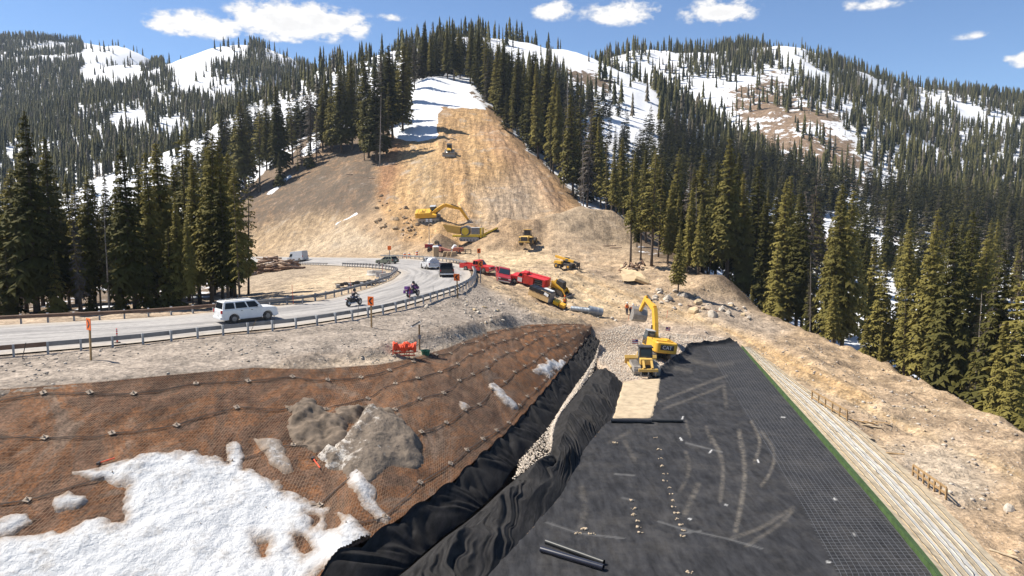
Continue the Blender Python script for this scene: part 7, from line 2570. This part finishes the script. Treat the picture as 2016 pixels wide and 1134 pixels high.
# black fabric offcut beyond the handrail
gA = np.array([tuple(on_ground(px, py)) for px, py in ((1668, 838), (1690, 852), (1712, 868), (1724, 872))])
gB = np.array([tuple(on_ground(px, py)) for px, py in ((1662, 842), (1684, 860), (1706, 876), (1718, 878))])
fg = np.stack([resample(gA, 40) + (resample(gB, 40) - resample(gA, 40)) * k / 8 for k in range(9)])
fg[..., 2] += .10 + .18 * np.abs(fbm(fg[..., 0] * 2, fg[..., 1] * 2, .8, 3, 601))
o = bpy.data.objects.new('fabric_offcut', Sheet(fg).mesh('fabric_offcut'))
o.data.materials.append(m_fab)
COL.objects.link(o)
tag(o, 'crumpled black fabric strip on the dirt beyond the far handrail', 'fabric sheet')
# orange handled tools on the slope
for (a, b, lab) in (((195, 916), (226, 906), 'orange bar lying on the netting above the large snow patch'), ((616, 906), (630, 925), 'orange handled hammer lying beside the muddy snow heap')):
    A, B = SLOPE.at(*a)[0] + V((0, 0, .12)), SLOPE.at(*b)[0] + V((0, 0, .12))
    o = thing('hand_tool', lab, 'tool', tuple(A))
    MB().tube([(0, 0, 0), tuple(B - A)], .035, 8).build('handle', M_REDOR, o)
    MB().box((0, 0, 0), (.12, .30, .12)).build('head', M_BLK, o)

# ------------------------------------------------------------ boxes, culvert pipes, small plant
bx_ = thing('equipment_container', 'plywood and steel boxes under a black tarpaulin beside the service truck', 'container', M=place_on(1064, 590, R(-33), span=1.8, lift=.25))
bx_.scale = (.82, .82, .85)
MB().box((-1.0, 0, .75), (2.2, 1.9, 1.5)).build('plywood_box', M_PLY, bx_)
MB().box((1.1, 0, .80), (1.9, 1.9, 1.6)).build('steel_box', M_PLY, bx_)
MB().box((2.08, 0, .8), (.06, 1.9, 1.6)).build('end_panel', M_GREY, bx_)
rings = []
for i in range(15):
    x = -2.15 + 4.25 * i / 14
    j_ = .06 * math.sin(i * 2.1)
    rings.append([(x, -1.02, .95 + j_), (x, -1.05, 1.5), (x, -.7, 1.68 + j_), (x, .6, 1.74 - j_), (x, 1.03, 1.5), (x, 1.0, 1.0 - j_)])
MB().loft(rings).build('tarpaulin', M_TARP, bx_)
MB().box((1.45, -1.07, 1.22), (.9, .02, .45), Matrix.Rotation(.2, 4, 'Y')).build('white_notice', M_WHT, bx_)
MB().box((.9, .65, 1.78), (1.8, .9, .1)).build('white_sheet', M_WHT, bx_)
M_CORR = simple('corrugated_steel', (.26, .29, .32), .5, .3, .2, 2)
for px, py, hd, L, r_, lab in ((1143, 616, R(-18), 2.8, .38, 'galvanised culvert pipe lying flat, left and darker of the two'), (1170, 618, R(10), 2.0, .58, 'large corrugated galvanised culvert ring at the haul road edge, right of the two')):
    M = place_on(px, py, hd, span=1.2)
    o = thing('culvert_pipe', lab, 'pipe', M=M, group='culvert pipes')
    n = 22
    rg = []
    steps = int(L / .10)
    for i in range(steps + 1):
        rr = r_ + (.018 if i % 2 else -.018)
        rg.append([(-L / 2 + L * i / steps, rr * math.cos(6.2832 * k / n), r_ + rr * math.sin(6.2832 * k / n)) for k in range(n)])
    for i in range(steps, -1, -1):
        rr = r_ - .05
        rg.append([(-L / 2 + L * i / steps, rr * math.cos(6.2832 * k / n), r_ + rr * math.sin(6.2832 * k / n)) for k in range(n)])
    MB().loft(rg + [rg[0]], cap=False).build('barrel', M_CORR, o)
    MB().tube([(L * .1, (r_ + .03) * math.cos(a), r_ + (r_ + .03) * math.sin(a)) for a in np.linspace(0, 6.2832, 20)], .02, 4).build('coupling_band', M_GALV, o)
yc = thing('plate_compactor', 'small yellow engine plant beside the worker at the box end', 'plant', M=place_on(1101, 607, R(-30), span=.8))
MB().box((-.5, 0, .55), (.9, .8, .6)).build('engine_cover', P_LEMON, yc, .06)
MB().box((.5, 0, .5), (.8, .7, .55)).build('fuel_tank', P_YEL, yc, .06)
MB().box((0, 0, .18), (2.2, .9, .14)).build('skid', M_BLK, yc)
MB().tube([(-.9, .35, .2), (-.9, .35, 1.25), (.9, .35, 1.25), (.9, .35, .2)], .03, 6).build('roll_bar', M_BLK, yc)
MB().tube([(-.5, -.2, .8), (-.5, -.2, 1.2)], .05, 8).build('exhaust', M_STEEL, yc)
gn = thing('hose_reel', 'grey hose reel and cables on the ground behind the yellow plant', 'hose reel', M=place_on(1092, 596, R(20), span=.6))
MB().tube([(.4 * math.cos(a), .4 * math.sin(a) , .12 + .02 * a) for a in np.linspace(0, 25, 90)], .045, 6).build('hose', M_GREY, gn)
MB().cyl((0, 0, 0), (0, 0, .7), .16, n=12).build('drum', M_BLK, gn)

# light tower, toilet, plant row by the quarry floor
lt = thing('light_tower', 'light tower with tall mast on a dark red trailer at the quarry floor', 'light tower', M=place_on(845, 491, 0, span=1.0, tilt=False))
MB().box((0, 0, .75), (1.9, 1.3, .85)).build('cabinet', P_DRED, lt, .05)
MB().box((.3, 0, 1.22), (1.1, 1.35, .1)).build('white_lid', M_WHT, lt)
MB().tube([(0, .2, 1.1), (0, .2, 6.6)], [.09, .05], 8).build('mast', M_GREY, lt)
for k in range(4):
    MB().box((-.45 + (k % 2) * .9, .2, 6.75 - (k // 2) * .35), (.5, .25, .28)).build('lamp_head', M_WHT, lt, .03)
MB().bar((-.7, .2, 6.55), (.7, .2, 6.55), .06).build('lamp_bar', M_GREY, lt)
for y in (.7, -.7):
    wheel(lt, 0, y, .33, .2)
MB().bar((.9, 0, .45), (2.0, 0, .4), .08).build('drawbar', M_BLK, lt)
pt = thing('portable_toilet', 'tan portable toilet with white roof behind the silver pickup', 'portable toilet', M=place_on(858, 508, R(-75), span=.6, Y=150, tilt=False))
MB().box((0, 0, 1.1), (1.15, 1.15, 2.1)).build('cabin', M_TANP, pt, .03)
MB().loft([[(-.62, -.62, 2.15), (.62, -.62, 2.15), (.62, .62, 2.15), (-.62, .62, 2.15)], [(-.35, -.45, 2.42), (.35, -.45, 2.42), (.35, .45, 2.42), (-.35, .45, 2.42)]]).build('roof', M_WHT, pt, .02)
dd_ = MB().box((.585, 0, 1.05), (.02, .8, 1.9)).build('door', M_TANP, pt)
MB().box((.605, .3, 1.1), (.03, .06, .16)).build('handle', M_BLK, dd_)
for k in range(3):
    MB().box((-.59, -.35 + k * .35, 1.1), (.02, .06, 2.0)).build('rib', M_TANP, pt)
cp_ = thing('air_compressor', 'orange tow compressor on the quarry floor right of the toilet', 'compressor', M=place_on(903, 499, R(-20), span=1.0, Y=153))
MB().prism([(-1.1, .45), (1.1, .45), (1.1, 1.1), (.7, 1.45), (-.8, 1.45), (-1.1, 1.1)], -.65, .65).build('body', paint_mat('faded_orange', (.46, .13, .06), .5, .3), cp_, .06)
for y in (.72, -.72):
    wheel(cp_, -.1, y, .34, .2)
MB().bar((1.1, 0, .45), (2.1, 0, .35), .09).build('drawbar', M_BLK, cp_)
gr_ = thing('generator', 'blue and dark generator set left of the crusher heap', 'generator', M=place_on(864, 492, R(-30), span=1.0, Y=160))
MB().box((0, 0, .95), (1.3, 1.1, 1.2)).build('housing', M_BLUE, gr_, .04)
MB().box((0, 0, .2), (2.2, 1.2, .2)).build('skid', M_BLK, gr_)
MB().tube([(.3, .2, 1.5), (.3, .2, 2.5)], .07, 8).build('exhaust', M_BLK, gr_)
dr = thing('drill_attachment', 'rusty red drill attachment lying right of the blue generator', 'drill', M=place_on(875, 495, R(-35), span=1.0, Y=158))
MB().bar((-1.8, 0, 1.2), (1.8, 0, .4), .45, .5).build('mast', paint_mat('rust_red', (.30, .10, .065), .7, .35), dr)
MB().box((-.9, 0, .75), (.8, .9, .8)).build('motor', paint_mat('faded_red', (.38, .13, .09), .7, .35), dr, .04)
MB().cyl((-1.6, 0, 1.2), (-1.6, 0, 2.2), .1, n=8).build('rod', M_BLK, dr)
mxr = thing('mixer_unit', 'white and grey mixing unit in the middle of the plant row', 'mixer', M=place_on(896, 497, R(-20), span=.8, Y=155))
MB().box((0, 0, .5), (1.7, 1.1, .5)).build('frame', M_GREY, mxr)
MB().cyl((-.2, 0, 1.1), (.25, 0, 1.9), .55, .32, 14).build('drum', M_WHT, mxr)
for y in (.6, -.6):
    wheel(mxr, 0, y, .32, .18)
for k in range(3):
    b2 = MB().prism([(-.75, 0), (.75, 0), (.45, .95), (-.45, .95)], -.4, .4).build('block', M_TANP)
    b2.matrix_basis = place_on(878 + k * 8, 504, R(10), Y=151 - k, span=.5)
    tag(b2, ['tan ballast block beside the toilet, left of three', 'tan ballast block beside the toilet, middle of three', 'tan ballast block beside the toilet, right of three'][k], 'ballast block', 'ballast blocks')
rk = thing('steel_rack', 'dark open steel rack at the right end of the plant row', 'rack', M=place_on(916, 503, R(8), span=.8, Y=150))
for x in (-1.2, 0, 1.2):
    for y in (.5, -.5):
        MB().bar((x, y, 0), (x, y, .95), .10).build('post', M_BLK, rk)
for y in (.5, -.5):
    for z in (.12, .95):
        MB().bar((-1.25, y, z), (1.25, y, z), .10).build('rail', M_BLK, rk)

# white concrete barriers and dark pallets inside the hairpin
for k, (px, py, Y) in enumerate(((730, 540, 112), (736, 542, 110), (743, 544, 108), (750, 546, 106), (758, 548, 104))):
    o = MB().prism([(-.3, 0), (.3, 0), (.3, .08), (.14, .35), (.09, .82), (-.09, .82), (-.14, .35), (-.3, .08)], -.75, .75).build('concrete_barrier', M_CONC, None, .02)
    o.matrix_basis = place_on(px, py, R(50 + 18 * k), Y=Y, span=.6)
    tag(o, ['white concrete barrier block, first from the left behind the inner rail', 'white concrete barrier block, second from the left behind the inner rail', 'white concrete barrier block, middle of five behind the inner rail', 'white concrete barrier block, fourth from the left behind the inner rail', 'white concrete barrier block, fifth and nearest behind the inner rail'][k], 'barrier', 'concrete barriers')
ps = thing('steel_stack', 'stack of dark patterned steel frames behind the inner guardrail', 'steel stack', M=place_on(697, 570, R(20), span=1.5, Y=91))
for k in range(9):
    MB().box((-2.0 + k * .5, .1 * (k % 2), .28 + .12 * (k % 3)), (.42, 1.3, .35)).build('frame', M_BLK if k % 3 else M_GREY, ps)
for z in (.08, .62):
    MB().bar((-2.4, -.5, z), (2.4, -.5, z), .10).build('beam', M_BLK, ps)
pb = thing('pipe_bundle', 'grey pipes laid behind the inner rail right of the steel stack', 'pipes', M=place_on(722, 560, R(28), span=1.5, Y=97))
for k in range(4):
    MB().cyl((-2.6, -.5 + k * .3, .15), (2.6, -.5 + k * .3, .15), .14, n=10).build('pipe', M_GREY, pb)

# ------------------------------------------------------------ logs
lrng = random.Random(14)
M_LOG, M_LOG2 = simple('log_bark', (.19, .115, .075), .9, var=.4, scale=3, bump=.4), simple('bare_log', (.33, .235, .165), .9, var=.3, scale=3)
def log_mesh(L, r, mat, seed):
    q = random.Random(seed)
    pts = [(L * (i / 4 - .5), q.uniform(-.06, .06), q.uniform(-.06, .06)) for i in range(5)]
    mb = MB().tube(pts, [r, r * .95, r * .88, r * .8, r * .7], 8)
    for k in range(3):
        x = q.uniform(-.4, .4) * L
        a = q.uniform(0, 6.28)
        mb.tube([(x, 0, 0), (x + .15, math.cos(a) * .4, math.sin(a) * .4)], [.05, .02], 4)
    return mb.mesh('log', mat, True)
LOGS = [log_mesh(lrng.uniform(3, 6), lrng.uniform(.16, .3), M_LOG if k % 3 else M_LOG2, k) for k in range(7)]
for k in range(70):
    u = lrng.random()
    px = 472 + 112 * u
    Y = 148 + lrng.uniform(-4, 5)
    p = on_ground(px, 530, Y)
    hmax = 2.9 * math.sin(min(1, max(0.05, u * 1.02)) * math.pi) ** .5
    o = bpy.data.objects.new('log', LOGS[k % 7])
    COL.objects.link(o)
    o.location = p + V((0, 0, .2 + hmax * lrng.random()))
    o.rotation_euler = (lrng.uniform(0, 6), lrng.uniform(-.35, .35), R(lrng.choice((15, 165, 40, -30))) + lrng.uniform(-.4, .4))
    tag(o, 'rough brown log in the slash pile on the left behind the road', 'log', 'logs in the slash pile')
for k in range(16):
    p = on_ground(1240 + lrng.uniform(-16, 26), 520, 136 + lrng.uniform(-2, 2))
    o = bpy.data.objects.new('log', LOGS[k % 7])
    COL.objects.link(o)
    o.scale = (.38, .8, .8)
    o.location = p + V((0, 0, .15 + 1.0 * lrng.random()))
    o.rotation_euler = (lrng.uniform(0, 6), lrng.uniform(-.9, .9), lrng.uniform(0, 6))
    tag(o, 'stump or root piece in the pile at the foot of the pines', 'log', 'root pile by the pines')
for px, py, a, s, lab in ((1200, 486, .2, .9, 'pale pole lying on the spoil heap, upper one'), (1212, 490, -.1, .8, 'pale pole lying on the spoil heap, lower one'), (690, 345, .6, .9, 'fallen log on the brown flank, left of two'), (735, 352, .0, .8, 'fallen log on the brown flank, right of two'), (1165, 410, .9, 1.3, 'fallen dead trunk at the lower right rim of the cut')):
    p = on_ground(px, py)
    o = bpy.data.objects.new('log', LOGS[0])
    COL.objects.link(o)
    o.scale = (s, .6, .6)
    o.location = p + V((0, 0, .25))
    o.rotation_euler = (0, 0, a)
    tag(o, lab, 'log', 'fallen logs')

# tan tarpaulin over the bank and a plywood slab beside it
ta = [on_ground(px, py) for px, py in ((1220, 522), (1222, 538), (1226, 556))]
tb_ = [on_ground(px, py) for px, py in ((1262, 540), (1268, 548), (1272, 556))]
tg_ = np.stack([resample(ta, 30) + (resample(tb_, 30) - resample(ta, 30)) * k / 20 for k in range(21)])
for j in range(21):
    for i in range(30):
        tg_[j, i, 2] = max(tg_[j, i, 2], gz(tg_[j, i, 0], tg_[j, i, 1])) + .18
tg_[..., 2] += .25 * np.abs(fbm(tg_[..., 0], tg_[..., 1], 2.0, 3, 611))
o = bpy.data.objects.new('tan_tarpaulin', Sheet(tg_).mesh('tan_tarpaulin'))
o.data.materials.append(simple('tan_canvas', (.47, .355, .215), .8, var=.15, scale=.8))
COL.objects.link(o)
tag(o, 'tan tarpaulin spread over the bank behind the excavator boom', 'tarpaulin')
o = MB().box((0, 0, .45), (2.6, 1.3, .6), Matrix.Rotation(.2, 4, 'Y')).build('tan_bale', simple('tan_bale', (.44, .32, .18), .85, var=.2, scale=1.5), None, .15)
o.matrix_basis = place_on(1263, 558, R(-12), span=1.0)
tag(o, 'folded tan tarpaulin bale lying below the spread tarpaulin', 'bale')
o = MB().box((0, 0, .1), (5, .5, .2)).build('steel_beam', M_RUSTB)
o.matrix_basis = place_on(1385, 607, R(-25), span=1.5)
tag(o, 'dark rusty beam lying among the boulders', 'beam')

# ------------------------------------------------------------ boulders
def boulder_mesh(seed):
    bm = bmesh.new()
    bmesh.ops.create_icosphere(bm, subdivisions=2, radius=1)
    q = random.Random(seed)
    dirs = [V((q.uniform(-1, 1), q.uniform(-1, 1), q.uniform(-.3, 1))).normalized() for _ in range(9)]
    for v in bm.verts:
        c = v.co.copy()
        for d_ in dirs:
            k = c.dot(d_) - q.uniform(.55, .62)
            if k > 0:
                c -= d_ * k * .9
        v.co = c * (1 + q.uniform(-.04, .04))
        v.co.z *= .72
    me = bpy.data.meshes.new('boulder')
    bm.to_mesh(me)
    bm.free()
    return me
M_BOUL, M_BOUL2 = simple('pale_rock', (.44, .385, .315), .9, var=.3, scale=1.5, bump=.6), simple('tan_rock', (.47, .36, .22), .9, var=.25, scale=1.5, bump=.5)
BL = [boulder_mesh(k) for k in range(6)]
M_BOUL3 = simple('dirt_rock', (.31, .225, .14), .95, var=.35, scale=1.5, bump=.5)
for k, m_ in enumerate(BL):
    m_.materials.append(M_BOUL2 if k == 1 else M_BOUL)
BL += [m_.copy() for m_ in BL]
for m_ in BL[6:]:
    m_.name = 'boulder'
    m_.materials.clear()
    m_.materials.append(M_BOUL3)
BLD = [(1367, 617, 1.1, 1, 'tan angular boulder beside the haul road'), (1373, 598, .9, 1, 'tan flat boulder above the angular one'), (1403, 623, 1.15, 0, 'largest pale boulder on the right of the haul road'), (1420, 612, .7, 2, 'pale boulder behind the largest one'), (1433, 618, .6, 3, 'pale boulder right of the largest one'),
       (1347, 585, .8, 4, 'pale boulder under the lone young fir'), (1315, 590, .9, 0, 'pale broken rock above the excavator boom, right'), (1300, 578, .7, 2, 'pale broken rock above the excavator boom, left'), (1330, 575, .55, 3, 'small pale rock near the lone fir'), (1440, 600, .6, 5, 'small rock at the mound foot'),
       (1985, 1005, .45, 0, 'pale boulder on the dirt at lower right'), (1935, 985, .22, 2, 'small stone left of the lower right boulder'), (1270, 600, .5, 5, 'rock beside the haul road ruts'), (1205, 628, .4, 3, 'rock left of the excavator bucket'), (1212, 632, .3, 4, 'small rock below the excavator bucket'), (840, 605, .35, 0, 'grey rock under the near guardrail bend')]
for k in range(34):
    BLD.append((lrng.uniform(905, 1010), lrng.uniform(590, 640), lrng.uniform(.10, .28), k % 6, 'grey rock in the stony strip right of the guardrail bend'))
for k in range(40):
    BLD.append((lrng.uniform(1280, 1480), 0, lrng.uniform(.2, .5), k % 6, 'pale rock in the rubble along the haul road'))
for k in range(46):
    BLD.append((lrng.uniform(740, 860), -1, lrng.uniform(.3, .85), k % 6, 'dirt-coloured rock on the rubble slope left of the crusher'))
for k in range(12):
    BLD.append((lrng.uniform(1500, 1960), -2, lrng.uniform(.10, .30), k % 6, 'stone on the dirt right of the wall facing'))
for px, py, r_, v, lab in BLD:
    if py == 0:
        py = 575 + (px - 1280) * .22 + lrng.uniform(-12, 25)
    elif py == -1:
        py = 400 + (px - 740) * .35 + lrng.uniform(-20, 45)
    elif py == -2:
        py = 665 + (px - 1500) * .42 + lrng.uniform(0, 60)
    p = on_ground(px, py)
    if 'rubble slope' in lab and v < 6:
        v += 6
    o = bpy.data.objects.new('boulder', BL[v])
    COL.objects.link(o)
    o.location = p + V((0, 0, r_ * .25))
    o.scale = (r_ * lrng.uniform(.9, 1.3), r_ * lrng.uniform(.8, 1.1), r_ * lrng.uniform(.8, 1.1))
    o.rotation_euler = (lrng.uniform(-.2, .2), lrng.uniform(-.2, .2), lrng.uniform(0, 6.28))
    tag(o, lab, 'rock', 'rocks about the site')

# ------------------------------------------------------------ people and motorcycles
def skin_obj(name, verts, edges, mat, parent, sub=1):
    me = bpy.data.meshes.new(name)
    me.from_pydata([v[:3] for v in verts], edges, [])
    o = bpy.data.objects.new(name, me)
    COL.objects.link(o)
    md = o.modifiers.new('skin', 'SKIN')
    for i, sv in enumerate(me.skin_vertices[0].data):
        r_ = verts[i][3]
        sv.radius = (r_, r_ if len(verts[i]) < 5 else verts[i][4])
        sv.use_root = (i == 0)
    md.use_smooth_shade = True
    s_ = o.modifiers.new('smooth', 'SUBSURF')
    s_.levels = s_.render_levels = sub
    me.materials.append(mat)
    o.parent = parent
    return o


def person(label, M, J, top_mat, leg_mat, hat_mat, vest=None, hat='helmet', group='people on the site'):
    """J: joints (x forward, y left, z up): pelvis, chest, neck, head, shoulders, elbows, wrists, knees, ankles"""
    o = thing('person', label, 'person', M=M, group=group)
    vs = [(*J['pelvis'], .13, .16), (*J['chest'], .12, .17), (*J['neck'], .055), (*[a + b2 * .5 for a, b2 in zip(J['neck'], [h - n for h, n in zip(J['head'], J['neck'])])], .075), (*J['head'], .105, .088)]
    ed = [(0, 1), (1, 2), (2, 3), (3, 4)]
    hx, hy, hz = J['head']
    vs.append((hx + .02, hy, hz + .10, .07)); ed.append((4, 5))
    for s, n in ((1, 'l'), (-1, 'r')):
        b0 = len(vs)
        vs += [(*J['sh' + n], .065), (*J['el' + n], .048), (*J['wr' + n], .034)]
        ed += [(1, b0), (b0, b0 + 1), (b0 + 1, b0 + 2)]
        w_ = V(J['wr' + n]); d_ = (w_ - V(J['el' + n])).normalized()
        palm = w_ + d_ * .07
        b1 = len(vs)
        vs.append((*palm, .036, .02)); ed.append((b0 + 2, b1))
        side = V((0, 0, 1)).cross(d_)
        side = side.normalized() if side.length > .1 else V((1, 0, 0))
        for k, ln in enumerate((.065, .08, .085, .075)):
            base = palm + d_ * .02 + side * (.03 - .02 * k)
            b2 = len(vs)
            vs += [(*(base + d_ * ln * .55), .010), (*(base + d_ * ln + V((0, 0, -.02))), .008)]
            ed += [(b1, b2), (b2, b2 + 1)]
        b2 = len(vs)
        vs += [(*(palm + side * .05), .011), (*(palm + side * .07 + d_ * .03), .009)]
        ed += [(b1, b2), (b2, b2 + 1)]
        b0 = len(vs)
        hp = V(J['pelvis']) + V((0, s * .10, -.05))
        an = V(J['an' + n])
        vs += [(*hp, .10), (*J['kn' + n], .065), (*an, .045), (*(an + V((.06, 0, -.06))), .045), (*(an + V((.19, 0, -.07))), .038)]
        ed += [(0, b0), (b0, b0 + 1), (b0 + 1, b0 + 2), (b0 + 2, b0 + 3), (b0 + 3, b0 + 4)]
    body = skin_obj('body', vs, ed, M_SKIN, o)
    tv_ = [(*J['pelvis'], .155, .19), (*J['chest'], .15, .20)]
    te_ = [(0, 1)]
    for n in 'lr':
        b0 = len(tv_)
        tv_ += [(*J['sh' + n], .085), (*J['el' + n], .065), (*lerp3(J['el' + n], J['wr' + n], .9), .05)]
        te_ += [(1, b0), (b0, b0 + 1), (b0 + 1, b0 + 2)]
    skin_obj('jacket', tv_, te_, top_mat, o)
    lv = [(J['pelvis'][0], J['pelvis'][1], J['pelvis'][2] - .03, .15, .18)]
    le = []
    for s, n in ((1, 'l'), (-1, 'r')):
        b0 = len(lv)
        hp = V(J['pelvis']) + V((0, s * .10, -.07))
        lv += [(*hp, .12), (*J['kn' + n], .085), (*J['an' + n], .068)]
        le += [(0, b0), (b0, b0 + 1), (b0 + 1, b0 + 2)]
    skin_obj('trousers', lv, le, leg_mat, o)
    for n in 'lr':
        a = J['an' + n]
        MB().loft([[(a[0] + x, a[1] + y, a[2] - .09 + z) for x, y, z in ((-.07, -.05, 0), (.2, -.05, 0), (.2, .05, 0), (-.07, .05, 0))], [(a[0] + x, a[1] + y, a[2] - .09 + z) for x, y, z in ((-.07, -.05, .13), (.12, -.045, .10), (.12, .045, .10), (-.07, .05, .13))]]).build('boot', M_BLK, o, .02)
    n = 14
    if hat == 'helmet':
        MB().loft([[(hx + .01 + r_ * math.cos(6.2832 * k / n) * 1.15, hy + r_ * math.sin(6.2832 * k / n), hz + .05 + z) for k in range(n)] for r_, z in ((.145, -.005), (.118, .01), (.112, .07), (.085, .12), (.03, .145))]).build('hard_hat', hat_mat, o)
    else:
        MB().loft([[(hx + r_ * math.cos(6.2832 * k / n) * 1.1, hy + r_ * math.sin(6.2832 * k / n), hz + z) for k in range(n)] for r_, z in ((.10, -.14), (.145, -.08), (.15, .04), (.12, .13), (.04, .165))]).build('helmet', hat_mat, o)
        MB().box((hx + .145, hy, hz + .01), (.03, .2, .09)).build('visor', M_GLASS, o)
    MB().box((hx + .125, hy, hz - .01), (.03, .025, .05)).build('nose', M_SKIN, o)
    if vest:
        c_, p_ = V(J['chest']), V(J['pelvis'])
        rg = []
        for q, rr in ((-.05, 1.0), (.35, 1.0), (.8, 1.06), (1.12, .8)):
            c0 = p_ + (c_ - p_) * q
            rg.append([tuple(c0 + V((.165 * rr * math.cos(6.2832 * k / 12), .215 * rr * math.sin(6.2832 * k / 12), 0))) for k in range(12)])
        MB().loft(rg, cap=False).build('safety_vest', vest, o)
    return o


STAND = dict(pelvis=(0, 0, .95), chest=(.02, 0, 1.32), neck=(.03, 0, 1.50), head=(.06, 0, 1.64), shl=(.02, .19, 1.43), shr=(.02, -.19, 1.43), ell=(.0, .27, 1.15), elr=(0, -.27, 1.15), wrl=(.14, .26, .93), wrr=(.16, -.22, .98),
             knl=(.03, .11, .50), knr=(.05, -.12, .50), anl=(0, .12, .09), anr=(.03, -.14, .09))
LEAN_ = dict(STAND, chest=(.22, 0, 1.26), neck=(.33, 0, 1.40), head=(.42, 0, 1.50), shl=(.24, .19, 1.35), shr=(.24, -.19, 1.35), ell=(.36, .25, 1.10), elr=(.36, -.25, 1.10), wrl=(.55, .18, .98), wrr=(.55, -.18, .98))
RIDE = dict(pelvis=(-.15, 0, .92), chest=(0, 0, 1.26), neck=(.05, 0, 1.42), head=(.10, 0, 1.55), shl=(.02, .20, 1.36), shr=(.02, -.20, 1.36), ell=(.20, .32, 1.14), elr=(.20, -.32, 1.14), wrl=(.45, .33, 1.12), wrr=(.45, -.33, 1.12),
            knl=(.28, .24, .78), knr=(.28, -.24, .78), anl=(.18, .26, .40), anr=(.18, -.26, .40))
M_JEAN, M_VESTO, M_VESTY = simple('dark_denim', (.045, .055, .085), .9), simple('hi_vis_orange', (.85, .17, .03), .8), simple('hi_vis_yellow', (.72, .62, .05), .8)
person('worker in orange hi-vis and white hard hat left of the excavator bucket', place_on(1234, 619, R(-60), span=.3, tilt=False), STAND, M_VESTO, M_JEAN, M_WHT, M_VESTO)
person('worker in orange vest bending beside the excavator bucket teeth', place_on(1241, 621, R(20), span=.3, tilt=False), LEAN_, M_GREY, M_JEAN, M_WHT, M_VESTO)
person('worker in yellow and orange hi-vis beside the small yellow plant', place_on(1112, 608, R(-100), span=.3, tilt=False), STAND, M_VESTY, M_BLK, M_ORANGE, M_VESTO)


def motorcycle(label, M, paint, touring, rider_label, jacket, helmet):
    o = thing('motorcycle', label, 'motorcycle', M=M, group='motorcycles on the road')
    for x, r_, w_ in ((.80, .32, .12), (-.75, .32, .18)):
        wheel(o, x, 0, r_, w_, M_CHROME, .55)
    MB().prism([(-.55, .35), (.35, .30), (.42, .62), (.1, .70), (-.5, .66)], -.17, .17).build('engine', M_BLK, o, .04)
    MB().loft([[(x, y * w_, z + dz) for y, dz in ((-1, 0), (-.8, .12), (0, .18), (.8, .12), (1, 0))] for x, w_, z in ((-.08, .10, .72), (.15, .17, .74), (.40, .15, .80), (.52, .08, .82))], closed_ring=True).build('fuel_tank', paint, o, .02)
    MB().prism([(-.75, .74), (-.1, .72), (-.15, .82), (-.45, .84), (-.8, .92)], -.16, .16).build('seat', M_RUB, o, .03)
    MB().prism([(-1.12, .62), (-.9, .78), (-.55, .74), (-.6, .66), (-.85, .68), (-1.05, .55)], -.12, .12).build('rear_fender', paint, o, .02)
    MB().prism([(.50, .60), (.80, .72), (1.10, .55), (1.07, .50), (.80, .66), (.55, .55)], -.09, .09).build('front_fender', paint, o, .02)
    for y in (.12, -.12):
        MB().tube([(.80, y, .32), (.50, y, 1.0)], .03, 8).build('fork', M_CHROME, o)
    MB().tube([(.36, .40, 1.10), (.46, .2, 1.08), (.48, 0, 1.02), (.46, -.2, 1.08), (.36, -.40, 1.10)], .016, 6).build('handlebar', M_CHROME, o)
    MB().cyl((.60, 0, .92), (.72, 0, .92), .10, .11, 14).build('headlight', M_LAMP, o)
    MB().tube([(.2, -.2, .38), (-.4, -.24, .32), (-1.0, -.24, .34)], [.04, .05, .05], 8).build('exhaust', M_CHROME, o)
    MB().box((-1.10, 0, .74), (.05, .16, .08)).build('taillight', M_RLAMP, o)
    MB().box((-1.12, 0, .60), (.02, .18, .12)).build('number_plate', M_WHT, o)
    if touring:
        for y in (.33, -.33):
            MB().prism([(-1.15, .42), (-.55, .42), (-.5, .75), (-1.1, .78)], y - .12, y + .12).build('saddle_bag', paint, o, .04)
        MB().prism([(-1.2, .86), (-.75, .86), (-.72, 1.2), (-1.15, 1.22)], -.26, .26).build('top_box', paint, o, .04)
        MB().prism([(.48, .78), (.78, .85), (.62, 1.12), (.44, 1.12)], -.34, .34).build('fairing', paint, o, .05)
        mb = MB(); quad(mb, (.60, -.26, 1.12), (.60, .26, 1.12), (.42, .20, 1.42), (.42, -.20, 1.42), .01); mb.build('windshield', M_WGLASS, o)
    person(rider_label, M @ Matrix.Translation((0, 0, 0)), RIDE, jacket, M_JEAN if not touring else M_BLK, helmet, hat='full', group='motorcycle riders')
    return o


M_JKT = simple('black_leather', (.03, .03, .033), .6)
motorcycle('black motorcycle on the road right of the white SUV', on_road(700, 602, R(58), 0.2), P_BLACK, False, 'rider in black jacket and dark helmet on the black motorcycle', M_JKT, P_BLACK)
motorcycle('purple touring motorcycle with panniers heading into the bend', on_road(816, 584, R(58), 0.2), paint_mat('purple_paint', (.10, .03, .16), .3, .05), True, 'rider in dark purple jacket on the touring motorcycle', simple('purple_jacket', (.06, .035, .09), .7), P_BLACK)

# ------------------------------------------------------------ mountain air
hb = MB().box((0, 720, 130), (3400, 1800, 420)).build('haze', None)
hm = bpy.data.materials.new('thin_haze')
hm.use_nodes = True
ht = NT(hm.node_tree)
ht.n.remove(ht.n['Principled BSDF'])
pv = ht.node('ShaderNodeVolumePrincipled')
pv.inputs['Color'].default_value = (.66, .80, 1.0, 1)
pv.inputs['Density'].default_value = 0.00009
pv.inputs['Anisotropy'].default_value = 0.1
ht.link(pv.outputs[0], ht.n['Material Output'].inputs['Volume'])
hb.data.materials.clear()
hb.data.materials.append(hm)
tag(hb, 'thin blue mountain haze over the whole valley', 'haze', None, 'stuff')
